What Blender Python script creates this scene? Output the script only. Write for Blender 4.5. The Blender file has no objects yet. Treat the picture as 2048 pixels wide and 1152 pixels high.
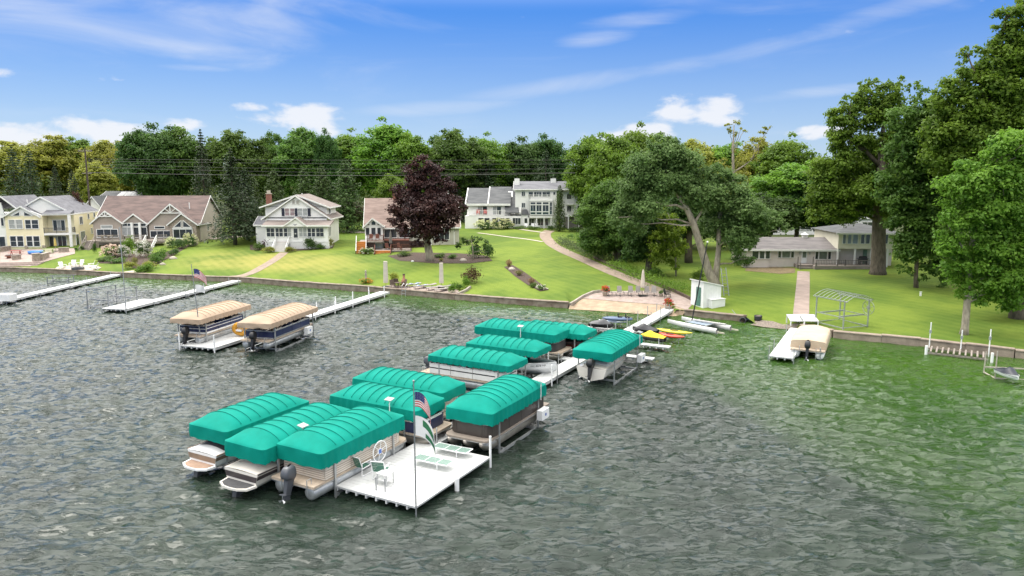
import bpy, bmesh, math, random
import numpy as np
from mathutils import Vector, Matrix

SC = bpy.context.scene
COL = SC.collection
R = math.radians

# ------------------------------------------------------------------ camera
CAM_H, FPX, PITCH = 14.0, 1440.0, R(8.7)
cd = bpy.data.cameras.new('camera')
cd.sensor_width = 36.0
cd.lens = 36.0 * FPX / 2048.0
cd.clip_start, cd.clip_end = 0.5, 6000
cam = bpy.data.objects.new('camera', cd)
COL.objects.link(cam)
cam.location = (0, 0, CAM_H)
cam.rotation_euler = (math.pi / 2 - PITCH, 0, 0)
SC.camera = cam

# ------------------------------------------------------------------ light
SUN_EL, SUN_AZ = R(60), R(310)          # azimuth clockwise from +Y: on the left, a little ahead, behind thin cloud
sd = bpy.data.lights.new('sun', 'SUN')
sd.energy = 2.1
sd.angle = R(30)
sd.color = (1.0, 0.95, 0.87)
sun = bpy.data.objects.new('sun', sd)
COL.objects.link(sun)
sdir = Vector((math.sin(SUN_AZ) * math.cos(SUN_EL), math.cos(SUN_AZ) * math.cos(SUN_EL), math.sin(SUN_EL)))
sun.rotation_euler = sdir.to_track_quat('Z', 'Y').to_euler()
sun.location = sdir * 200

world = bpy.data.worlds.new('World')
SC.world = world
world.use_nodes = True
wt = world.node_tree
wt.nodes.clear()


def N(tree, typ, **kw):
    n = tree.nodes.new(typ)
    for k, v in kw.items():
        if k == 'inp':
            for i, val in v.items():
                n.inputs[i].default_value = val
        else:
            setattr(n, k, v)
    return n


def Mth(tree, op, a, b=None, c=None, clamp=False):
    n = tree.nodes.new('ShaderNodeMath')
    n.operation = op
    n.use_clamp = clamp
    for i, v in enumerate((a, b, c)):
        if v is None:
            continue
        if isinstance(v, (int, float)):
            n.inputs[i].default_value = v
        else:
            tree.links.new(v, n.inputs[i])
    return n.outputs[0]


def Ramp(tree, val, a, b):
    n = tree.nodes.new('ShaderNodeMapRange')
    n.interpolation_type = 'SMOOTHSTEP'
    n.inputs['From Min'].default_value = a
    n.inputs['From Max'].default_value = b
    tree.links.new(val, n.inputs['Value'])
    return n.outputs['Result']


def Mix(tree, fac, a, b, mode='MIX'):
    n = tree.nodes.new('ShaderNodeMix')
    n.data_type = 'RGBA'
    n.blend_type = mode
    n.clamp_factor = True
    for s, v in (('Factor', fac), ('A', a), ('B', b)):
        idx = {'Factor': 0, 'A': 6, 'B': 7}[s]
        if isinstance(v, (int, float)):
            n.inputs[idx].default_value = v
        elif isinstance(v, tuple):
            n.inputs[idx].default_value = (*v, 1.0) if len(v) == 3 else v
        else:
            tree.links.new(v, n.inputs[idx])
    return n.outputs[2]


def ray0(px, py):
    x, y = (px - 1024) / FPX, (576 - py) / FPX
    return x, math.cos(PITCH) + y * math.sin(PITCH), -math.sin(PITCH) + y * math.cos(PITCH)


def make_world():
    t = wt
    L = t.links.new
    sky = N(t, 'ShaderNodeTexSky', sky_type='NISHITA', sun_disc=False)
    sky.sun_elevation = SUN_EL
    sky.sun_rotation = SUN_AZ
    sky.altitude = 200
    sky.air_density = 1.0
    sky.dust_density = 0.3
    sky.ozone_density = 2.5
    hs = N(t, 'ShaderNodeHueSaturation', inp={'Saturation': 1.45, 'Value': 1.0})
    L(sky.outputs[0], hs.inputs['Color'])
    tc = N(t, 'ShaderNodeTexCoord')
    sep = N(t, 'ShaderNodeSeparateXYZ')
    L(tc.outputs['Generated'], sep.inputs[0])
    x, y, z = sep.outputs
    # clear blue of the photograph: paler towards the horizon
    blue = Mix(t, Ramp(t, z, -0.02, 0.27), (5.0, 6.7, 9.3), (0.46, 2.5, 8.9))
    base = Mix(t, 0.70, hs.outputs[0], blue)
    az = Mth(t, 'ARCTAN2', x, y)

    def blob(px, py, wa, we, rot=0.0):
        """soft patch of cloud around a direction of the photograph"""
        d = Vector(ray0(px, py)).normalized()
        u = Mth(t, 'SUBTRACT', az, math.atan2(d.x, d.y))
        v = Mth(t, 'SUBTRACT', z, d.z)
        c, s_ = math.cos(rot), math.sin(rot)
        a = Mth(t, 'DIVIDE', Mth(t, 'ADD', Mth(t, 'MULTIPLY', u, c), Mth(t, 'MULTIPLY', v, s_)), wa)
        b = Mth(t, 'DIVIDE', Mth(t, 'SUBTRACT', Mth(t, 'MULTIPLY', v, c), Mth(t, 'MULTIPLY', u, s_)), we)
        r2 = Mth(t, 'ADD', Mth(t, 'MULTIPLY', a, a), Mth(t, 'MULTIPLY', b, b))
        return Mth(t, 'SUBTRACT', 1.0, r2, clamp=True)

    def total(bs):
        o = bs[0]
        for q in bs[1:]:
            o = Mth(t, 'MAXIMUM', o, q)
        return o
    cb = N(t, 'ShaderNodeCombineXYZ')
    L(az, cb.inputs[0]); L(z, cb.inputs[1])
    # cirrus: long streaks drawn out along the sky
    mp = N(t, 'ShaderNodeMapping')
    mp.inputs['Rotation'].default_value = (0, 0, R(-6))
    mp.inputs['Scale'].default_value = (3.2, 15.0, 1)
    L(cb.outputs[0], mp.inputs[0])
    n1 = N(t, 'ShaderNodeTexNoise', inp={'Scale': 1.0, 'Detail': 8.0, 'Roughness': 0.56, 'Distortion': 1.1})
    L(mp.outputs[0], n1.inputs['Vector'])
    cg = total([blob(170, 40, .36, .055), blob(330, 85, .20, .028, R(-4)), blob(640, 12, .20, .018, R(-8)), blob(1160, 165, .24, .015, R(8)), Mth(t, 'MULTIPLY', blob(1640, 62, .34, .013, R(12)), 0.62),
                blob(1640, 185, .12, .010, R(4)), blob(1190, 78, .06, .014, R(5)), blob(880, 215, .14, .012, R(4)), blob(380, 135, .06, .006), blob(1270, 40, .09, .012, R(3))])
    cir = Mth(t, 'MULTIPLY', Ramp(t, Mth(t, 'MULTIPLY_ADD', cg, 0.30, n1.outputs[0]), 0.50, 1.18), 0.60)
    # fair-weather cumulus low above the trees
    mp2 = N(t, 'ShaderNodeMapping')
    mp2.inputs['Scale'].default_value = (17.0, 38.0, 1)
    L(cb.outputs[0], mp2.inputs[0])
    n2 = N(t, 'ShaderNodeTexNoise', inp={'Scale': 1.0, 'Detail': 8.0, 'Roughness': 0.55, 'Distortion': 0.2})
    L(mp2.outputs[0], n2.inputs['Vector'])
    ug = total([blob(190, 270, .15, .032), blob(20, 275, .07, .028), blob(600, 240, .095, .030, R(-4)), blob(500, 215, .05, .010), blob(10, 146, .03, .009), blob(1400, 225, .11, .030, R(2)),
                blob(1270, 265, .10, .020, R(6)), blob(1640, 268, .05, .014), blob(370, 250, .04, .014)])
    cum = Mth(t, 'MULTIPLY', Ramp(t, Mth(t, 'MULTIPLY_ADD', n2.outputs[0], 1.9, Mth(t, 'MULTIPLY', ug, 0.75)), 1.28, 1.72), 0.85)
    # overcast veil out of view, brightened for grey water and soft fill light
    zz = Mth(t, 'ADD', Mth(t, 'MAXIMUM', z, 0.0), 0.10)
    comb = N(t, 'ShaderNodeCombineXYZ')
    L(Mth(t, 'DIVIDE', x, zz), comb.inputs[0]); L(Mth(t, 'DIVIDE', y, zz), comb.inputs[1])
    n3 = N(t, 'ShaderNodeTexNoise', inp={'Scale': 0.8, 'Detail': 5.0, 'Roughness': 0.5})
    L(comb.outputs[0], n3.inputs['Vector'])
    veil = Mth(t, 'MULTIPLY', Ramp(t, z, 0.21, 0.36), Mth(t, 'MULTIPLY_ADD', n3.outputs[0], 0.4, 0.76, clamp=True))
    c1 = Mix(t, cir, base, (8.4, 8.7, 9.3))
    c2 = Mix(t, cum, c1, (8.9, 9.0, 9.4))
    # the veil is brightest around the hidden sun, raised to light the water
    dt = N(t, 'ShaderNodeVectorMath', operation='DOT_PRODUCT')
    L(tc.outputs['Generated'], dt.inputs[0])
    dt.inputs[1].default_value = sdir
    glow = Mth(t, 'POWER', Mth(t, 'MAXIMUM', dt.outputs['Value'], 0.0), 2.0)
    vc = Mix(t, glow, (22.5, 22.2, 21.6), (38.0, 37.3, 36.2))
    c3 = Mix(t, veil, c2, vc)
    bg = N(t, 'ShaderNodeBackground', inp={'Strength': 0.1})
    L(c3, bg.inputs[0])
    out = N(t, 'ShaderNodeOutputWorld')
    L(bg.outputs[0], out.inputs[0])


make_world()
SC.view_settings.view_transform = 'Standard'
SC.view_settings.look = 'None'
SC.view_settings.exposure = 0.08
SC.view_settings.gamma = 1.0
SC.view_settings.use_curve_mapping = False
SC.cycles.max_bounces = 6
SC.cycles.diffuse_bounces = 2
SC.cycles.glossy_bounces = 3
SC.cycles.transmission_bounces = 3
SC.cycles.transparent_max_bounces = 4
SC.cycles.use_denoising = True
SC.cycles.caustics_reflective = False
SC.cycles.caustics_refractive = False
# ------------------------------------------------------------------ pixel rays and terrain
CP, SP = math.cos(PITCH), math.sin(PITCH)


def ray(px, py):
    x, y = (px - 1024) / FPX, (576 - py) / FPX
    return x, CP + y * SP, -SP + y * CP


def P(px, py, z=0.0):
    """point on the level z seen at that pixel"""
    d = ray(px, py)
    t = (z - CAM_H) / d[2]
    return Vector((d[0] * t, d[1] * t, z))


def PY(px, py, Y):
    """point at ground distance Y seen at that pixel"""
    d = ray(px, py)
    t = Y / d[1]
    return Vector((d[0] * t, Y, CAM_H + d[2] * t))


_sh = [(0, 543), (100, 546), (240, 554), (375, 560), (480, 564), (625, 575), (750, 584), (912, 599), (1137, 616),
       (1325, 630), (1364, 630), (1487, 643), (1530, 653), (1580, 659), (1666, 675), (1856, 693), (2048, 717)]
_shw = [P(*q) for q in _sh]
SHX = np.array([-900, -300, -140] + [p.x for p in _shw] + [70, 140, 300, 900])
SHY = np.array([330, 175, 127] + [p.y for p in _shw] + [41, 5, -90, -500])


def shore(x):
    return np.interp(x, SHX, SHY)


BX0, BX1 = P(1137, 616).x, P(1352, 630).x     # sandy beach without a sea wall
RX0, RX1 = P(1500, 650).x, P(1600, 662).x     # pebbly landing


def zone(x, a, b, w):
    return np.clip((x - a) / w, 0, 1) * np.clip((b - x) / w, 0, 1)


def hgt(x, y):
    x = np.asarray(x, float); y = np.asarray(y, float)
    t = y - shore(x)
    s = np.maximum(t, 0) * 0.9
    bz = np.maximum(zone(x, BX0, BX1, 0.35), zone(x, RX0, RX1, 0.8))
    base = 0.55 * (1 - bz) + bz * np.minimum(0.55, -0.04 + 0.1 * s)
    k = 1.0 - 0.35 * np.clip((x - 5) / 25, 0, 1)
    rise = k * 2.45 * (1 - np.exp(-s / 19.0)) + 0.95 * np.clip((s - 15) / 60, 0, 1)
    bump = 0.05 * np.sin(x * .31 + 1) * np.sin(y * .27) * np.clip(s / 10, 0, 1)
    return np.where(t < 0, -1.2, base + rise + bump)


def hz(x, y):
    return float(hgt(x, y))


def G(px, py):
    """point on the ground seen at that pixel"""
    d = ray(px, py)
    lo, hi = 15.0, 900.0
    ts = np.concatenate([np.linspace(40, 260, 900), np.linspace(261, 900, 400)]) / d[1]
    zz = CAM_H + d[2] * ts
    hh = np.maximum(hgt(d[0] * ts, d[1] * ts), 0.0)
    i = np.argmax(zz < hh)
    if not (zz < hh).any():
        i = len(ts) - 1
    t0, t1 = ts[max(i - 1, 0)], ts[i]
    for _ in range(25):
        tm = (t0 + t1) / 2
        if CAM_H + d[2] * tm < max(hz(d[0] * tm, d[1] * tm), 0):
            t1 = tm
        else:
            t0 = tm
    return Vector((d[0] * t1, d[1] * t1, CAM_H + d[2] * t1))


# ------------------------------------------------------------------ materials
MATS = {}


def mat(name, col, rough=0.6, var=0.12, nscale=3.0, metal=0.0, bump=0.0, bscale=30.0, spec=0.5, col2=None, coord='Object',
        stretch=(1, 1, 1), coat=0.0):
    """procedural material: base colour with soft noise mottling, optional relief"""
    if name in MATS:
        return MATS[name]
    m = bpy.data.materials.new(name)
    m.use_nodes = True
    t = m.node_tree
    b = t.nodes['Principled BSDF']
    b.inputs['Roughness'].default_value = rough
    b.inputs['Metallic'].default_value = metal
    b.inputs['Specular IOR Level'].default_value = spec
    b.inputs['Coat Weight'].default_value = coat
    tc = N(t, 'ShaderNodeTexCoord')
    mp = N(t, 'ShaderNodeMapping')
    mp.inputs['Scale'].default_value = stretch
    t.links.new(tc.outputs[coord], mp.inputs[0])
    nz = N(t, 'ShaderNodeTexNoise', inp={'Scale': nscale, 'Detail': 5.0, 'Roughness': 0.6})
    t.links.new(mp.outputs[0], nz.inputs['Vector'])
    if col2 is None:
        a = tuple(c * (1 - var) for c in col)
        c2 = tuple(min(1, c * (1 + var)) for c in col)
    else:
        a, c2 = col, col2
    o = Mix(t, Ramp(t, nz.outputs[0], 0.3, 0.7), a, c2)
    t.links.new(o, b.inputs['Base Color'])
    if bump:
        nb = N(t, 'ShaderNodeTexNoise', inp={'Scale': bscale, 'Detail': 4.0})
        t.links.new(mp.outputs[0], nb.inputs['Vector'])
        bp = N(t, 'ShaderNodeBump', inp={'Strength': 1.0, 'Distance': bump})
        t.links.new(nb.outputs[0], bp.inputs['Height'])
        t.links.new(bp.outputs[0], b.inputs['Normal'])
    MATS[name] = m
    return m


def leafmat(name, c1, c2, transl=0.5, rough=0.5):
    if name in MATS:
        return MATS[name]
    m = bpy.data.materials.new(name)
    m.use_nodes = True
    t = m.node_tree
    b = t.nodes['Principled BSDF']
    b.inputs['Roughness'].default_value = rough
    b.inputs['Specular IOR Level'].default_value = 0.25
    at = N(t, 'ShaderNodeAttribute', attribute_name='var')
    oi = N(t, 'ShaderNodeObjectInfo')
    c = Mix(t, at.outputs['Fac'], c1, c2)
    hsv = N(t, 'ShaderNodeHueSaturation')
    t.links.new(c, hsv.inputs['Color'])
    t.links.new(Mth(t, 'MULTIPLY_ADD', oi.outputs['Random'], 0.024, 0.494), hsv.inputs['Hue'])
    t.links.new(Mth(t, 'MULTIPLY_ADD', oi.outputs['Random'], 0.35, 0.85), hsv.inputs['Value'])
    t.links.new(hsv.outputs[0], b.inputs['Base Color'])
    tr = N(t, 'ShaderNodeBsdfTranslucent')
    t.links.new(hsv.outputs[0], tr.inputs['Color'])
    mx = N(t, 'ShaderNodeMixShader', inp={0: transl})
    t.links.new(b.outputs[0], mx.inputs[1])
    t.links.new(tr.outputs[0], mx.inputs[2])
    t.links.new(mx.outputs[0], t.nodes['Material Output'].inputs['Surface'])
    MATS[name] = m
    return m


# ------------------------------------------------------------------ mesh builder
class MB:
    def __init__(self):
        self.v, self.f, self.m = [], [], []
        self.mi = 0

    def add(self, vs, fs):
        o = len(self.v)
        self.v += [tuple(p) for p in vs]
        self.f += [tuple(i + o for i in f) for f in fs]
        self.m += [self.mi] * len(fs)
        return self

    def box(self, x0, x1, y0, y1, z0, z1):
        return self.add([(x0, y0, z0), (x1, y0, z0), (x1, y1, z0), (x0, y1, z0), (x0, y0, z1), (x1, y0, z1), (x1, y1, z1), (x0, y1, z1)],
                        [(0, 3, 2, 1), (4, 5, 6, 7), (0, 1, 5, 4), (1, 2, 6, 5), (2, 3, 7, 6), (3, 0, 4, 7)])

    def hexa(self, p):
        return self.add(p, [(0, 3, 2, 1), (4, 5, 6, 7), (0, 1, 5, 4), (1, 2, 6, 5), (2, 3, 7, 6), (3, 0, 4, 7)])

    def bar(self, a, b, w, h=None):
        """square bar from a to b"""
        a, b = Vector(a), Vector(b)
        h = h or w
        d = (b - a).normalized()
        up = Vector((0, 0, 1)) if abs(d.z) < 0.95 else Vector((1, 0, 0))
        s = d.cross(up).normalized() * (w / 2)
        u = s.cross(d).normalized() * (h / 2)
        return self.hexa([a - s - u, a + s - u, b + s - u, b - s - u, a - s + u, a + s + u, b + s + u, b - s + u])

    def tube(self, pts, r, n=8, cap=True):
        pts = [Vector(p) for p in pts]
        rs = r if isinstance(r, (list, tuple)) else [r] * len(pts)
        vs, fs = [], []
        prev = None
        for i, p in enumerate(pts):
            d = (pts[min(i + 1, len(pts) - 1)] - pts[max(i - 1, 0)]).normalized()
            if prev is None:
                up = Vector((0, 0, 1)) if abs(d.z) < 0.9 else Vector((1, 0, 0))
                s = d.cross(up).normalized()
            else:
                s = (prev - d * prev.dot(d)).normalized()
            prev = s
            u = d.cross(s)
            for k in range(n):
                a = 2 * math.pi * k / n
                vs.append(p + (s * math.cos(a) + u * math.sin(a)) * rs[i])
        for i in range(len(pts) - 1):
            for k in range(n):
                fs.append((i * n + k, i * n + (k + 1) % n, (i + 1) * n + (k + 1) % n, (i + 1) * n + k))
        if cap:
            fs.append(tuple(range(n - 1, -1, -1)))
            fs.append(tuple((len(pts) - 1) * n + k for k in range(n)))
        return self.add(vs, fs)

    def lathe(self, prof, n=12, c=(0, 0, 0)):
        vs, fs = [], []
        for r, z in prof:
            for k in range(n):
                a = 2 * math.pi * k / n
                vs.append((c[0] + r * math.cos(a), c[1] + r * math.sin(a), c[2] + z))
        for i in range(len(prof) - 1):
            for k in range(n):
                fs.append((i * n + k, i * n + (k + 1) % n, (i + 1) * n + (k + 1) % n, (i + 1) * n + k))
        fs.append(tuple(range(n - 1, -1, -1)))
        fs.append(tuple((len(prof) - 1) * n + k for k in range(n)))
        return self.add(vs, fs)

    def prism(self, poly, y0, y1, axis='y'):
        """polygon in (x,z) swept along y, or in (y,z) swept along x, or in (x,y) swept along z"""
        n = len(poly)
        mk = {'y': lambda p, t: (p[0], t, p[1]), 'x': lambda p, t: (t, p[0], p[1]), 'z': lambda p, t: (p[0], p[1], t)}[axis]
        vs = [mk(p, y0) for p in poly] + [mk(p, y1) for p in poly]
        fs = [tuple(range(n)), tuple(range(2 * n - 1, n - 1, -1))]
        fs += [(i, i + n, (i + 1) % n + n, (i + 1) % n) for i in range(n)]
        return self.add(vs, fs)

    def surf(self, nu, nv, fn, close_v=False):
        vs = [fn(i / (nu - 1), j / (nv - 1) if not close_v else j / nv) for i in range(nu) for j in range(nv)]
        fs = []
        for i in range(nu - 1):
            for j in range(nv if close_v else nv - 1):
                fs.append((i * nv + j, i * nv + (j + 1) % nv, (i + 1) * nv + (j + 1) % nv, (i + 1) * nv + j))
        return self.add(vs, fs)

    def ball(self, c, r, n=10, m=6):
        rx, ry, rz_ = r if isinstance(r, tuple) else (r, r, r)
        return self.surf(m + 1, n, lambda a, b: (c[0] + rx * math.sin(math.pi * a) * math.cos(2 * math.pi * b),
                                                   c[1] + ry * math.sin(math.pi * a) * math.sin(2 * math.pi * b),
                                                   c[2] - rz_ * math.cos(math.pi * a)), True)

    def mesh(self, name, mats, smooth=False):
        me = bpy.data.meshes.new(name)
        me.from_pydata(self.v, [], self.f)
        for m in (mats if isinstance(mats, (list, tuple)) else [mats]):
            me.materials.append(m)
        if any(self.m):
            me.polygons.foreach_set('material_index', self.m)
        if smooth:
            me.polygons.foreach_set('use_smooth', [True] * len(self.f))
        me.update()
        return me

    def build(self, name, mats, parent=None, smooth=False):
        return place(name, self.mesh(name, mats, smooth), parent)


def place(name, me, parent=None, loc=None, rot=None, scale=None):
    o = bpy.data.objects.new(name, me)
    COL.objects.link(o)
    if parent is not None:
        o.parent = parent
    if loc is not None:
        o.location = loc
    if rot is not None:
        o.rotation_euler = rot
    if scale is not None:
        o.scale = scale if isinstance(scale, (tuple, list)) else (scale,) * 3
    return o


def tag(o, label, cat, group=None):
    o['label'] = label
    o['category'] = cat
    if group:
        o['group'] = group
    return o


def thing(name, label, cat, loc=(0, 0, 0), rotz=0.0, group=None):
    o = bpy.data.objects.new(name, None)
    COL.objects.link(o)
    o.location = loc
    o.rotation_euler = (0, 0, rotz)
    return tag(o, label, cat, group)


def dup(root, loc, rotz=None, label=None, scale=None):
    r = root.copy()
    COL.objects.link(r)
    r.location = loc
    if rotz is not None:
        r.rotation_euler = (0, 0, rotz)
    if scale is not None:
        r.scale = (scale,) * 3
    if label:
        r['label'] = label
    for ch in list(root.children):
        c = ch.copy()
        COL.objects.link(c)
        c.parent = r
        for g in list(ch.children):
            d = g.copy()
            COL.objects.link(d)
            d.parent = c
    return r


def struct(o):
    o['kind'] = 'structure'
    return o


def stuff(o):
    o['kind'] = 'stuff'
    return o


# common materials
WHITE = mat('white_vinyl', (0.80, 0.80, 0.79), 0.45, 0.05, 1.5)
TRIM = mat('white_trim_paint', (0.78, 0.77, 0.74), 0.5, 0.05, 2)
DECKW = mat('white_dock_board', (0.54, 0.545, 0.535), 0.6, 0.10, 1.2, bump=0.004, bscale=40)
ALU = mat('dull_aluminium', (0.46, 0.47, 0.47), 0.45, 0.12, 4, metal=0.7)
GALV = mat('galvanised_steel', (0.30, 0.31, 0.32), 0.5, 0.15, 5, metal=0.6)
TEAL = None
BLACK = mat('black_plastic', (0.018, 0.018, 0.02), 0.4, 0.2, 4)
DGREY = mat('dark_grey_paint', (0.07, 0.072, 0.078), 0.45, 0.15, 4)
GLASS = mat('dark_window_glass', (0.03, 0.036, 0.045), 0.06, 0.35, 1.1, spec=0.8)
BLIND = mat('window_with_pale_blind', (0.34, 0.35, 0.34), 0.25, 0.12, 2)
CONC = mat('weathered_concrete', (0.33, 0.29, 0.25), 0.9, 0.22, 1.6, bump=0.01, bscale=12)
BARK = mat('grey_brown_bark', (0.13, 0.105, 0.08), 0.95, 0.35, 5, bump=0.03, bscale=14, stretch=(1, 1, .3))
BARKL = mat('pale_grey_bark', (0.30, 0.26, 0.20), 0.95, 0.3, 4, bump=0.03, bscale=12, stretch=(1, 1, .3))
# ------------------------------------------------------------------ the lake
def water_material():
    m = bpy.data.materials.new('lake_water')
    m.use_nodes = True
    t = m.node_tree
    L = t.links.new
    b = t.nodes['Principled BSDF']
    geo = N(t, 'ShaderNodeNewGeometry')
    sh = N(t, 'ShaderNodeAttribute', attribute_name='shallow')
    nz = N(t, 'ShaderNodeTexNoise', inp={'Scale': 0.09, 'Detail': 4.0, 'Roughness': 0.6})
    L(geo.outputs['Position'], nz.inputs['Vector'])
    deep = Mix(t, Ramp(t, nz.outputs[0], 0.3, 0.7), (0.017, 0.026, 0.021), (0.019, 0.033, 0.021))
    weed = Mix(t, Ramp(t, nz.outputs[0], 0.35, 0.65), (0.028, 0.080, 0.006), (0.045, 0.100, 0.010))
    L(Mix(t, sh.outputs['Fac'], deep, weed), b.inputs['Base Color'])
    b.inputs['Roughness'].default_value = 0.05
    b.inputs['IOR'].default_value = 1.333
    b.inputs['Specular IOR Level'].default_value = 0.5
    mp = N(t, 'ShaderNodeMapping')
    mp.inputs['Rotation'].default_value = (0, 0, R(12))
    mp.inputs['Scale'].default_value = (0.42, 1.55, 1)
    L(geo.outputs['Position'], mp.inputs[0])
    n1 = N(t, 'ShaderNodeTexNoise', inp={'Scale': 3.4, 'Detail': 6.0, 'Roughness': 0.6, 'Distortion': 0.7})
    L(mp.outputs[0], n1.inputs['Vector'])
    # sharpen the crests a little
    cr = Mth(t, 'SUBTRACT', 1.0, Mth(t, 'ABSOLUTE', Mth(t, 'MULTIPLY_ADD', n1.outputs[0], 2.0, -1.0)))
    hh = Mth(t, 'MULTIPLY_ADD', cr, 0.45, n1.outputs[0])
    bp = N(t, 'ShaderNodeBump', inp={'Strength': 1.0, 'Distance': 0.12})
    L(hh, bp.inputs['Height'])
    L(bp.outputs[0], b.inputs['Normal'])
    return m


def make_water():
    x0, x1, y0, y1, st = -104.0, 60.0, 13.0, 117.0, 0.25
    nx, ny = int((x1 - x0) / st) + 1, int((y1 - y0) / st) + 1
    rng = np.random.default_rng(5)
    NX, NY = 1024, 512
    kx = np.fft.fftfreq(NX, st) * 2 * np.pi
    ky = np.fft.rfftfreq(NY, st) * 2 * np.pi
    KX, KY = np.meshgrid(kx, ky, indexing='ij')
    K = np.hypot(KX, KY) + 1e-6
    wd = np.array([0.20, 0.98])
    dirf = np.abs((KX * wd[0] + KY * wd[1]) / K) ** 3.5 * 0.92 + 0.08
    kp = 2 * np.pi / 1.7
    S = np.exp(-0.9 * (kp / K) ** 2) * K ** -2.9 * dirf
    S[0, 0] = 0
    A = np.sqrt(S) * (rng.normal(size=K.shape) + 1j * rng.normal(size=K.shape))
    hgrid = np.fft.irfft2(A, s=(NX, NY))
    hgrid *= 0.066 / hgrid.std()
    X = np.linspace(x0, x1, nx); Y = np.linspace(y0, y1, ny)
    GX, GY = np.meshgrid(X, Y, indexing='ij')
    Z = hgrid[np.arange(nx)[:, None] % NX, np.arange(ny)[None, :] % NY]
    edge = np.minimum(np.minimum(GX - x0, x1 - GX), np.minimum(GY - y0, y1 - GY))
    Z = Z * np.clip(edge / 6, 0, 1)
    Z = Z * np.clip((shore(GX) - GY) / 10, 0.35, 1)            # calmer by the shore
    co = np.stack([GX, GY, Z], -1).reshape(-1, 3)
    idx = np.arange(nx * ny).reshape(nx, ny)
    q = np.stack([idx[:-1, :-1], idx[1:, :-1], idx[1:, 1:], idx[:-1, 1:]], -1)
    cx = (GX[:-1, :-1] + st / 2); cy = (GY[:-1, :-1] + st / 2)
    keep = (cy < shore(cx) + 3.0)
    q = q[keep].reshape(-1, 4)
    # the lake goes on around the fine part
    B = 1500.0
    ov = np.array([(-B, -B, 0), (B, -B, 0), (B, B, 0), (-B, B, 0), (x0, y0, 0), (x1, y0, 0), (x1, y1, 0), (x0, y1, 0)], float)
    n0 = len(co)
    co = np.concatenate([co, ov])
    of = np.array([(0, 1, 5, 4), (1, 2, 6, 5), (2, 3, 7, 6), (3, 0, 4, 7)]) + n0
    q = np.concatenate([q, of])
    me = bpy.data.meshes.new('lake')
    me.vertices.add(len(co)); me.vertices.foreach_set('co', co.astype(np.float32).ravel())
    me.loops.add(len(q) * 4); me.loops.foreach_set('vertex_index', q.astype(np.int32).ravel())
    me.polygons.add(len(q))
    me.polygons.foreach_set('loop_start', np.arange(0, len(q) * 4, 4, dtype=np.int32))
    me.polygons.foreach_set('use_smooth', np.ones(len(q), dtype=bool))
    me.update(calc_edges=True)
    # shallow weedy water along the right-hand shore
    a = me.attributes.new('shallow', 'FLOAT', 'POINT')
    t = shore(co[:, 0]) - co[:, 1]
    sx = np.clip((co[:, 0] - 6 + (t - 25) * 0.15) / 16, 0, 1)
    f = np.clip(1 - t / (10 + 42 * sx), 0, 1) ** 0.7
    f[n0:] = 0.6
    a.data.foreach_set('value', f.astype(np.float32))
    me.materials.append(water_material())
    return struct(place('lake', me))


make_water()


# ------------------------------------------------------------------ the ground
def lawn_material():
    m = bpy.data.materials.new('mown_lawn')
    m.use_nodes = True
    t = m.node_tree
    L = t.links.new
    b = t.nodes['Principled BSDF']
    b.inputs['Roughness'].default_value = 0.9
    b.inputs['Specular IOR Level'].default_value = 0.15
    geo = N(t, 'ShaderNodeNewGeometry')
    big = N(t, 'ShaderNodeTexNoise', inp={'Scale': 0.11, 'Detail': 5.0, 'Roughness': 0.62})
    L(geo.outputs['Position'], big.inputs['Vector'])
    fine = N(t, 'ShaderNodeTexNoise', inp={'Scale': 2.2, 'Detail': 6.0, 'Roughness': 0.7})
    L(geo.outputs['Position'], fine.inputs['Vector'])
    # mowing tracks, diagonal on the slope
    mp = N(t, 'ShaderNodeMapping')
    mp.inputs['Rotation'].default_value = (0, 0, R(-33))
    L(geo.outputs['Position'], mp.inputs[0])
    wv = N(t, 'ShaderNodeTexWave', wave_type='BANDS', bands_direction='X',
           inp={'Scale': 0.26, 'Distortion': 3.0, 'Detail': 3.0, 'Detail Scale': 0.5})
    L(mp.outputs[0], wv.inputs['Vector'])
    dry = N(t, 'ShaderNodeAttribute', attribute_name='dry')
    c = Mix(t, Ramp(t, big.outputs[0], 0.36, 0.64), (0.080, 0.135, 0.018), (0.150, 0.205, 0.028))
    c = Mix(t, Mth(t, 'MULTIPLY', wv.outputs['Fac'], 0.16), c, (0.195, 0.250, 0.045))
    dn = Mth(t, 'MULTIPLY', dry.outputs['Fac'], Mth(t, 'MULTIPLY_ADD', Ramp(t, big.outputs[0], 0.3, 0.6), 0.55, Mth(t, 'MULTIPLY', wv.outputs['Fac'], 0.16), clamp=True))
    c = Mix(t, dn, c, (0.34, 0.29, 0.085))
    c = Mix(t, Mth(t, 'MULTIPLY', Ramp(t, fine.outputs[0], 0.5, 0.75), 0.35), c, (0.060, 0.115, 0.012))
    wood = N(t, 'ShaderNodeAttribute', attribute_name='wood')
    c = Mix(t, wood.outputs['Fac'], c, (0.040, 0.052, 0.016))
    L(c, b.inputs['Base Color'])
    bp = N(t, 'ShaderNodeBump', inp={'Strength': 0.7, 'Distance': 0.06})
    f2 = N(t, 'ShaderNodeTexNoise', inp={'Scale': 9.0, 'Detail': 3.0})
    L(geo.outputs['Position'], f2.inputs['Vector'])
    L(f2.outputs[0], bp.inputs['Height'])
    L(bp.outputs[0], b.inputs['Normal'])
    return m


LAWN = lawn_material()


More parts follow.
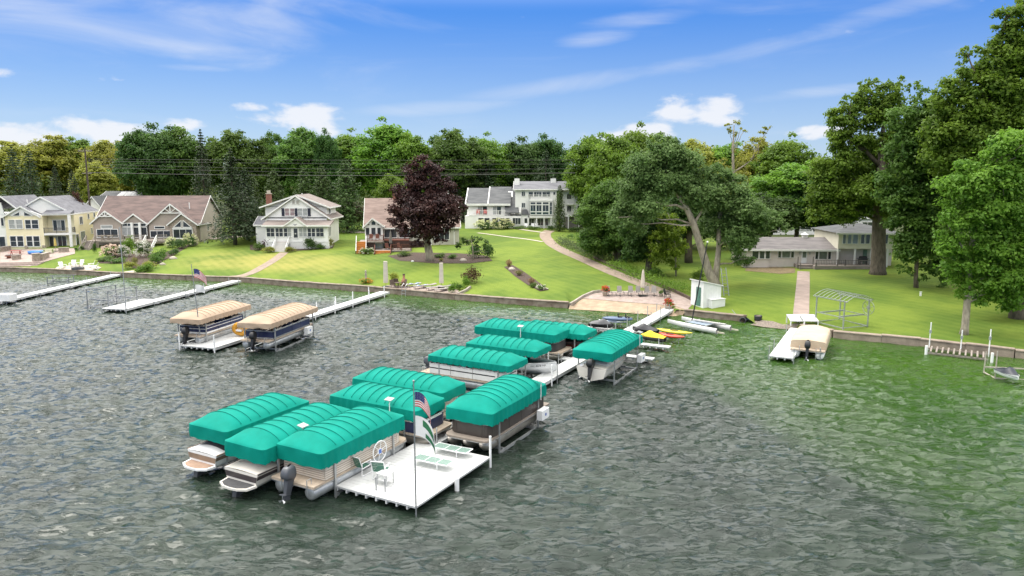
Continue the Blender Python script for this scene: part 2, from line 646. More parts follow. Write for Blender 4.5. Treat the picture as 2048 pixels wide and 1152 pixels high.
def make_ground():
    xs = np.concatenate([[-900, -600, -400, -300, -220, -180, -150], np.arange(-130, 61, 1.0), [65, 70, 80, 100, 140, 200, 300, 900]])
    extra = np.array([BX0 + e for e in (0.02, .35)] + [BX1 - .35, BX1 - .02, RX0, RX0 + .8, RX1 - .8, RX1])
    xs = np.unique(np.concatenate([xs, extra]))
    ts = np.concatenate([[0.0, 0.35, 0.7], np.arange(1, 62, 1.0), [65, 70, 76, 84, 95, 110, 130, 160, 220, 300, 450, 700, 1200, 2500]])
    GX, TT = np.meshgrid(xs, ts, indexing='ij')
    GY = shore(GX) + TT
    Z = hgt(GX, GY + 1e-6)
    co = np.stack([GX, GY, Z], -1)
    nx, nt = GX.shape
    idx = np.arange(nx * nt).reshape(nx, nt)
    q = np.stack([idx[:-1, :-1], idx[1:, :-1], idx[1:, 1:], idx[:-1, 1:]], -1).reshape(-1, 4)
    me = bpy.data.meshes.new('ground')
    me.from_pydata(co.reshape(-1, 3).tolist(), [], q.tolist())
    me.polygons.foreach_set('use_smooth', np.ones(len(q), dtype=bool))
    fx, fy = GX.ravel(), GY.ravel()
    s = TT.ravel() * 0.9
    a = me.attributes.new('dry', 'FLOAT', 'POINT')
    # thin dry turf on the sunny bank before the white house
    dry = np.clip(1 - ((fx + 36) / 17) ** 2, 0, 1) * np.clip((s - 2.5) / 4, 0, 1) * np.clip((20 - s) / 6, 0, 1)
    a.data.foreach_set('value', dry.astype(np.float32))
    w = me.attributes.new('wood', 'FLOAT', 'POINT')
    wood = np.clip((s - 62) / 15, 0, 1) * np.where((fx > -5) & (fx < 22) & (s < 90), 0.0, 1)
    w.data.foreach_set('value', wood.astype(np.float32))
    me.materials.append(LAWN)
    return struct(place('ground', me))


make_ground()


def drape(name, pts, off, m, step=1.2, world=False):
    """a sheet lying on the ground, outlined by ground points"""
    bm = bmesh.new()
    w = [Vector(p) if world else G(*p) for p in pts]
    vs = [bm.verts.new((p[0], p[1], 0)) for p in w]
    f = bm.faces.new(vs)
    bmesh.ops.triangulate(bm, faces=[f])
    for _ in range(7):
        es = [e for e in bm.edges if e.calc_length() > step]
        if not es or len(bm.faces) > 6000:
            break
        bmesh.ops.subdivide_edges(bm, edges=es, cuts=1)
        bmesh.ops.triangulate(bm, faces=bm.faces[:])
    for v in bm.verts:
        v.co.z = max(hz(v.co.x, v.co.y + 0.02), 0.0) + off
    bmesh.ops.recalc_face_normals(bm, faces=bm.faces[:])
    me = bpy.data.meshes.new(name)
    bm.to_mesh(me); bm.free()
    me.materials.append(m)
    return place(name, me)


def strip(name, pts, width, off, m, world=False, thick=0.0):
    w = [Vector(p) if world else G(*p) for p in pts]
    line = []
    for a, b in zip(w[:-1], w[1:]):
        k = max(1, int((b - a).length / 1.0))
        line += [a.lerp(b, i / k) for i in range(k)]
    line.append(w[-1])
    for _ in range(3):
        line = [line[0]] + [(line[i - 1] + line[i] * 2 + line[i + 1]) / 4 for i in range(1, len(line) - 1)] + [line[-1]]
    vs, fs = [], []
    for i, p in enumerate(line):
        d = (line[min(i + 1, len(line) - 1)] - line[max(i - 1, 0)])
        d.z = 0
        d.normalize()
        s = Vector((d.y, -d.x, 0)) * (width / 2)
        for sg in (-1, 0, 1):
            q = p + s * sg
            vs.append((q.x, q.y, max(hz(q.x, q.y), 0) + off))
    n = len(line)
    for i in range(n - 1):
        for j in (0, 1):
            fs.append((i * 3 + j, i * 3 + j + 1, i * 3 + 4 + j, i * 3 + 3 + j))
    mb = MB(); mb.add(vs, fs)
    return mb.build(name, m)


SAND = mat('damp_sand', (0.36, 0.27, 0.185), 0.95, 0.18, 1.2, bump=0.02, bscale=6, coord='Object')
PAVER = mat('pinkish_paver', (0.34, 0.27, 0.235), 0.9, 0.16, 2.2, bump=0.01, bscale=20)
PATHM = mat('brown_path_paving', (0.27, 0.21, 0.16), 0.95, 0.18, 1.5, bump=0.015, bscale=10)
WALKM = mat('pale_concrete_walk', (0.45, 0.40, 0.33), 0.9, 0.12, 1.2)
MULCH = mat('dark_mulch', (0.065, 0.042, 0.030), 0.98, 0.3, 4, bump=0.04, bscale=12)
GRAVEL = mat('wet_pebbles', (0.20, 0.165, 0.135), 0.9, 0.4, 7, bump=0.05, bscale=9)

struct(drape('beach', [(1137, 618.5), (1212, 623), (1290, 629), (1345, 633), (1372, 622), (1330, 612), (1250, 605), (1165, 597.5), (1140, 612)], 0.03, SAND, 0.8))
struct(drape('beach_patio', [(1165, 597), (1185, 588), (1215, 584), (1260, 582), (1330, 583), (1372, 596), (1388, 606), (1374, 621), (1330, 611.5), (1250, 604.5)], 0.035, PAVER, 0.8))
struct(drape('pebble_landing', [(1500, 650), (1512, 641), (1545, 643), (1585, 648), (1622, 655), (1620, 662), (1580, 660), (1530, 655)], 0.035, GRAVEL, 0.6))
struct(strip('garden_path', [(1373, 604), (1350, 593), (1315, 580), (1270, 563), (1225, 545), (1180, 525), (1135, 506), (1105, 490), (1091, 475), (1090, 467), (1100, 461)], 2.1, 0.03, PATHM))
struct(strip('side_walk', [(955, 466), (1000, 472), (1050, 478), (1085, 484)], 0.7, 0.045, WALKM))
struct(strip('front_walk', [(1030, 457.5), (1060, 462), (1090, 466)], 0.9, 0.05, WALKM))
struct(strip('bank_path', [(568, 505), (556, 515), (538, 527), (515, 540), (500, 548), (478, 556), (455, 558)], 1.5, 0.03, PATHM))
struct(strip('ranch_walk', [(1607, 543), (1606, 570), (1604, 600), (1602, 630)], 1.45, 0.03, mat('old_concrete_walk', (0.30, 0.235, 0.20), 0.95, 0.15, 1.0)))
struct(drape('lakeside_patio', [(757, 577), (775, 571), (905, 576), (918, 582), (912, 594), (830, 587), (758, 580)], 0.04, PAVER, 0.8))
struct(drape('fire_pit_patio', [(108, 540), (115, 534), (150, 530), (192, 531), (203, 536), (185, 541), (150, 543)], 0.04, WALKM, 0.8))
struct(drape('house_terrace', [(0, 513), (0, 533), (60, 533), (70, 520), (100, 514), (150, 508), (150, 497), (0, 500)], 0.05, PAVER, 1.0))
struct(drape('shore_paving', [(236, 547), (268, 541), (275, 546), (268, 551), (240, 551)], 0.05, WALKM, 0.8))
struct(drape('mulch_bed', [(775, 512), (820, 505), (920, 507), (975, 512), (985, 522), (940, 527), (870, 527), (800, 522)], 0.03, MULCH, 1.0))
struct(drape('island_bed', [(1008, 534), (1025, 530), (1050, 545), (1085, 570), (1098, 580), (1080, 583), (1055, 570), (1030, 553)], 0.03, MULCH, 0.8))
struct(drape('shrub_bed', [(195, 522), (215, 510), (330, 505), (395, 490), (400, 482), (340, 515), (310, 532), (280, 543), (250, 528), (200, 527)], 0.03, MULCH, 1.0))
struct(drape('house_bed', [(500, 500), (545, 503), (550, 497), (590, 497), (590, 502), (665, 497), (670, 488), (500, 490)], 0.03, MULCH, 1.0))
struct(strip('back_road', [(420, 478), (560, 468), (680, 463), (740, 465)], 3.5, 0.05, WALKM))
struct(drape('tree_litter', [(1490, 542), (1560, 548), (1590, 546), (1590, 536), (1495, 531)], 0.03, mat('leaf_litter', (.16, .12, .06), .95, .3, 3), 1.0))


# ------------------------------------------------------------------ sea wall: one run of wall on either side of the beach
def wall_run(name, label, xa, xb, h0=-0.9, h1=0.62, w=0.42, m=CONC, seg=2.6):
    root = thing(name, label, 'sea wall', (0, 0, 0))
    xs = [xa]
    for x in sorted([float(v) for v in SHX if xa < v < xb] + list(np.arange(xa + seg, xb - seg * 0.4, seg))):
        if x - xs[-1] > 0.8:
            xs.append(x)
    xs.append(xb)
    rnd = random.Random(len(xs))
    for a, b in zip(xs[:-1], xs[1:]):
        pa, pb = Vector((a, float(shore(a)), 0)), Vector((b, float(shore(b)), 0))
        d = (pb - pa).normalized()
        n = Vector((-d.y, d.x, 0))
        g = 0.012
        pa, pb = pa + d * g, pb - d * g
        j = rnd.uniform(-0.03, 0.03)
        f0, f1 = -n * 0.30 + n * j, n * (w - 0.2)
        mb = MB()
        mb.hexa([pa + f0 + Vector((0, 0, h0)), pb + f0 + Vector((0, 0, h0)), pb + f1 + Vector((0, 0, h0)), pa + f1 + Vector((0, 0, h0)),
                 pa + f0 + Vector((0, 0, h1 + j)), pb + f0 + Vector((0, 0, h1 + j)), pb + f1 + Vector((0, 0, h1 + j)), pa + f1 + Vector((0, 0, h1 + j))])
        # coping slab, a little proud
        z = h1 + j
        mb.hexa([pa + f0 * 1.25 + Vector((0, 0, z)), pb + f0 * 1.25 + Vector((0, 0, z)), pb + f1 * 1.2 + Vector((0, 0, z)), pa + f1 * 1.2 + Vector((0, 0, z)),
                 pa + f0 * 1.25 + Vector((0, 0, z + .09)), pb + f0 * 1.25 + Vector((0, 0, z + .09)), pb + f1 * 1.2 + Vector((0, 0, z + .09)), pa + f1 * 1.2 + Vector((0, 0, z + .09))])
        mb.build('wall_panel', m, root)
    return root


WALLM = mat('stained_sea_wall', (0.17, 0.125, 0.095), 0.95, 0.35, 1.4, bump=0.02, bscale=8, col2=(0.30, 0.25, 0.20))
wall_run('sea_wall', 'long concrete sea wall with stained face below the lawns left of the beach', -110, BX0, m=WALLM)
wall_run('sea_wall', 'short dark sea wall between the beach pier and the pebble landing', BX1 + 0.9, RX0, m=WALLM, h1=0.58)
wall_run('sea_wall', 'pale brown concrete sea wall below the shaded lawn at far right', RX1, 62, m=mat('pale_brown_concrete', (.30, .24, .19), .95, .25, 1.3, bump=.02, bscale=8), h1=0.6)
# low kerbs beside the beach
def kerb(label, pts, w=0.22, h=0.28, m=CONC):
    root = thing('garden_kerb', label, 'kerb')
    w3 = [G(*p) for p in pts]
    for a, b in zip(w3[:-1], w3[1:]):
        d = b - a; L_ = d.length; k = max(1, int(L_ / 1.6))
        for i in range(k):
            p, q = a.lerp(b, i / k), a.lerp(b, (i + 0.985) / k)
            p.z = hz(p.x, p.y) + h / 2 - .1; q.z = hz(q.x, q.y) + h / 2 - .1
            mb = MB(); mb.bar(p, q, w, h + .2); mb.build('kerb_stone', m, root)
    return root


kerb('curved stone kerb between the lawn and the left edge of the beach', [(1140, 613), (1152, 604), (1166, 595), (1187, 586), (1216, 583)])
kerb('low dark timber edging along the uphill side of the garden path', [(1385, 602), (1352, 586), (1318, 571), (1275, 553), (1232, 536), (1188, 516)], .2, .32, mat('dark_timber', (.10, .07, .05), .9, .3, 5))
kerb('low stone kerb along the right edge of the lakeside patio', [(916, 592), (932, 583), (941, 576)])
# ------------------------------------------------------------------ foliage
def unit(v):
    return v / (np.linalg.norm(v, axis=1, keepdims=True) + 1e-9)


def leaf_mesh(name, C, Nn, size, var, m, rng, asp=0.62):
    n = len(C)
    Nn = unit(Nn)
    rv = unit(rng.normal(size=(n, 3)))
    a = unit(np.cross(Nn, rv))
    b = np.cross(Nn, a)
    s = size[:, None]
    bend = Nn * s * 0.18
    V = np.stack([C + a * s, C + b * s * asp + bend * .3, C - a * s - bend, C - b * s * asp + bend * .3], 1).reshape(-1, 3)
    me = bpy.data.meshes.new(name)
    me.vertices.add(4 * n); me.vertices.foreach_set('co', V.astype(np.float32).ravel())
    me.loops.add(4 * n); me.loops.foreach_set('vertex_index', np.arange(4 * n, dtype=np.int32))
    me.polygons.add(n); me.polygons.foreach_set('loop_start', np.arange(0, 4 * n, 4, dtype=np.int32))
    me.update(calc_edges=True)
    at = me.attributes.new('var', 'FLOAT', 'FACE')
    at.data.foreach_set('value', np.clip(var, 0, 1).astype(np.float32))
    me.materials.append(m)
    return me


def clump_leaves(cen, rad, per, rng, leaf, flat=0.75, vc=None, droop=0.0):
    """leaves spread over the outside of leafy clumps"""
    k = len(cen)
    cnt = np.maximum(6, (per * (rad / rad.mean()) ** 2)).astype(int)
    id_ = np.repeat(np.arange(k), cnt)
    n = len(id_)
    d = unit(rng.normal(size=(n, 3)))
    low = d[:, 2] < -0.25
    d[low & (rng.random(n) < 0.7), 2] *= -1
    r = rad[id_] * np.where(rng.random(n) < .55, rng.uniform(0.5, 1.1, n) ** 0.7, rng.random(n) ** .5 * 1.75)
    off = d * r[:, None]
    off[:, 2] *= flat
    off[:, 2] -= droop * rng.random(n) * rad[id_]
    C = cen[id_] + off
    Nn = d * 0.9 + rng.normal(size=(n, 3)) * 0.55 + np.array([0, 0, 0.45])
    size = leaf * rng.uniform(0.6, 1.25, n)
    if vc is None:
        vc = rng.random(k)
    var = vc[id_] * 0.68 + rng.random(n) * 0.32
    return C, Nn, size, var


def crown_clumps(rng, rx, ry, rz_, n, shape='round', rr=(0.13, 0.24)):
    d = unit(rng.normal(size=(n * 2, 3)))
    u = rng.uniform(0.22, 0.95, n * 2) ** 0.45
    lump = 1 + 0.14 * np.sin(d[:, 0] * 4 + rng.random() * 6) * np.sin(d[:, 1] * 4 + rng.random() * 6) + 0.07 * np.sin(d[:, 2] * 6 + rng.random() * 6)
    p = d * (u * lump)[:, None]
    zf = (p[:, 2] + 1) / 2
    if shape == 'round':
        w = 0.72 + 0.42 * np.sin(np.clip(zf, 0, 1) * math.pi * 0.9)
    elif shape == 'tall':
        w = 0.62 + 0.45 * np.sin(np.clip(zf, 0, 1) * math.pi)
    else:
        w = np.ones_like(zf)
    p[:, 0] *= w; p[:, 1] *= w
    p = p[:n]
    rad = rng.uniform(*rr, n) * (rx + rz_) / 2
    rad *= np.where(np.linalg.norm(p, axis=1) > .8, .75, 1.1)
    return p * np.array([rx, ry, rz_]), rad


def limb(mb, a, b, r0, r1, rng, n=6, seg=5, wob=0.06):
    a, b = Vector(a), Vector(b)
    L_ = (b - a).length
    pts = []
    for i in range(seg + 1):
        t = i / seg
        p = a.lerp(b, t)
        if 0 < i < seg:
            p += Vector(rng.normal(size=3) * wob * L_ * 0.5)
        p.z += math.sin(t * math.pi) * L_ * 0.05
        pts.append(p)
    mb.tube(pts, [r0 + (r1 - r0) * (i / seg) ** 0.8 for i in range(seg + 1)], n)


GREEN = leafmat('leaf_mid_green', (0.056, 0.118, 0.020), (0.155, 0.245, 0.044))
GREEND = leafmat('leaf_deep_green', (0.040, 0.090, 0.020), (0.108, 0.185, 0.040))
GREENY = leafmat('leaf_yellow_green', (0.190, 0.215, 0.030), (0.380, 0.365, 0.065))
GREENB = leafmat('leaf_bright_green', (0.086, 0.170, 0.018), (0.215, 0.335, 0.040))
LIME = leafmat('leaf_lime_green', (0.130, 0.215, 0.018), (0.290, 0.380, 0.040))
SILVER = leafmat('leaf_silver_green', (0.086, 0.158, 0.038), (0.220, 0.320, 0.105))
SPRUCE = leafmat('needle_dark_green', (0.026, 0.050, 0.020), (0.062, 0.096, 0.036), 0.2)
SPRUCEL = leafmat('needle_green', (0.046, 0.084, 0.020), (0.096, 0.140, 0.036), 0.25)
PURPLE = leafmat('leaf_dark_purple', (0.024, 0.013, 0.014), (0.085, 0.033, 0.030), 0.25)
REDDY = leafmat('leaf_rust_red', (0.050, 0.020, 0.013), (0.100, 0.040, 0.022), 0.25)
GRASSL = leafmat('blade_grey_green', (0.070, 0.115, 0.040), (0.160, 0.205, 0.085))
GRASSY = leafmat('blade_straw_green', (0.130, 0.150, 0.030), (0.290, 0.260, 0.090))
WHITEF = leafmat('petal_white', (0.52, 0.52, 0.40), (0.78, 0.77, 0.68), 0.3)
PINKF = leafmat('petal_pale_pink', (0.55, 0.36, 0.30), (0.75, 0.60, 0.52), 0.3)
YELLF = leafmat('petal_cream_yellow', (0.50, 0.52, 0.22), (0.72, 0.72, 0.45), 0.3)
REDF = leafmat('petal_red', (0.40, 0.012, 0.010), (0.65, 0.03, 0.02), 0.3)
ORANGEF = leafmat('petal_orange', (0.45, 0.14, 0.015), (0.60, 0.28, 0.03), 0.3)

PROTO = {}


def decid_proto(key, seed, H_, rx, trunk_h, m, nclump=70, per=230, leaf=0.26, shape='round', bark=BARK, rr=(0.13, 0.24)):
    """trunk and crown meshes of one sort of broad-leaved tree, base at the origin, height H_"""
    rng = np.random.default_rng(seed)
    rz_ = (H_ - trunk_h) / 2
    cz = trunk_h + rz_
    cen, rad = crown_clumps(rng, rx, rx, rz_ * 0.92, nclump, shape, rr)
    cen[:, 2] += cz
    C, Nn, sz, var = clump_leaves(cen, rad, per, rng, leaf)
    crown = leaf_mesh('crown', C, Nn, sz, var, m, rng)
    mb = MB()
    r0 = H_ * 0.02
    lean = rng.normal(size=2) * 0.02 * H_
    top = Vector((lean[0], lean[1], cz + rz_ * 0.45))
    pts = [Vector((0, 0, -0.3)), Vector((0, 0, 0.35)), Vector((lean[0] * .2, lean[1] * .2, trunk_h * 0.6)), Vector((lean[0] * .5, lean[1] * .5, cz * .75)), top]
    mb.tube(pts, [r0 * 1.7, r0 * 1.1, r0 * 0.9, r0 * 0.6, r0 * 0.2], 9)
    order = np.argsort(-rad)[:16]
    for i in order:
        e = cen[i]
        zb = max(trunk_h * 0.8, min(e[2] - 0.5 * math.hypot(e[0], e[1]) - 0.4, cz + rz_ * 0.3))
        f = zb / top.z
        limb(mb, (lean[0] * f * .8, lean[1] * f * .8, zb), tuple(e), r0 * 0.45 * (1 - f * .4), r0 * 0.08, rng)
    trunk = mb.mesh('trunk', bark, True)
    PROTO[key] = (trunk, crown, H_, rx)


def conifer_proto(key, seed, H_, rb, m, skirt=0.08, whorls=26, per=7, cards=26, leaf=0.24, droop=0.28, power=0.85):
    rng = np.random.default_rng(seed)
    Cs, Ns = [], []
    mb = MB()
    mb.tube([(0, 0, -.3), (0, 0, H_ * .5), (0, 0, H_ * .98)], [H_ * .016, H_ * .009, H_ * .002], 8)
    for w in range(whorls):
        f = w / (whorls - 1)
        z = H_ * (skirt + (1 - skirt) * f ** 0.95 * 0.985)
        rl = rb * ((1 - f) ** power) * rng.uniform(0.85, 1.1) + 0.12
        nb = max(4, int(per * (1 - f * .4)))
        a0 = rng.random() * 6.28
        for k in range(nb):
            a = a0 + 6.283 * k / nb + rng.normal() * .2
            ln = rl * rng.uniform(0.7, 1.12)
            nc = max(4, int(cards * (0.35 + 0.65 * ln / rb)))
            t = rng.uniform(0.08, 1, nc) ** 0.75
            lat = rng.normal(size=nc) * 0.16 * ln * (1 - t * .5)
            zz = z - droop * ln * t + 0.12 * ln * t * t + rng.normal(size=nc) * 0.06 * ln - rng.random(nc) * .1 * ln
            c = np.stack([np.cos(a) * ln * t - np.sin(a) * lat, np.sin(a) * ln * t + np.cos(a) * lat, zz], 1)
            nn = np.stack([np.cos(a) * np.ones(nc) * .5, np.sin(a) * np.ones(nc) * .5, np.ones(nc) * .8], 1) + rng.normal(size=(nc, 3)) * .45
            Cs.append(c); Ns.append(nn)
            if w % 2 == 0 and k % 2 == 0:
                mb.tube([(0, 0, z), (np.cos(a) * ln * .8, np.sin(a) * ln * .8, z - droop * ln * .7)], [H_ * .003, .015], 4, False)
    C = np.concatenate(Cs); Nn = np.concatenate(Ns)
    n = len(C)
    crown = leaf_mesh('crown', C, Nn, leaf * rng.uniform(.6, 1.3, n), rng.random(n), m, rng, 0.42)
    PROTO[key] = (mb.mesh('trunk', BARK, True), crown, H_, rb)


def put_tree(key, name, label, px, ytop, wpx, d, group=None, cat='tree', seed=0, base=None):
    """a tree whose top is seen at pixel (px, ytop), wpx wide, standing at distance d on the ground"""
    top = PY(px, ytop, d)
    if base is not None:
        b = G(*base)
        d = b.y
        top = PY(px, ytop, d)
        loc = Vector((b.x, b.y, b.z))
    else:
        loc = Vector((top.x, d, hz(top.x, d)))
    tr, cr, H0, r0 = PROTO[key]
    sz = (top.z - loc.z) / H0
    sx = (wpx * d / FPX / 2) / r0
    root = thing(name, label, cat, loc, (seed * 2.399) % 6.28, group)
    root.scale = (sx, sx, sz)
    place('trunk', tr, root)
    place('crown', cr, root)
    return root


decid_proto('d1', 11, 18, 5.2, 3.0, GREEN, 165, 165, 0.26)
decid_proto('d2', 12, 19, 5.0, 3.5, GREENB, 150, 170, 0.26, 'tall')
decid_proto('d3', 13, 17, 5.6, 2.5, GREEND, 180, 160, 0.26)
decid_proto('d4', 14, 18, 4.6, 4.0, GREENY, 140, 165, 0.26, 'tall')
decid_proto('d5', 15, 17, 5.0, 3.0, GREENY, 165, 160, 0.26)
decid_proto('d6', 16, 18, 5.2, 2.0, GREEN, 150, 165, 0.25, 'tall', rr=(.10, .2))
decid_proto('b1', 17, 17, 5.0, 2.5, GREENB, 180, 155, 0.26)
conifer_proto('s1', 21, 17, 3.6, SPRUCE, 0.10, 34, 9, 26, .24)
conifer_proto('s2', 22, 18, 4.2, SPRUCE, 0.06, 32, 9, 28, .26, droop=.18, power=.7)
conifer_proto('s3', 23, 12, 3.0, SPRUCEL, 0.05, 38, 10, 26, .2, droop=.1, power=.62)
conifer_proto('s4', 24, 9, 1.3, SPRUCEL, 0.02, 34, 9, 18, .15, droop=-.25, power=.5)

G_BACK = 'trees in the woods behind the houses'
BACK = [
    # key, name, label, px, ytop, w, d
    ('d5', 'broadleaf_tree', 'yellow-green broadleaf tree at the left edge of the picture, behind the dark pines', 22, 284, 100, 205),
    ('d4', 'broadleaf_tree', 'yellow-green broadleaf tree rising between the two dark pine tops at far left', 72, 284, 80, 215),
    ('d5', 'broadleaf_tree', 'tall yellow-green broadleaf tree behind the two smaller dark pines', 104, 272, 90, 210),
    ('b1', 'broadleaf_tree', 'rounded brighter green tree crown just left of the utility pole', 154, 272, 72, 215),
    ('d4', 'broadleaf_tree', 'yellow-green broadleaf tree just right of the utility pole', 207, 278, 66, 205),
    ('d5', 'broadleaf_tree', 'yellow-orange tinted broadleaf tree leaning on the big dark oak', 248, 284, 66, 200),
    ('d4', 'broadleaf_tree', 'slim yellow broadleaf tree low behind the yellow house roof', 186, 322, 60, 170),
    ('d3', 'broadleaf_tree', 'large dark green oak behind the brown roof, spreading to the left', 296, 246, 92, 165),
    ('d1', 'broadleaf_tree', 'tall rounded green tree right of the dark oak behind the brown roof', 352, 246, 84, 170),
    ('d1', 'broadleaf_tree', 'rounded green tree behind the tall front spruce', 456, 253, 84, 175),
    ('d6', 'broadleaf_tree', 'slender green tree behind the brick chimney of the white house', 520, 268, 62, 175),
    ('d6', 'broadleaf_tree', 'narrow green tree with open top left of the white house ridge', 546, 258, 52, 185),
    ('d1', 'broadleaf_tree', 'broad green tree directly behind the white house ridge', 602, 249, 84, 175),
    ('d3', 'broadleaf_tree', 'very dark narrow tree between two rounded green trees behind the white house', 652, 257, 44, 172),
    ('d2', 'broadleaf_tree', 'green tree with even crown behind the pyramidal spruce', 698, 258, 84, 182),
    ('d2', 'broadleaf_tree', 'tallest rounded green tree of the centre skyline, left of the purple maple top', 772, 236, 104, 175),
    ('b1', 'broadleaf_tree', 'bright green tree sloping down to the right of the tallest centre tree', 822, 264, 76, 170),
    ('d6', 'broadleaf_tree', 'greyish green tree above the purple maple top', 876, 266, 64, 178),
    ('d1', 'broadleaf_tree', 'tall green tree behind the chimney of the tan house', 912, 252, 86, 172),
    ('d2', 'broadleaf_tree', 'broad green tree above the dark grey condominium roof', 968, 266, 84, 180),
    ('d3', 'broadleaf_tree', 'dark green tree above the left white condominium chimney', 1040, 273, 84, 186),
    ('d3', 'broadleaf_tree', 'dark green tree above the right white condominium chimney', 1092, 268, 72, 190),
    ('b1', 'broadleaf_tree', 'bright green tree standing right behind the columnar cypress', 1186, 262, 74, 150),
    ('b1', 'broadleaf_tree', 'bright yellow-green tree left of the silver maple crown', 1232, 264, 84, 135),
    ('d2', 'broadleaf_tree', 'pointed green tree highest behind the silver maple', 1274, 247, 92, 140),
    ('d1', 'broadleaf_tree', 'green tree peeking above the left of the silver maple crown', 1322, 258, 80, 145),
    ('d4', 'broadleaf_tree', 'yellow-green tree in the dip right of the silver maple crown', 1388, 276, 84, 165),
    ('b1', 'broadleaf_tree', 'bright green tree behind the thin bare-topped tree', 1452, 282, 92, 165),
    ('d5', 'broadleaf_tree', 'yellowish tree right of the thin bare-topped tree', 1515, 276, 72, 160),
    ('d2', 'broadleaf_tree', 'green dome-shaped tree left of the great oak', 1578, 268, 96, 150),
    ('b1', 'broadleaf_tree', 'bright green tree over the ranch house roof', 1600, 318, 120, 122),
    ('d3', 'broadleaf_tree', 'deep green tree behind the ranch house cupola', 1650, 350, 110, 118),
    ('d3', 'broadleaf_tree', 'dark tree behind the left end of the ranch house', 1520, 385, 110, 115),
    ('d3', 'broadleaf_tree', 'dark low tree behind the silver maple trunk', 1370, 395, 110, 118),
    ('d1', 'broadleaf_tree', 'shady tree right of the condominium lawn beside the path', 1235, 385, 120, 108),
    ('d3', 'broadleaf_tree', 'dark green tree on the slope left of the silver maple trunk', 1300, 345, 130, 112),
]
for i, (k, nme, lb, px, yt, w, d) in enumerate(BACK):
    put_tree(k, nme, lb, px, yt, w * 1.25, d, G_BACK, seed=i + 1)

G_CON = 'conifers behind the houses'
CONI = [
    ('s2', 'pine_tree', 'dark pine at the left edge of the picture behind the grey roof', 22, 292, 86, 150),
    ('s2', 'pine_tree', 'dark pine second from the left edge, beside the first', 56, 296, 70, 155),
    ('s2', 'pine_tree', 'smaller dark pine behind the yellow house ridge, left of the pair', 108, 330, 56, 148),
    ('s2', 'pine_tree', 'smaller dark pine behind the yellow house ridge, right of the pair', 142, 338, 56, 146),
    ('s1', 'spruce_tree', 'tall dark spruce behind the right end of the brown roof', 400, 257, 74, 152),
    ('s3', 'conifer_tree', 'dark conifer behind the brick chimney', 546, 336, 76, 140),
    ('s3', 'conifer_tree', 'dark conifer behind the left slope of the white house', 606, 334, 76, 142),
    ('s3', 'conifer_tree', 'dark conifer behind the right slope of the white house', 642, 328, 72, 145),
    ('s2', 'pine_tree', 'feathery green pine behind the left condominium roof', 972, 312, 110, 172),
    ('s2', 'pine_tree', 'light green pine behind the right condominium chimney', 1092, 298, 90, 176),
    ('s2', 'pine_tree', 'green pine between purple maple and condominium', 925, 330, 80, 170),
    ('s3', 'conifer_tree', 'dark conifer filling the gap left of the pyramidal spruce', 500, 345, 80, 142),
]
for i, (k, nme, lb, px, yt, w, d) in enumerate(CONI):
    put_tree(k, nme, lb, px, yt, w, d, G_CON, seed=i + 3)
put_tree('s1', 'spruce_tree', 'big front spruce with bare pale trunk on the lawn left of the white house', 436, 296, 112, 0, base=(471, 489), seed=4)
put_tree('s1', 'spruce_tree', 'spruce right behind the big front spruce, beside the white house', 480, 335, 96, 0, base=(496, 479), seed=9)
put_tree('s3', 'spruce_tree', 'pyramidal green spruce between the white house and the tan house', 695, 316, 92, 0, base=(695, 464), seed=5)
put_tree('s4', 'cypress_tree', 'narrow columnar green cypress in front of the condominium', 1120, 370, 28, 0, base=(1119, 463), seed=6)
put_tree('b1', 'broadleaf_tree', 'small bright yellow-green tree left of the purple maple', 782, 345, 66, 150, seed=3)

# ---- trees traced in more detail: leafy lobes at the places the photograph shows them, at the tree's own distance
def hero_tree(name, label, base, trunk_pts, lobes, m, leaf=0.2, dens=1.0, bark=BARK, r0=0.4, seed=1, limbs=14, spread=0.7, rc=(0.22, 0.40), cat='tree', dist=None, flat=.75, ls=1.18):
    rng = np.random.default_rng(seed)
    b = G(*base)
    D = b.y if dist is None else dist
    root = thing(name, label, cat, b)
    mb = MB()
    ends = []
    for path in trunk_pts:
        pts = [PY(px, py, D + (dy if True else 0)) - b for px, py, dy, _ in path]
        mb.tube(pts, [r for *_, r in path], 10)
        ends.append(pts)
    cens, rads = [], []
    for lb in lobes:
        px, py, rp = lb[:3]
        dy = lb[3] if len(lb) > 3 else 0.0
        c = np.array(PY(px, py, D + dy) - b)
        r = rp * ls * D / FPX
        k = max(4, int(15 * dens * (r / 1.6) ** 1.7))
        dd = unit(rng.normal(size=(k, 3))) * (rng.uniform(.35, 1, k) ** .5)[:, None] * r * .85
        dd[:, 1] *= spread / .7
        dd[:, 2] *= .85
        cens.append(c + dd); rads.append(rng.uniform(*rc, k) * np.clip(r, .8, 2.4))
    cen = np.concatenate(cens); rad = np.concatenate(rads)
    per = 215 * (0.2 / leaf) ** 2 * np.mean(rad) ** 2
    C, Nn, sz, var = clump_leaves(cen, rad, max(25, per), rng, leaf, flat)
    all_pts = [p for e in ends for p in e[1:]]
    for i in rng.choice(len(cen), min(limbs, len(cen)), replace=False):
        e = Vector(cen[i])
        cand = [p for p in all_pts if p.z < e.z + .5] or all_pts
        a = min(cand, key=lambda p: (p - e).length)
        limb(mb, a, e, r0 * .28, .03, rng)
    mb.build('trunk', bark, root, True)
    place('crown', leaf_mesh('crown', C, Nn, sz, var, m, rng), root)
    return root


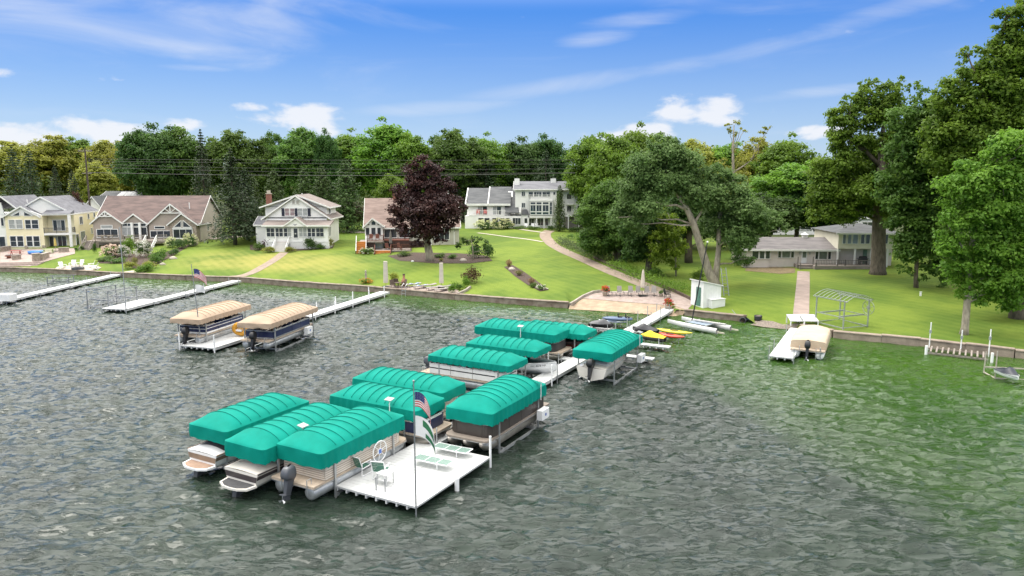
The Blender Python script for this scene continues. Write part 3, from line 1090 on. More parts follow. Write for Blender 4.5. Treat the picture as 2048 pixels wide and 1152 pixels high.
# silver maple leaning over the shed
hero_tree('silver_maple', 'large silver maple with pale forked trunk leaning left behind the white shed', (1428, 572),
          [[(1432, 576, 0, .75), (1426, 560, 0, .62), (1418, 545, 0, .5), (1400, 490, -.3, .42), (1388, 450, -.5, .38), (1375, 420, -.6, .33), (1358, 392, -.4, .26), (1345, 370, 0, .18), (1330, 345, .5, .1)],
           [(1430, 565, 0, .5), (1434, 530, .4, .34), (1438, 490, .8, .3), (1437, 445, 1.2, .26), (1445, 410, 1.2, .18), (1452, 370, 1.5, .1)],
           [(1375, 420, -.6, .2), (1352, 410, -1, .13), (1330, 412, -1.5, .1), (1308, 402, -2, .06)],
           [(1388, 448, -.5, .18), (1402, 425, 0, .12), (1420, 400, .5, .08)]],
          [(1290, 335, 38), (1330, 318, 36), (1368, 330, 34), (1272, 375, 34), (1320, 365, 40), (1362, 365, 30), (1265, 415, 32), (1300, 415, 30, -1.5),
           (1345, 300, 26), (1395, 392, 32, -1), (1425, 400, 34), (1465, 395, 32), (1500, 420, 34, -1), (1530, 435, 30), (1475, 440, 38, 1), (1440, 440, 34, 1.5),
           (1555, 438, 22), (1575, 458, 14), (1480, 480, 34, -1), (1450, 475, 26, 1.5), (1510, 470, 26), (1488, 515, 22, 1), (1275, 452, 26), (1240, 440, 24),
           (1310, 285, 20), (1410, 455, 22, 1.5), (1405, 360, 28, 1), (1440, 350, 26, 1), (1470, 365, 22, 1)],
          SILVER, 0.17, 1.1, BARKL, .45, 31, 26, ls=1.06)
hero_tree('sapling_tree', 'slim young tree with bright yellow-green leaves left of the silver maple trunk', (1352, 552),
          [[(1352, 554, 0, .12), (1351, 500, 0, .09), (1345, 450, 0, .05), (1335, 425, 0, .03)]],
          [(1328, 440, 20), (1345, 465, 22), (1318, 478, 20), (1305, 505, 20), (1335, 500, 24), (1360, 490, 16), (1345, 530, 14), (1310, 528, 12), (1325, 415, 12)],
          LIME, 0.15, 1.0, BARKL, .14, 32, 8)
hero_tree('shade_tree', 'dark broad tree with low skirt of leaves left of the beach umbrella, above the path', (1237, 522),
          [[(1237, 524, 0, .3), (1238, 500, 0, .24), (1234, 460, 0, .18), (1230, 420, 0, .1)], [(1232, 523, 0, .2), (1228, 495, .4, .15), (1222, 470, .6, .1)]],
          [(1205, 440, 34), (1240, 420, 36), (1265, 455, 34), (1195, 480, 32), (1225, 470, 36), (1262, 490, 28), (1185, 420, 28), (1230, 385, 28), (1200, 395, 24), (1285, 425, 28), (1215, 505, 16)],
          GREEN, 0.17, 1.0, BARK, .3, 33, 14)
hero_tree('shade_tree', 'dark tree with thick low trunk right of the beach umbrella', (1297, 545),
          [[(1297, 548, 0, .5), (1298, 520, 0, .4), (1296, 480, 0, .3), (1290, 440, 0, .15)]],
          [(1270, 465, 30), (1310, 455, 34), (1290, 430, 34), (1275, 500, 24), (1325, 480, 20), (1260, 510, 18), (1288, 520, 16)],
          GREEND, 0.18, 1.0, BARK, .35, 34, 12)
hero_tree('shade_tree', 'dark tree with stout trunk standing on the lawn behind the silver maple', (1377, 525),
          [[(1377, 527, 0, .6), (1377, 500, 0, .5), (1378, 460, 0, .4), (1380, 420, 0, .25)]],
          [(1350, 440, 34), (1390, 430, 36), (1420, 450, 30), (1370, 405, 36), (1410, 395, 34), (1335, 470, 22)],
          GREEND, 0.2, 1.0, BARK, .4, 35, 12)
hero_tree('thin_tree', 'tall thin tree with sparse open top behind the silver maple, against the sky', (1470, 520),
          [[(1470, 522, 0, .4), (1469, 440, 0, .3), (1467, 370, 0, .24), (1466, 310, 0, .16), (1468, 250, 0, .06)],
           [(1467, 345, 0, .14), (1490, 330, 0, .1), (1505, 318, 0, .05)]],
          [(1458, 250, 9), (1476, 246, 9), (1486, 258, 10), (1466, 268, 8), (1455, 262, 6), (1448, 330, 16), (1485, 320, 14), (1505, 312, 14), (1440, 360, 18), (1490, 355, 18), (1465, 300, 8), (1525, 262, 8), (1534, 255, 7), (1518, 285, 12), (1460, 400, 22)],
          GREENY, 0.16, 0.6, BARKL, .25, 36, 14, rc=(.2, .34))
# purple maple in front of the tan house
hero_tree('purple_maple', 'big dark purple maple with thick pale trunk in front of the tan house', (861, 521),
          [[(861, 524, 0, .75), (859, 510, 0, .6), (855, 490, 0, .52), (853, 460, 0, .4), (856, 420, 0, .28), (852, 375, 0, .15)],
           [(855, 485, 0, .35), (835, 455, .3, .2), (815, 430, .5, .1)], [(855, 480, 0, .35), (880, 450, -.3, .2), (905, 425, -.5, .1)]],
          [(845, 332, 24), (822, 348, 22), (870, 345, 22), (845, 318, 11), (812, 383, 26), (850, 383, 32), (888, 375, 26), (803, 418, 26), (840, 425, 34, -2), (885, 415, 34, -2),
           (912, 402, 20), (922, 415, 14), (797, 445, 20), (820, 460, 24, -1.5), (858, 455, 28, -2), (896, 445, 22), (845, 482, 16, -1), (803, 468, 13), (835, 365, 26), (873, 473, 18, -1.5), (908, 435, 16), (888, 480, 9), (826, 488, 10, -1)],
          PURPLE, 0.19, 1.0, BARKL, .4, 37, 16, ls=1.0)
decid_proto('r1', 18, 8, 2.9, 1.6, REDDY, 90, 110, 0.15)
put_tree('r1', 'red_tree', 'small rust-red round tree left of the tan house', 706, 405, 60, 0, base=(704, 461), seed=2)
put_tree('r1', 'red_tree', 'dark red treetop peeking up right behind the yellow house ridge', 150, 385, 40, 138, seed=5)

# the great trees on the right
hero_tree('oak_tree', 'great oak with massive dark trunk in front of the ranch house upper storey', (1755, 548),
          [[(1755, 552, 0, 1.15), (1756, 540, 0, .92), (1757, 500, 0, .82), (1758, 450, 0, .78), (1760, 400, 0, .7), (1762, 340, 0, .5), (1765, 280, 0, .3), (1768, 220, 0, .12)],
           [(1758, 440, 0, .5), (1785, 410, -1, .3), (1815, 395, -2, .15)], [(1759, 400, 0, .45), (1725, 370, 1, .28), (1690, 350, 1, .12)],
           [(1762, 345, 0, .3), (1800, 310, 0, .2), (1822, 285, 0, .1)], [(1762, 335, 0, .3), (1730, 300, 0, .2), (1700, 270, 0, .1)]],
          [(1700, 205, 22), (1735, 195, 26), (1770, 190, 26), (1800, 215, 26), (1680, 240, 26), (1720, 235, 32), (1765, 230, 30), (1815, 250, 26), (1670, 280, 24), (1700, 285, 32), (1745, 280, 28),
           (1790, 285, 28), (1665, 225, 12), (1745, 165, 14), (1720, 170, 10), (1795, 165, 14), (1825, 175, 14), (1840, 200, 16), (1690, 330, 36), (1735, 330, 38, 2), (1785, 335, 34, 2), (1825, 300, 26),
           (1650, 345, 34), (1660, 390, 36), (1700, 385, 38, 2), (1745, 380, 34, -3), (1790, 385, 38, -2), (1640, 425, 26), (1690, 425, 28), (1725, 415, 26, -2), (1800, 425, 32, -2), (1830, 350, 34), (1780, 440, 14, -3)],
          GREENB, 0.2, 1.0, BARK, .7, 41, 30, ls=1.08)
hero_tree('cottonwood_tree', 'tall cottonwood with straight pale trunk by the sea wall at right, leaves down low', (1930, 668),
          [[(1927, 674, 0, .42), (1930, 655, 0, .31), (1934, 610, 0, .28), (1937, 560, 0, .26), (1945, 480, .3, .2), (1955, 400, .6, .12), (1962, 350, .8, .05)],
           [(1945, 470, .3, .16), (1975, 430, 0, .1), (2005, 400, -.5, .05)], [(1940, 520, .3, .14), (1915, 480, 0, .08), (1895, 450, 0, .04)]],
          [(1925, 375, 38), (1965, 350, 38), (2005, 370, 40), (2040, 350, 36), (1915, 430, 36), (1955, 420, 40), (2000, 430, 42), (2042, 425, 40), (1905, 490, 32), (1945, 490, 40), (1990, 490, 42), (2035, 495, 42),
           (1925, 545, 34), (1965, 555, 38), (2010, 555, 40), (2045, 560, 36), (1930, 585, 20), (1970, 600, 22), (2010, 600, 26), (1930, 335, 20), (2045, 290, 40), (2000, 310, 36)],
          GREENB, 0.16, 1.1, BARKL, .35, 42, 20)
hero_tree('cottonwood_tree', 'towering broadleaf tree at the top right corner of the picture, tallest of all', (1985, 600),
          [[(1985, 604, 0, .7), (1987, 560, 0, .55), (1990, 450, 0, .45), (1990, 330, 0, .38), (1992, 220, 0, .28), (2000, 120, 0, .18), (2010, 40, 0, .08)],
           [(1990, 330, 0, .25), (1950, 270, 0, .16), (1910, 230, 0, .08)], [(1992, 220, 0, .2), (1955, 160, 0, .12), (1935, 110, 0, .05)]],
          [(2025, 35, 30), (2050, 70, 34), (1990, 60, 14), (2010, 90, 28), (1950, 105, 22), (1985, 120, 34), (2030, 130, 40), (1930, 130, 14), (1915, 165, 28), (1955, 165, 36), (2000, 180, 42), (2045, 190, 42),
           (1885, 200, 26), (1925, 215, 40), (1970, 230, 42), (2015, 250, 44), (1890, 255, 38), (1935, 275, 42), (1985, 290, 44), (2045, 260, 40), (1870, 215, 12), (1880, 310, 36), (1905, 330, 36), (1945, 335, 40), (2050, 20, 24), (2060, 120, 40)],
          GREENB, 0.2, 1.05, BARK, .6, 43, 24, ls=1.1)
hero_tree('oak_tree', 'dark tree between the great oak and the tall corner tree', (1840, 575),
          [[(1832, 578, 0, .28), (1832, 550, 0, .22), (1835, 490, 0, .2), (1840, 400, 0, .18), (1845, 320, 0, .12)]],
          [(1850, 240, 30), (1835, 215, 20), (1805, 240, 28), (1825, 275, 32), (1870, 225, 28), (1885, 265, 34), (1800, 300, 30), (1790, 345, 32), (1795, 395, 34), (1850, 185, 14), (1810, 540, 14), (1880, 565, 14), (1870, 290, 34), (1835, 330, 34), (1860, 375, 40), (1830, 410, 36), (1880, 420, 40), (1815, 450, 34), (1850, 470, 38), (1890, 480, 34), (1820, 500, 30), (1860, 520, 30), (1885, 540, 22), (1800, 480, 20), (1840, 555, 12), (1905, 380, 34)],
          GREEN, 0.2, 1.0, BARK, .25, 44, 18)
hero_tree('shade_tree', 'low dark tree with short thick trunk at the right edge of the picture', (2034, 636),
          [[(2034, 640, 0, .75), (2034, 620, 0, .65), (2034, 580, 0, .5), (2036, 520, 0, .3)]],
          [(1990, 575, 30), (2030, 565, 36), (2060, 585, 32), (2000, 540, 36), (2045, 530, 36), (1965, 585, 20), (2075, 550, 40), (2100, 590, 40)],
          GREEND, 0.19, 1.0, BARK, .5, 45, 10)
for i, (k, lb, px, yt, w, d) in enumerate([
        ('d3', 'deep green tree filling the wood right behind the ranch house upper storey', 1800, 250, 170, 112),
        ('d1', 'green tree filling the wood behind the leafy cottonwood', 1900, 215, 180, 105),
        ('d3', 'deep green tree at the right edge filling the wood behind the corner tree', 2010, 175, 190, 96),
        ('d1', 'broad green crown cut off by the right edge, behind the leafy cottonwood', 2120, 120, 220, 78)]):
    put_tree(k, 'broadleaf_tree', lb, px, yt, w, d, 'great trees on the right', seed=i + 20)


# ------------------------------------------------------------------ far woods: one mass behind everything
def far_woods():
    rng = np.random.default_rng(77)
    n = 950
    az = rng.uniform(-46, 44, n)
    dist = rng.uniform(215, 420, n)
    x = np.sin(np.radians(az)) * dist * 1.2
    y = np.cos(np.radians(az)) * dist
    ht = rng.uniform(8, 17.5, n)
    cen = np.stack([x, y, 3.5 + ht], 1)
    rad = rng.uniform(2.2, 3.8, n)
    cen2 = cen.copy(); cen2[:, 2] = 3.5 + ht * rng.uniform(.2, .7, n); cen2[:, 0] += rng.normal(size=n) * 2
    C, Nn, s, v = clump_leaves(np.concatenate([cen, cen2]), np.concatenate([rad, rad]), 75, rng, .55, .9)
    o = place('far_woods', leaf_mesh('far_woods', C, Nn, s, v, leafmat('leaf_far_green', (.060, .095, .018), (.150, .180, .040)), rng))
    tag(o, 'distant mixed green woods that close the view behind houses and nearer trees', 'woods')
    stuff(o)


far_woods()
# ------------------------------------------------------------------ houses
class House:
    """a house whose front stands on the ground seen at pixel (px, py); facade features are located by casting pixels onto its planes"""
    def __init__(self, name, label, cat, px, py, rot=0.0, sink=0.0, base=None):
        b = base if base is not None else G(px, py)
        self.root = thing(name, label, cat, b, rot)
        self.o = b
        self.rot = rot
        self.ax = Vector((math.cos(rot), math.sin(rot), 0))
        self.ay = Vector((-math.sin(rot), math.cos(rot), 0))

    def at(self, px, py, y=0.0):
        d = Vector(ray(px, py))
        c = Vector((0, 0, CAM_H))
        p0 = self.o + self.ay * y
        t = (p0 - c).dot(self.ay) / d.dot(self.ay)
        p = c + d * t
        return (p - self.o).dot(self.ax), p.z - self.o.z

    def X(self, px, y=0.0, py=450):
        return self.at(px, py, y)[0]

    def Z(self, py, y=0.0, px=None):
        return self.at(px if px is not None else 1024 + FPX * self.o.x / self.o.y, py, y)[1]

    def wall(self, x0, x1, y0, y1, z0, z1, m, name='wall'):
        return MB().box(x0, x1, y0, y1, z0, z1).build(name, m, self.root)

    def gable_front(self, x0, x1, xp, ze, zp, y0, y1, m, z0=None):
        z0 = ze - .05 if z0 is None else z0
        return MB().prism([(x0, z0), (x1, z0), (x1, ze), (xp, zp), (x0, ze)], y0, y1).build('gable', m, self.root)

    def roof_y(self, x0, x1, xp, ze, zp, y0, y1, m, th=0.16, over=0.35, trim=TRIM, zr=None):
        """gable roof, ridge running front to back"""
        zr = ze if zr is None else zr
        sl = (zp - ze) / (xp - x0)
        sr = (zp - zr) / (x1 - xp)
        a = (x0 - over, ze - sl * over); c = (x1 + over, zr - sr * over); t = (xp, zp)
        mb = MB()
        mb.prism([a, t, (t[0], t[1] + th), (a[0], a[1] + th)], y0 - over, y1 + over)
        mb.prism([t, c, (c[0], c[1] + th), (t[0], t[1] + th)], y0 - over, y1 + over)
        r = mb.build('roof', m, self.root)
        tb = MB()
        for p, q in ((a, t), (t, c)):
            tb.prism([(p[0], p[1] - .08), (q[0], q[1] - .08), (q[0], q[1] + th + .02), (p[0], p[1] + th + .02)], y0 - over - .06, y0 - over - .005)
        for p in (a, c):
            s = -1 if p is a else 1
            tb.box(p[0] + min(0, s * .06) + s * .003, p[0] + max(0, s * .06) + s * .003, y0 - over, y1 + over, p[1] - .05, p[1] + th + .01)
        tb.build('fascia', trim, r)
        return r

    def roof_x(self, x0, x1, y0, y1, ze, zp, m, yp=None, zb=None, th=0.16, over=0.35, trim=TRIM, ends=True):
        """gable roof, ridge running left to right"""
        yp = (y0 + y1) / 2 if yp is None else yp
        zb = ze if zb is None else zb
        s0 = (zp - ze) / (yp - y0)
        s1 = (zp - zb) / max(y1 - yp, .01)
        a = (y0 - over, ze - s0 * over); c = (y1 + over, zb - s1 * over); t = (yp, zp)
        mb = MB()
        mb.prism([a, t, (t[0], t[1] + th), (a[0], a[1] + th)], x0 - over, x1 + over, 'x')
        mb.prism([t, c, (c[0], c[1] + th), (t[0], t[1] + th)], x0 - over, x1 + over, 'x')
        r = mb.build('roof', m, self.root)
        tb = MB()
        tb.box(x0 - over, x1 + over, a[0] - .08, a[0] - .004, a[1] - .06, a[1] + th + .01)
        if ends:
            for xx, s in ((x0 - over, -1), (x1 + over, 1)):
                for p, q in ((a, t), (t, c)):
                    tb.prism([(p[0], p[1] - .08), (q[0], q[1] - .08), (q[0], q[1] + th + .02), (p[0], p[1] + th + .02)], xx + (s * .004 if s > 0 else -.06), xx + (.06 if s > 0 else -.004), 'x')
        tb.build('fascia', trim, r)
        return r

    def win(self, x0, x1, z0, z1, y=0.0, nx=1, ny=1, pane=GLASS, trim=TRIM, face='front', t=0.10, name='window', bars=0.05, dep=.09):
        """framed window; face front looks along -y, right along +x, left along -x"""
        fr, pn = MB(), MB()
        def bx(mb, a0, a1, b0, b1, d0, d1):
            if face == 'front':
                mb.box(a0, a1, y - d1, y - d0, b0, b1)
            elif face == 'right':
                mb.box(y + d0, y + d1, a0, a1, b0, b1)
            else:
                mb.box(y - d1, y - d0, a0, a1, b0, b1)
        bx(fr, x0 - t, x1 + t, z1, z1 + t, .003, dep)
        bx(fr, x0 - t, x1 + t, z0 - t, z0, .003, dep + .03)
        bx(fr, x0 - t, x0, z0, z1, .003, dep)
        bx(fr, x1, x1 + t, z0, z1, .003, dep)
        for i in range(1, nx):
            xx = x0 + (x1 - x0) * i / nx
            bx(fr, xx - bars / 2, xx + bars / 2, z0, z1, .003, dep - .015)
        for j in range(1, ny):
            zz = z0 + (z1 - z0) * j / ny
            for i in range(nx):
                a = x0 + (x1 - x0) * i / nx + (bars / 2 if i else 0); c = x0 + (x1 - x0) * (i + 1) / nx - (bars / 2 if i < nx - 1 else 0)
                bx(fr, a, c, zz - bars / 2, zz + bars / 2, .003, dep - .02)
        f = fr.build(name, trim, self.root)
        panes = pane if isinstance(pane, (list, tuple)) else [pane]
        for i in range(nx):
            a = x0 + (x1 - x0) * i / nx; c = x0 + (x1 - x0) * (i + 1) / nx
            q = MB()
            bx(q, a + .001, c - .001, z0, z1, .005, .03)
            q.build('pane', panes[i % len(panes)], f)
        return f

    def wpx(self, px0, py0, px1, py1, y=0.0, **k):
        xa, za = self.at(px0, py1, y); xb, zb = self.at(px1, py0, y)
        return self.win(xa, xb, za, zb, y, **k)

    def tri_win(self, poly, y, pane=GLASS, trim=TRIM):
        fr = MB()
        n = len(poly)
        for i in range(n):
            p, q = poly[i], poly[(i + 1) % n]
            fr.bar((p[0], y - .05, p[1]), (q[0], y - .05, q[1]), .10, .10)
        f = fr.build('window', trim, self.root)
        MB().prism(poly, y - .03, y - .005).build('pane', pane, f)
        return f

    def rail(self, pts, h=0.95, m=TRIM, step=0.14, posts=1.8, name='railing', bal=True):
        mb = MB()
        for a, b in zip(pts[:-1], pts[1:]):
            a, b = Vector(a), Vector(b)
            L_ = (b - a).length
            up = Vector((0, 0, h))
            mb.bar(a + up, b + up, .08, .06)
            mb.bar(a + Vector((0, 0, .1)), b + Vector((0, 0, .1)), .05, .05)
            k = max(1, round(L_ / posts))
            for i in range(k + 1):
                p = a.lerp(b, i / k)
                mb.bar(p, p + Vector((0, 0, h + .08)), .1)
            if bal:
                k = max(2, int(L_ / step))
                for i in range(1, k):
                    p = a.lerp(b, i / k)
                    mb.bar(p + Vector((0, 0, .12)), p + Vector((0, 0, h - .03)), .035)
        return mb.build(name, m, self.root)

    def stairs(self, x0, x1, yb, zt, n, m, run=0.28, z0=0.0, rail=None):
        """steps climbing away from the lake to height zt, top step's back at yb; each tread its own part"""
        for i in range(n):
            z = z0 + (zt - z0) * (i + 1) / n
            y = yb - run * (n - i)
            MB().box(x0, x1, y, y + run + .02, z - .05, z).build('stair_tread', m, self.root)
            MB().box(x0 + .03, x1 - .03, y + .03, y + .06, z0 - .3 if i == 0 else z0 + (zt - z0) * i / n - .03, z - .052).build('stair_riser', m, self.root)
        if rail:
            for x in (x0 - .05, x1 + .05):
                mb = MB()
                a = Vector((x, yb - run * n, z0)); b = Vector((x, yb, zt))
                for h in (.9, .5, .15):
                    mb.bar(a + Vector((0, 0, h)), b + Vector((0, 0, h)), .09 if h > .8 else .05)
                for f in (0, .5, 1):
                    p = a.lerp(b, f)
                    mb.bar(p + Vector((0, 0, -.3)), p + Vector((0, 0, .98)), .11)
                mb.build('stair_rail', rail, self.root)


def shingle(name, c, c2):
    return mat(name, c, 0.92, 0.2, 1.3, bump=0.012, bscale=18, col2=c2, stretch=(.35, 1, 1.6))


SHB = shingle('brown_shingle', (0.105, 0.078, 0.072), (0.185, 0.130, 0.115))
SHG = shingle('grey_shingle', (0.115, 0.115, 0.128), (0.185, 0.185, 0.20))
SHD = shingle('dark_grey_shingle', (0.075, 0.078, 0.082), (0.125, 0.128, 0.13))
SHT = shingle('tan_brown_shingle', (0.175, 0.125, 0.105), (0.265, 0.195, 0.165))
SHW = shingle('weathered_brown_shingle', (0.16, 0.13, 0.115), (0.24, 0.20, 0.18))
YEL = mat('pale_yellow_siding', (0.78, 0.70, 0.47), 0.7, 0.06, .8)
CRM = mat('cream_trim_panel', (0.80, 0.76, 0.62), 0.7, 0.05, .8)
WSD = mat('white_siding', (0.80, 0.79, 0.76), 0.7, 0.05, .7)
TPE = mat('taupe_siding', (0.36, 0.30, 0.255), 0.75, 0.08, .8)
TPL = mat('light_tan_siding', (0.56, 0.50, 0.42), 0.75, 0.06, .8)
TAN = mat('greige_siding', (0.47, 0.44, 0.37), 0.75, 0.06, .8)
STONE = mat('field_stone', (0.20, 0.16, 0.13), 0.9, 0.3, 3.5, bump=.03, bscale=6, col2=(.42, .35, .28))
BRICK = mat('red_brown_brick', (0.23, 0.10, 0.07), 0.9, 0.25, 6, bump=.01, bscale=30)
NAVY = mat('navy_paint', (0.012, 0.014, 0.03), 0.5, 0.15, 3)
WOODO = mat('orange_stained_deck', (0.52, 0.21, 0.045), 0.7, 0.15, 3, stretch=(.3, 4, 1))
WOODR = mat('red_brown_deck', (0.14, 0.05, 0.032), 0.8, 0.2, 3)
WOODG = mat('weathered_grey_wood', (0.27, 0.23, 0.20), 0.9, 0.2, 3, stretch=(.4, 3, 1))
LATT = mat('dark_lattice', (0.05, 0.028, 0.022), 0.9, 0.3, 6)
BLINDS = [GLASS, BLIND]


def yellow_house():
    h = House('yellow_house', 'two-storey pale yellow house with white trim, grey roof and balcony', 'house', 60, 497, R(9))
    r = h.root
    X, Z = h.X, h.Z
    x0, x1, x2 = X(11), X(86), X(140)
    ze = Z(431)
    D = 13.0
    h.wall(x0, x1, 0, 1.8, -.6, ze, YEL)                      # bay under the front gable
    h.wall(x0, x2 - .02, 1.81, D, -.6, ze, YEL)
    zf = Z(467)
    h.wall(x1 + .01, x2 + .1, 0, 1.8, zf - .35, zf, TRIM, 'balcony_floor')
    h.wall(x2 - .32, x2 + .1, 0, .35, -.5, zf - .36, TRIM, 'porch_post')
    h.wall(x2 - .32, x2 + .1, 0, .35, zf + .01, ze, TRIM, 'porch_post')
    h.wall(x1 + .01, x2 + .1, 0, 1.8, ze + .002, ze + .25, TRIM, 'beam')
    # front gable
    xp, zp = h.at(41.5, 412.5)
    zl = h.at(41.5, 433)[1]
    h.gable_front(x0, x1, xp, ze + .01, zp - .18, 0, .3, WSD)
    h.roof_y(x0, 2 * xp - x0, xp, zl, zp - .1, 0, 5, SHG, over=.3)
    for s, (a, b, c) in ((0, ((22.5, 432), (39.5, 432), (39.5, 423))), (1, ((48, 423), (48, 432), (66, 432)))):
        h.tri_win([h.at(*q) for q in ((a, b, c) if s == 0 else (a, b, c))], 0)
    # big upper gable
    y = 1.8
    xg, zg = h.at(81.5, 395, y)
    xr, zr = h.at(143.5, 427, y)
    xl = 2 * xg - xr
    h.gable_front(xl, xr - .15, xg, zr + .1, zg - .1, y, y + .3, WSD)
    h.roof_y(xl, xr, xg, zr, zg, y, D, SHG, over=.25)
    # low roof above the balcony
    MB().prism([(-.1, ze + .26), (1.75, ze + .26), (1.75, ze + .85)], x1 + .02, x2 + .15, 'x').build('porch_roof', SHG, r)
    # windows
    for a, b in ((19.5, 31), (32, 44), (52, 62), (64, 76)):
        h.wpx(a, 440, b, 457, 0, ny=2, pane=BLIND if a < 40 else GLASS)
    for a, b in ((22.5, 33), (35, 46), (55, 65.5), (67.5, 78.5)):
        h.wpx(a, 472.5, b, 492.5, 0, ny=2, nx=1)
    h.wpx(108, 440.5, 129, 461, 1.8, nx=3, pane=[GLASS, BLIND, GLASS])
    h.wpx(92, 472, 132, 495, 1.8, nx=5, pane=[GLASS, GLASS, BLIND, GLASS, GLASS], name='glass_door')
    h.rail([(x1 + .05, .08, zf), (x2 - .3, .08, zf)], .9, DGREY, .16)
    h.rail([(x2 + .04, .3, zf), (x2 + .04, 1.7, zf)], .9, DGREY, .16)
    for (ya, yb, za, zb, n) in ((4.0, 5.2, Z(452), Z(437), 2), (7.6, 8.2, Z(443), Z(433), 1), (10.2, 10.8, Z(441), Z(431), 1), (1.9, 3.0, Z(495), Z(472), 1), (4.0, 5.6, Z(489), Z(468), 3), (8.6, 9.1, Z(475), Z(464), 1)):
        h.win(ya, yb, za, zb, x2 - .02, nx=n, face='right')
    for i in range(5):
        xx = x0 + .15 + i * (x1 - x0 - .3) / 4
        if i in (0, 2, 4):
            MB().box(xx - .25, xx + .25, -.12, -.004, -.5, Z(491)).build('stone_pier', STONE, r)
    return h


yellow_house()


def edge_house():
    h = House('grey_roofed_house', 'pale house with steep grey roof cut off by the left edge', 'house', 0, 500, R(9))
    X, Z = h.X, h.Z
    x1 = X(8)
    x0 = x1 - 9
    ze = Z(430)
    h.wall(x0, x1, .5, 12, -.6, ze, WSD)
    xg, zg = h.at(2, 394, .5)
    h.roof_y(2 * xg - X(38), X(38, .5), xg, h.at(38, 418, .5)[1], zg, .5, 12, SHG, over=.2)
    h.gable_front(x0, x1, xg - .2, ze, zg - .9, .5, .8, WSD)
    h.win(X(0), X(5), Z(452), Z(436), .5)
    h.win(x1 - 2.2, x1 - .3, Z(497), Z(474), .5, nx=2)
    h.win(x1 - 5.2, x1 - 3.3, Z(497), Z(474), .5, nx=2)
    MB().tube([(X(24), 6, zg - 1.8), (X(24), 6, zg - .6)], .12, 8).build('vent_pipe', TRIM, h.root)


edge_house()


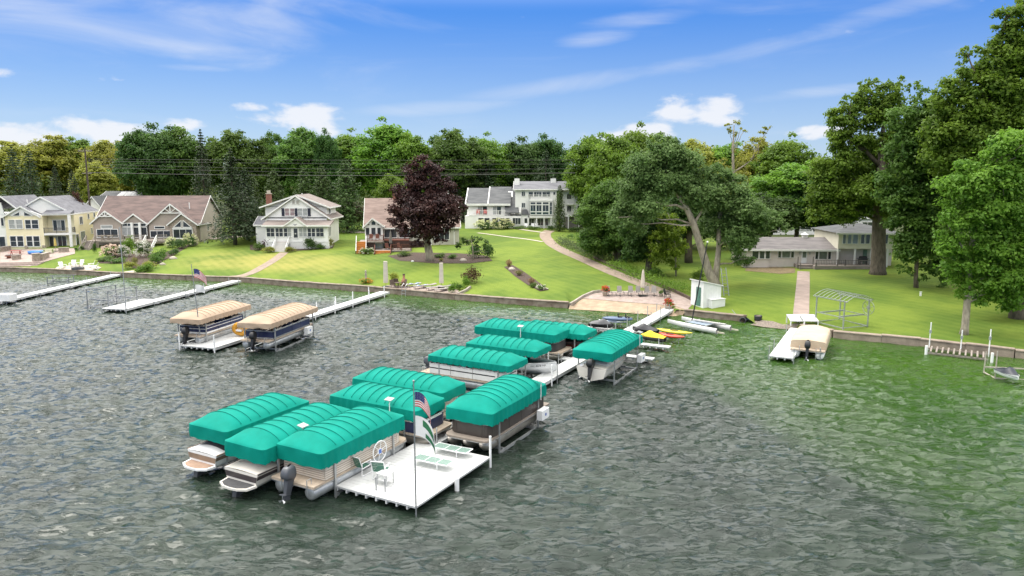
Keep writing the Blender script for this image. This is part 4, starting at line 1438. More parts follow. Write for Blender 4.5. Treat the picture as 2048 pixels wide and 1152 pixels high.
def brown_house():
    h = House('brown_roofed_house', 'long taupe house with brown shingle roof and three white-trimmed front gables', 'house', 290, 488, R(4))
    r = h.root
    X, Z = h.X, h.Z
    zf = Z(479)
    ze = Z(447)
    xl, xr = X(187), X(396)
    D = 13.0
    h.wall(xl, xr, 1.2, D, -1.2, ze + .2, TPL)
    yp = 6.5
    zp = h.at(300, 393, yp)[1]
    xrl = h.at(197, 393, yp)[0]; xrr = h.at(409, 393, yp)[0]
    # side gable walls
    for xx in (xl + .02, xr - .22):
        MB().prism([(1.2, ze + .1), (D, ze + .1), (yp, zp - .25)], xx, xx + .2, 'x').build('gable', TPL, r)
    h.roof_x(xl + .2, xr - .2, 1.0, D, ze + .25, zp, SHB, yp, over=.5)
    # left bay
    def bay(px0, px1, pxp, pyp, pye, y, depth, m, brace=True, bot=None):
        a, b = X(px0, y), X(px1, y)
        p, z = h.at(pxp, pyp, y)
        e = h.at(pxp, pye, y)[1]
        h.wall(a + .15, b - .15, y, 1.19, -1.2, e + .2, m)
        h.gable_front(a + .15, b - .15, p, e + .22, z - .25, y, y + .25, m)
        h.roof_y(a, b, p, e, z, y, depth, SHB, over=.25)
        if brace:
            mb = MB()
            w = (b - a) * .2
            zb = z - (z - e) * .42
            yy = y - .32
            mb.bar((p - w, yy, zb), (p + w, yy, zb), .1, .16)
            mb.bar((p, yy, zb), (p, yy, z), .1, .14)
            mb.bar((p, yy, zb), (p - w * .5, yy, zb + (z - zb) * .5), .08, .1)
            mb.bar((p, yy, zb), (p + w * .5, yy, zb + (z - zb) * .5), .08, .1)
            mb.build('gable_brace', TRIM, r)
    bay(184, 244, 210.6, 423, 446, 0, 5.2, TPE)
    bay(247, 291, 267.5, 429, 445.5, .3, 3.8, TPE, False)
    bay(296, 395, 340.6, 409, 449, .25, 6.3, TPE)
    bay(337, 394, 363.2, 428, 449, -.35, 3.0, STONE, False)
    # windows: left bay
    h.wpx(195, 459, 235, 474, 0, nx=3)
    h.wpx(203, 451, 224, 456.5, 0, pane=BLIND)
    # entry
    for a, b, n in ((246, 264, 2), (282, 293, 1)):
        h.wpx(a, 447, b, 452, .3, nx=n)
        h.wpx(a, 455, b, 471, .3, nx=n, pane=[BLIND, BLIND] if a < 270 else [GLASS])
    h.wpx(267, 447, 277.5, 452, .3)
    dx0, dz0 = h.at(269, 474, .3); dx1, dz1 = h.at(278, 455, .3)
    d = h.win(dx0, dx1, dz0, dz1, .3, name='door')
    MB().box(dx1 - .15, dx1 - .1, .15, .2, (dz0 + dz1) / 2 - .1, (dz0 + dz1) / 2 + .1).build('handle', ALU, d)
    for px in (264.5, 280):
        xx = h.at(px, 450, 0)[0]
        h.wall(xx - .18, xx + .18, -.35, -.05, -.3, Z(445), TRIM, 'porch_column')
    # right bay
    h.wpx(302, 462, 340, 474, .25, nx=3)
    h.wpx(310, 453, 329, 457, .25, pane=GLASS)
    h.wpx(348, 459, 384, 476, -.35, nx=3, pane=[GLASS, GLASS, GLASS])
    h.tri_win([h.at(347, 454.5, -.35), h.at(362.5, 454.5, -.35), h.at(362.5, 440.5, -.35)], -.35)
    h.tri_win([h.at(366, 440.5, -.35), h.at(366, 454.5, -.35), h.at(383, 454.5, -.35)], -.35)
    mb = MB()
    for q in ((345, 455.5, 385, 457.5), (345, 476, 385, 478)):
        a = h.at(q[0], q[3], -.35); b = h.at(q[2], q[1], -.35)
        mb.box(a[0], b[0], -.5, -.36, a[1], b[1])
    mb.build('window_trim', TRIM, r)
    h.win(4.5, 5.2, Z(465), Z(450), xr, face='right')
    h.win(8.5, 9.2, Z(465), Z(452), xr, face='right')
    for sx, hh in ((379, .9),):
        x, z = h.at(sx, 415, 3.6)
        MB().tube([(x, 3.6, z - .3), (x, 3.6, z + hh)], [.1, .09], 8).build('vent_pipe', TRIM, r)
    # front deck with steps
    dz = Z(478)
    h.wall(X(189), X(346), -3.2, -.4, dz - .25, dz, WOODG, 'deck')
    h.wall(X(196), X(212), -3.21, -3.1, -.8, dz - .26, STONE, 'deck_footing')
    h.rail([(X(218), -3.1, dz), (X(304), -3.1, dz)], .95, WOODG, .2)
    h.rail([(X(327), -3.1, dz), (X(346), -3.1, dz)], .95, WOODG, .2)
    h.stairs(X(306), X(326), -3.2, dz, 9, WOODG, .3, -1.0, TRIM)
    h.stairs(X(190), X(206), -3.25, dz, 9, WOODG, .3, -1.0, WOODG)
    for px, w in ((214, 1.6), (226, 1.2)):
        MB().box(X(px) - w / 2, X(px) + w / 2, -2.4, -1.6, dz + .7, dz + .8).box(X(px) - .1, X(px) + .1, -2.1, -1.9, dz, dz + .7).build('deck_counter', STONE, r)


brown_house()


def back_houses():
    h = House('white_gabled_house', 'white-gabled house wedged between yellow house and brown roof', 'house', 0, 0, R(10), base=Vector((-81, 147, 4.0)))
    a = h.at(167, 411, 0); p = h.at(184, 395, 0); c = h.at(210, 415, 0)
    h.wall(a[0], c[0] + 2, 0, 9, 0, a[1] - .8, WSD)
    h.gable_front(a[0], 2 * p[0] - a[0], p[0], a[1] - .75, p[1], 0, .3, WSD)
    h.roof_y(a[0], 2 * p[0] - a[0], p[0], a[1] - .7, p[1] + .1, 0, 9, SHD, over=.3)
    h = House('solar_house', 'low grey roof with pale panels showing above the brown roof ridge', 'house', 0, 0, R(2), base=Vector((-82, 160, 4.0)))
    x0, z0 = h.at(196, 396, 0); x1, z1 = h.at(280, 383.5, 4)
    h.wall(x0, x1, 0, 9, 0, z0 - .3, WSD)
    h.roof_x(x0, x1, 0, 9, z0 - .25, z1, SHD, 4.5, over=.3)
    sl = (z1 - z0 + .25) / 4.5
    for i in range(4):
        xa = h.at(236, 390, 2)[0] + i * 1.45
        MB().hexa([(xa, .6, z0 - .25 + sl * .6 + .2), (xa + 1.38, .6, z0 - .25 + sl * .6 + .2), (xa + 1.38, 3.8, z0 - .25 + sl * 3.8 + .2), (xa, 3.8, z0 - .25 + sl * 3.8 + .2),
                   (xa, .6, z0 - .25 + sl * .6 + .27), (xa + 1.38, .6, z0 - .25 + sl * .6 + .27), (xa + 1.38, 3.8, z0 - .25 + sl * 3.8 + .27), (xa, 3.8, z0 - .25 + sl * 3.8 + .27)]).build('roof_panel', BLIND, h.root)
    cx, cz = h.at(274, 381, 4)
    MB().box(cx - .35, cx + .35, 4, 4.7, z0, cz + .3).build('chimney', WSD, h.root)
    h = House('white_garage', 'small white garage half hidden left of the white house', 'garage', 0, 0, R(6), base=Vector((-43.5, 125, hz(-43.5, 125))))
    a = h.at(511, 450, 0); c = h.at(560, 450, 0); p = h.at(519, 430, 0)
    h.wall(a[0], c[0], 0, 7, -.5, a[1], WSD)
    h.roof_x(a[0], c[0], 0, 7, a[1], a[1] + 1.2, SHG, 3.5, over=.3)
    g = House('white_outbuilding', 'white building glimpsed through leaves above the ranch house roof', 'house', 0, 0, 0, base=Vector((62, 140, hz(62, 140))))
    g.wall(-12, 10, 0, 8, -.5, 3.4, WSD)
    g.roof_x(-12, 10, 0, 8, 3.4, 6.0, SHG, 4, over=.4)
    for i in range(5):
        g.win(-10 + i * 4, -8 + i * 4, 1, 2.4, 0, nx=2)


back_houses()


def white_house():
    h = House('white_bungalow', 'white gabled bungalow with glazed porch, black shutters and brick chimney', 'house', 592, 498, R(1))
    r = h.root
    X, Z = h.X, h.Z
    xl, xr = X(529), X(656)
    zf = Z(484)
    zc = Z(451)
    h.wall(xl, xr, .002, 2.6, -.8, zf, WSD, 'foundation')
    h.wall(xl + .1, xr - .1, .06, 2.6, zf + .002, zc, WSD)
    y = 2.6
    xa, xb = X(532, y), X(654, y)
    h.wall(xa, xb, y + .01, 11.5, -.8, h.at(591, 437, y)[1], WSD)
    p = h.at(591, 392.5, y); fl = h.at(525.5, 437.5, y); fr = h.at(661, 437.5, y)
    h.gable_front(xa, xb, p[0], h.at(591, 434, y)[1], p[1] - .2, y, y + .25, WSD)
    h.roof_y(fl[0] + .3, fr[0] - .3, p[0], fl[1] + .15, p[1], y + .1, 11.5, SHW, over=.45)
    # wide dormer behind the front gable
    yd = 3.9
    da, db = X(532, yd), X(655, yd)
    de = h.at(591, 412, yd)[1]
    h.wall(da, db, yd, 10.5, fl[1], de, WSD, 'dormer')
    dp = h.at(600, 390, yd)
    h.roof_y(da, db, p[0], de - .05, h.at(591, 390.5, yd + 1)[1], yd, 10.6, SHW, over=.75, th=.14)
    h.gable_front(da, db, p[0], de - .04, h.at(591, 392.5, yd)[1], yd, yd + .2, WSD, z0=de - .2)
    h.win(5.2, 6.2, h.at(591, 428, yd)[1], h.at(591, 417, yd)[1], db, face='right')
    # porch roof
    zu = h.at(591, 441.5, y)[1]
    MB().prism([(-.45, zc + .05), (y - .01, zu + .1), (y - .01, zu - .1), (-.45, zc - .1)], xl - .4, xr + .4, 'x').build('porch_roof', SHW, r)
    MB().box(xl - .4, xr + .4, -.54, -.456, zc - .16, zc + .08).build('fascia', TRIM, r)
    # entry gable
    ep = h.at(591.5, 436, -.5); e0 = h.at(567, 453.5, -.5); e1 = h.at(614, 453.5, -.5)
    h.gable_front(e0[0] + .2, e1[0] - .2, ep[0], e0[1] + .2, ep[1] - .15, -.5, 0.05, WSD)
    h.roof_y(e0[0] + .1, e1[0] - .1, ep[0], e0[1] + .15, ep[1], -.5, 1.9, SHW, over=.2, th=.12)
    mb = MB()
    b0 = h.at(586, 448, -.5); b1 = h.at(590, 450.5, -.5); b2 = h.at(594, 448, -.5)
    mb.prism([(b0[0], b0[1]), (b1[0], b1[1] - .05), (b2[0], b2[1]), (b1[0] + .0, b1[1] + .08)], -.56, -.505)
    mb.build('bird_ornament', NAVY, r)
    # porch windows
    for a, b in ((534, 540.5), (542, 548.5), (552, 557.5), (559, 565.5), (568.5, 574.5), (576, 582), (599, 605), (607, 613), (616, 622), (624, 630), (633, 639), (640.5, 647)):
        h.wpx(a, 456.5, b, 473, .06, ny=2, pane=random.Random(int(a)).choice([GLASS, GLASS, BLIND]), t=.07)
    d = h.wpx(588, 457, 595, 475.5, .06, name='door', t=.1)
    x_, z_ = h.at(591.5, 467.5, .06)
    MB().ball((x_, -.06, z_), .18, 8, 4).build('wreath', BLIND, d)
    h.win(.5, 1.1, zf + .9, zc - .3, xr - .1, face='right')
    h.win(1.5, 2.1, zf + .9, zc - .3, xr - .1, face='right')
    # upper windows and shutters
    for a, b in ((570.5, 578), (581, 589), (596.3, 604.5), (606.5, 614.2)):
        h.wpx(a, 417, b, 431, y, ny=2, pane=BLIND if a > 590 else mat('window_with_rosy_curtain', (.30, .22, .22), .2, .15, 2), t=.07)
    for a, b in ((564, 569), (590.3, 595), (616, 621)):
        u, v = h.at(a, 432, y), h.at(b, 416.5, y)
        MB().box(u[0], v[0], y - .12, y - .01, u[1], v[1]).build('shutter', NAVY, r)
    for a, b in ((585, 590), (593, 598)):
        h.wpx(a, 400.5, b, 407.5, y, pane=mat('grey_louvre', (.35, .33, .30), .7), t=.05)
    # chimney and vent
    cx, cz = h.at(537, 388, 6)
    MB().box(cx - .38, cx + .38, 5.7, 6.5, fl[1], cz).build('chimney', BRICK, r)
    c2 = MB().box(cx - .45, cx + .45, 5.63, 6.57, cz + .002, cz + .12).box(cx - .25, cx + .25, 5.85, 6.35, cz + .12, h.at(537, 381, 6)[1])
    c2.build('chimney_cap', WALKM, r)
    vx, vz = h.at(604, 386.5, 6.5)
    MB().tube([(vx, 6.5, vz - 1.2), (vx, 6.5, vz)], .09, 8).build('vent_pipe', TRIM, r)
    # front steps
    sx0, sx1 = X(552), X(577)
    h.stairs(sx0, sx1, -.1, zf, 8, mat('white_grey_step', (.62, .60, .56), .8, .08, 2), .3, -.35, TRIM)
    MB().box(sx0, sx1, -.09, -.003, zf - .2, zf + .03).build('sill', BRICK, r)
    h.rail([(xl + .05, -.03, zf - .85), (sx0 - .2, -.03, zf - .85)], .9, TRIM, .18)
    h.rail([(sx1 + .2, -.03, zf - .85), (xr - .05, -.03, zf - .85)], .9, TRIM, .18)


white_house()


def tan_house():
    h = House('tan_house', 'greige house with tan roof, wooden decks and gabled sunroom behind the purple maple', 'house', 800, 492, R(8))
    r = h.root
    X, Z = h.X, h.Z
    x0, x1 = X(730), X(918)
    ze = Z(453)
    D = 12
    zlow = -2.3
    h.wall(x0, x1, 0, D, zlow, ze, TAN)
    yp = 6.0
    zp = h.at(770, 398, yp)[1]
    for xx in (x0 + .02, x1 - .22):
        MB().prism([(0.01, ze + .02), (D, ze + .02), (D, ze + 1.6), (yp, zp - .1)], xx, xx + .2, 'x').build('gable', TAN, r)
    h.roof_x(x0 + .2, x1 - .2, 0, D, ze, zp, SHT, yp, zb=ze + 1.8, over=.45)
    # upper side wall at the left
    a = h.at(727, 452, 3)
    # sunroom
    sx0, sx1 = X(729.5, -1.6), X(765, -1.6)
    sp = h.at(744.5, 437.5, -1.6); se = h.at(744, 452, -1.6)[1]
    h.wall(sx0, sx1, -1.6, -.01, zlow, se, WSD)
    h.gable_front(sx0, sx1, sp[0], se + .01, sp[1] - .2, -1.6, -1.35, WSD)
    h.roof_y(sx0 + .1, sx1 - .1, sp[0], se + .1, sp[1], -1.6, 3.2, SHT, over=.4)
    for a, b in ((732, 738.5), (743, 751), (755, 761.5)):
        h.wpx(a, 455.5, b, 470, -1.6, t=.09)
    h.tri_win([h.at(742.5, 450.5, -1.6), h.at(751.5, 450.5, -1.6), h.at(751.5, 444.5, -1.6), h.at(747, 440.5, -1.6), h.at(742.5, 444.5, -1.6)], -1.6)
    h.tri_win([h.at(732, 450.5, -1.6), h.at(739.5, 450.5, -1.6), h.at(739.5, 445.5, -1.6)], -1.6)
    h.tri_win([h.at(754.5, 450.5, -1.6), h.at(761.5, 450.5, -1.6), h.at(754.5, 445.5, -1.6)], -1.6)
    # patio doors and windows
    for a, b, n in ((769, 793, 2), (799, 818, 2), (870, 898, 3)):
        h.wpx(a, 457, b, 475 if a < 860 else 479, 0, nx=n)
    h.wpx(866, 492, 900, 508, 0, nx=3, pane=[BLIND, mat('green_tinted_glass', (.10, .16, .14), .1), BLIND])
    for px in (862, 908):
        xx = X(px); h.wall(xx - .06, xx + .06, -.06, -.003, zlow, ze - .05, TRIM, 'corner_board')
    for (ya, yb, za, zb) in ((1.5, 2.0, Z(462), Z(457)), (3.5, 4.0, Z(461), Z(456)), (5.5, 6.0, Z(460), Z(455)), (7.4, 7.9, Z(459), Z(454)), (8.4, 8.9, Z(459), Z(454)), (6.3, 7.0, Z(437), Z(421))):
        h.win(ya, yb, za, zb, x1, face='right', t=.07)
    cx, cz = h.at(919, 375, 8)
    MB().box(X(790) - .4, X(790) + .4, 5.6, 6.4, zp - .5, zp + .9).build('chimney', BRICK, r)
    MB().box(x1 - 2.0, x1 - 1.3, 7.0, 7.7, zp - 2, zp + 1.8).build('chimney', WSD, r)
    # decks: upper and lower, with orange steps
    zu = Z(477)
    zl = zu - 1.35
    h.wall(X(722), X(768), -5.0, -1.62, zu - .2, zu, WOODG, 'upper_deck')
    h.wall(X(768) + .01, X(818), -2.6, -.02, zu - .2, zu, WOODR, 'upper_deck')
    h.wall(X(752), X(822), -6.6, -2.62, zl - .2, zl, WOODG, 'lower_deck')
    h.wall(X(786), X(856), -2.58, -2.45, zlow, zu - .22, LATT, 'lattice_skirt')
    h.wall(X(724), X(752), -4.9, -4.8, zlow, zu - .22, LATT, 'lattice_skirt')
    h.wall(X(783), X(822), -6.55, -6.45, zlow, zl - .21, LATT, 'lattice_skirt')
    h.stairs(X(717), X(735), -5.0, zu, 7, WOODO, .3, zl - .9, WOODR)
    h.stairs(X(753), X(782), -6.6, zl, 6, WOODO, .33, zl - 1.15, WOODR)
    h.rail([(X(737), -4.95, zu), (X(768), -4.95, zu), (X(768), -2.7, zu)], .95, WOODR, .13)
    h.rail([(X(784), -6.5, zl), (X(821), -6.5, zl), (X(821), -2.7, zl)], .95, WOODR, .13)
    for s in (716.5, 735.5):
        mb = MB(); xx = X(s)
        mb.bar((xx, -7.1, zl), (xx, -5.0, zu + .9), .1, .14); mb.build('white_handrail', TRIM, r)
    return h


TANH = tan_house()


def condo():
    h = House('white_condominium', 'white three-storey condominium with balconies, sunroom and dark grey sloping roofs', 'apartment house', 1040, 456, R(-2))
    r = h.root
    X, Z = h.X, h.Z
    # left wing: long sloping roofs over two storeys
    xa, xb, xc = X(933), X(975), X(1020)
    D = 11
    z2 = Z(408)
    h.wall(X(930), X(1042), 0, D, -.5, Z(432), WSD)
    h.wall(xa, X(1019), 1.6, D, Z(432) + .002, z2, WSD)
    for (p0, p1, t0, t1, yt, nm) in ((932, 976, 376, 407.5, 7.0, 'roof'), (977, 1021, 373.5, 407.5, 7.4, 'roof')):
        a0, za = h.at(p0, t1, .9); a1, _ = h.at(p1, t1, .9)
        b0, zb = h.at(p0, t0, yt); b1, _ = h.at(p1 - 8, t0, yt)
        MB().hexa([(a0, .9, za - .15), (a1, .9, za - .15), (a1, yt, zb - .15), (a0, yt, zb - .15), (a0, .9, za), (a1, .9, za), (a1, yt, zb), (a0, yt, zb)]).build(nm, SHD, r)
        MB().hexa([(a0, yt + .001, zb - .15), (a1, yt + .001, zb - .15), (a1, D + .4, zb - 2.2), (a0, D + .4, zb - 2.2), (a0, yt + .001, zb), (a1, yt + .001, zb), (a1, D + .4, zb - 2.05), (a0, D + .4, zb - 2.05)]).build(nm, SHD, r)
        MB().box(a0, a1, .8, .896, za - .4, za + .02).build('fascia', TRIM, r)
        mb = MB(); mb.prism([(.9, za + .05), (yt, zb + .05), (yt, zb - .2), (.9, za - .2)], a0 - .22, a0 - .01, 'x'); mb.build('parapet', TRIM, r)
        MB().prism([(1.6, za - .2), (D, za - .2), (D, zb - 2.3), (yt, zb - .2)], a0 + .02, a0 + .2, 'x').build('gable', WSD, r)
    # lower dark slope to the right
    a0, za = h.at(1010, 425, -.2); a1, _ = h.at(1039, 425, -.2); b0, zb = h.at(1008, 377, 6.5); b1, _ = h.at(1028, 377, 6.5)
    MB().hexa([(a0, -.2, za - .2), (a1, -.2, za - .2), (b1, 6.5, zb - .2), (b0, 6.5, zb - .2), (a0, -.2, za), (a1, -.2, za), (b1, 6.5, zb), (b0, 6.5, zb)]).build('roof', SHD, r)
    MB().prism([(-.2, za + .06), (6.5, zb + .06), (6.5, zb - .3), (-.2, za - .3)], a1 + .005, a1 + .2, 'x').build('parapet', TRIM, r)
    s0 = h.at(1016, 392, 4.2); s1 = h.at(1026, 383.5, 5.4)
    f = lambda y: za + (zb - za) * (y + .2) / 6.7
    MB().hexa([(s0[0], 4.0, f(4.0) + .01), (s1[0], 4.0, f(4.0) + .01), (s1[0], 5.5, f(5.5) + .01), (s0[0], 5.5, f(5.5) + .01), (s0[0], 4.0, f(4.0) + .12), (s1[0], 4.0, f(4.0) + .12), (s1[0], 5.5, f(5.5) + .12), (s0[0], 5.5, f(5.5) + .12)]).build('skylight', WHITE, r)
    # balconies of the left wing
    for p0, p1 in ((938, 977), (983, 1010)):
        zz = Z(430.5)
        h.wall(X(p0), X(p1), -.05, 1.59, zz - .12, zz + .01, TRIM, 'balcony_floor')
        h.rail([(X(p0), 0, zz), (X(p1), 0, zz)], .95, TRIM, .25)
    for a, b in ((956, 965), (965.5, 974), (986, 993), (994, 1002)):
        h.wpx(a, 413, b, 429, 1.6, pane=BLIND if a in (956, 986) else GLASS, t=.08)
    for a, b, n in ((957, 967, 1), (969, 979, 1), (985, 996, 1), (998.5, 1009, 2), (1011, 1019, 1), (1025.5, 1041, 3)):
        h.wpx(a, 436, b, 448.5, 0, nx=n, name='glass_door')
    # right wing, three storeys
    xl, xr = X(1030), X(1113)
    zt = Z(379)
    h.wall(X(1042) + .01, X(1056), .3, D, -.5, Z(430), WSD)
    h.wall(xl, xr, 1.2, D, Z(430) + .002, zt, WSD)
    h.wall(X(1056) + .01, xr, 1.0, D, -.5, Z(430), WSD)
    yp = 5.5
    zp = h.at(1060, 364, yp)[1]
    h.roof_x(xl, X(1150), 1.0, D, zt + .05, zp, SHG, yp, over=.4)
    for p0, p1, yy in ((1029, 1039, 3.0), (1101.5, 1112, 4.5)):
        a = h.at(p0, 357, yy); b = h.at(p1, 357, yy)
        MB().box(a[0], b[0], yy, yy + 1.0, zt - .5, a[1]).build('chimney', WSD, r)
        MB().box(a[0] + .3, b[0] - .3, yy + .3, yy + .7, a[1] + .002, a[1] + .15).build('chimney_cap', DGREY, r)
    MB().prism([(1.2, zt), (D, zt), (yp, zp)], xl - .2, xl - .02, 'x').build('gable', WSD, r)
    # sunroom on first floor, balcony above
    s0, s1 = X(1059, -.6), X(1105, -.6)
    zA, zB = h.at(1080, 431, -.6)[1], h.at(1080, 402.5, -.6)[1]
    h.wall(s0, s1, -.6, 1.19, zA - .5, zA, TRIM, 'sunroom_floor')
    h.wall(s0, s1, -.6, 1.19, zB + .002, zB + .3, TRIM, 'balcony_floor')
    for a, b in ((1061, 1071), (1073, 1083), (1085.5, 1097)):
        for (t, bb) in ((404.5, 408.5), (410.5, 422.5), (424.5, 428.5)):
            h.wpx(a, t, b, bb, -.6, nx=2 if t == 410.5 else 1, t=.13)
    h.wpx(1099.5, 404.5, 1104, 428.5, -.6, t=.13, ny=3)
    h.wall(s0, s1, -.3, 1.18, zA + .01, zB, GLASS, 'sunroom_glazing')
    h.rail([(s0, 1.1, zB + .3), (s0, -.5, zB + .3), (X(1112, -.6), -.5, zB + .3)], 1.0, TRIM, .2)
    for a, b, n in ((1057.5, 1066, 1), (1068, 1083, 3), (1085, 1100, 2)):
        h.wpx(a, 384, b, 392.5 if a < 0 else 393, 1.2, nx=n, name='glass_door')
    h.wpx(1106.5, 384, 1110.5, 390.5, 1.2)
    for t, bb in ((383, 392), (406, 415)):
        h.wpx(1043.5, t, 1050, bb, 1.2, nx=2)
    # dark lean-to roof
    a0, za = h.at(1043, 429, .2); a1, _ = h.at(1058, 429, .2); b0, zb = h.at(1044, 418.5, 1.2); b1, _ = h.at(1054, 418.5, 1.2)
    MB().hexa([(a0, .1, za - .1), (a1, .1, za - .1), (b1, 1.18, zb - .1), (b0, 1.18, zb - .1), (a0, .1, za), (a1, .1, za), (b1, 1.18, zb), (b0, 1.18, zb)]).build('roof', SHD, r)
    for a, b, n in ((1049, 1054.5, 1),):
        h.wpx(a, 436.5, b, 449, .3, nx=n)
    for a, b, n in ((1057, 1068, 2), (1075, 1087, 2), (1090.5, 1096, 1)):
        h.wpx(a, 437.5, b, 450.5, 1.0, nx=n, name='glass_door')
    for px in (1057, 1073, 1088, 1102):
        xx = X(px, -.5); h.wall(xx - .1, xx + .1, -.55, -.35, -.5, zA - .52, TRIM, 'porch_post')
    # far right wing, half hidden by trees
    x3, x4 = X(1124), X(1190)
    h.wall(x3, x4, 2.5, D, -.5, Z(386), WSD)
    h.gable_front(x3, x4, X(1152), Z(386), Z(366), 2.5, 2.8, WSD)
    h.roof_y(x3, x4, X(1152), Z(386), Z(365), 2.5, D, SHG, over=.5)
    for zz in (Z(432), Z(408)):
        h.wall(X(1133), X(1146), .8, 2.49, zz - .2, zz, TRIM, 'balcony_floor')
        h.rail([(X(1133), .9, zz), (X(1146), .9, zz)], .95, TRIM, .25)
    for px in (1137, 1158):
        xx = X(px); h.wall(xx - .1, xx + .1, .8, 1.0, -.5, Z(432) - .21 if px < 1150 else Z(445), TRIM, 'porch_post')
    for t, b in ((388, 398), (412, 424), (438, 450)):
        h.wpx(1134, t, 1142, b, 2.5, nx=2)
        h.wpx(1155, t, 1165, b, 2.5, nx=2)
    h.wall(X(1128), X(1185), 2.35, 2.45, -.5, Z(434), mat('grey_stone_veneer', (.22, .2, .18), .9, .2, 2), 'base_cladding')  # stone base in one grey-brown tone


condo()


def ranch():
    h = House('ranch_house', 'low pinkish-white ranch house with grey roof, cupola and two-storey wing', 'house', 1600, 533, R(-3))
    r = h.root
    X, Z = h.X, h.Z
    W = mat('pinkish_white_siding', (0.66, 0.60, 0.54), 0.75, 0.05, .8)
    C = mat('cream_white_siding', (0.68, 0.64, 0.52), 0.75, 0.05, .8)
    x0, x1 = X(1492), X(1680)
    ze = Z(500)
    h.wall(x0, X(1541), -.25, 1.0, -.5, ze, W)
    h.wall(X(1541) + .01, x1, .002, 7, -.5, ze, W)
    h.wall(x0, X(1541), 1.01, 7, -.5, ze, W)
    yp = 4.0
    zp = h.at(1600, 476.5, yp)[1]
    h.roof_x(x0, x1 - .3, -.2, 8.2, ze + .05, zp, shingle('speckled_grey_shingle', (.13, .12, .12), (.22, .20, .195)), yp, over=.35)
    cx, cz = h.at(1609, 477, yp)
    cu = MB().box(cx - .32, cx + .32, yp - .32, yp + .32, zp, zp + .5).build('cupola', TRIM, r)
    MB().add([(cx - .45, yp - .45, zp + .502), (cx + .45, yp - .45, zp + .502), (cx + .45, yp + .45, zp + .502), (cx - .45, yp + .45, zp + .502), (cx, yp, zp + .85)], [(3, 2, 1, 0), (0, 1, 4), (1, 2, 4), (2, 3, 4), (3, 0, 4)]).build('cupola_roof', TRIM, cu)
    for a, b, n in ((1504, 1517, 1), (1519, 1529, 1), (1531, 1540, 1)):
        h.wpx(a, 502, b, 517, -.25, nx=n, t=.06)
    GR = mat('green_grey_glass', (.14, .17, .14), .12, .2, 2)
    for a, b in ((1556, 1588), (1630, 1662)):
        xa, za = h.at(a, 515 if a < 1600 else 518, 0); xb, zb = h.at(b, 501.5 if a < 1600 else 503.5, 0)
        w = xb - xa
        h.win(xa, xa + w * .18, za, zb, 0, t=.05)
        h.win(xa + w * .25, xa + w * .75, za, zb, 0, t=.05, pane=GR)
        h.win(xa + w * .82, xb, za, zb, 0, t=.05)
    d0 = h.at(1602, 526, 0); d1 = h.at(1614, 501.5, 0)
    d = MB().box(d0[0], d1[0], -.08, -.004, d0[1], d1[1]).build('door', WHITE, r)
    w0 = h.at(1604.5, 515, 0); w1 = h.at(1612.5, 503.5, 0)
    MB().box(w0[0], w1[0], -.11, -.085, w0[1], w1[1]).build('pane', GR, d)
    for px in (1599.5, 1619.5):
        a = h.at(px, 507, 0)
        MB().box(a[0] - .07, a[0] + .07, -.15, -.004, a[1] - .12, a[1] + .12).build('wall_lamp', ALU, r)
    # two-storey wing
    xb0, xb1 = X(1679, -.8), X(1800, -.8)
    z2 = Z(465, -.8)
    zm = Z(497, -.8)
    h.wall(xb0, xb1, -.8, 8, zm, z2, C, 'upper_wall')
    h.wall(xb0, xb1, .8, 8, -.5, zm - .002, W)
    for px in (1680, 1714.5, 1747, 1780):
        xx = X(px, -.8); h.wall(xx - .1, xx + .1, -.78, -.55, -.4, zm - .01, TRIM, 'porch_post')
    xm = (xb0 + xb1) / 2
    zr = h.at(1730, 446.5, 3.5)[1]
    o = .5
    e = [(xb0 - o, -.8 - o, z2), (xb1 + o, -.8 - o, z2), (xb1 + o, 8 + o, z2), (xb0 - o, 8 + o, z2), (xb0 + 3.2, 3.6, zr), (xb1 - 3.2, 3.6, zr)]
    MB().add(e, [(3, 2, 1, 0), (0, 1, 5, 4), (1, 2, 5), (2, 3, 4, 5), (3, 0, 4)]).build('roof', SHD, r)
    MB().box(xb0 - o, xb1 + o, -.8 - o - .06, -.8 - o + .02, z2 - .2, z2 - .003).build('fascia', TRIM, r)
    BLU = mat('sky_tinted_glass', (.20, .24, .30), .08, .2, 1)
    for a, b in ((1685, 1692), (1695, 1703), (1705, 1716), (1721, 1729), (1731, 1740), (1750, 1760), (1765, 1776)):
        h.wpx(a, 469, b, 487, -.8, t=.06, pane=BLU if a < 1718 else GLASS)
    h.wall(X(1730, .8), X(1738, .8), .72, .796, -.3, zm - .25, mat('sage_green_door', (.16, .24, .19), .5), 'door')
    # porch slab, rails, steps
    zs = Z(527)
    h.wall(X(1620), X(1745), -2.6, -.01 if True else 0, -.7, zs, WOODG, 'porch_floor')
    h.rail([(X(1624), -2.55, zs), (X(1665), -2.55, zs), (X(1680), -2.55, zs), (X(1745), -2.55, zs)], .75, mat('grey_porch_rail', (.20, .18, .165), .9, .15, 3), .2, 3.0)
    h.wall(X(1592), X(1622) - .01, -1.6, -.01, -.5, zs + .05, WOODG, 'door_landing')
    h.stairs(X(1592), X(1622) - .01, -1.6, zs + .04, 3, WOODG, .3, -.45, None)
    mb = MB()
    for px in (1592, 1622):
        xx = X(px); mb.bar((xx, -1.6, -.4), (xx, -1.6, zs + 1.1), .12); mb.bar((xx, -2.6, -.4), (xx, -2.6, zs + .4), .12)
    mb.build('newel_post', mat('grey_porch_rail', (.2, .18, .165)), r)
    MB().box(X(1490), X(1590), -.4, -.26, -.5, -.1).build('plinth', CONC, r)
    # grill on the porch
    g = thing('barbecue_grill', 'black barbecue grill on the ranch house porch beside the green door', 'grill', h.o + h.ax * X(1727) + h.ay * -.6 + Vector((0, 0, zs)), h.rot)
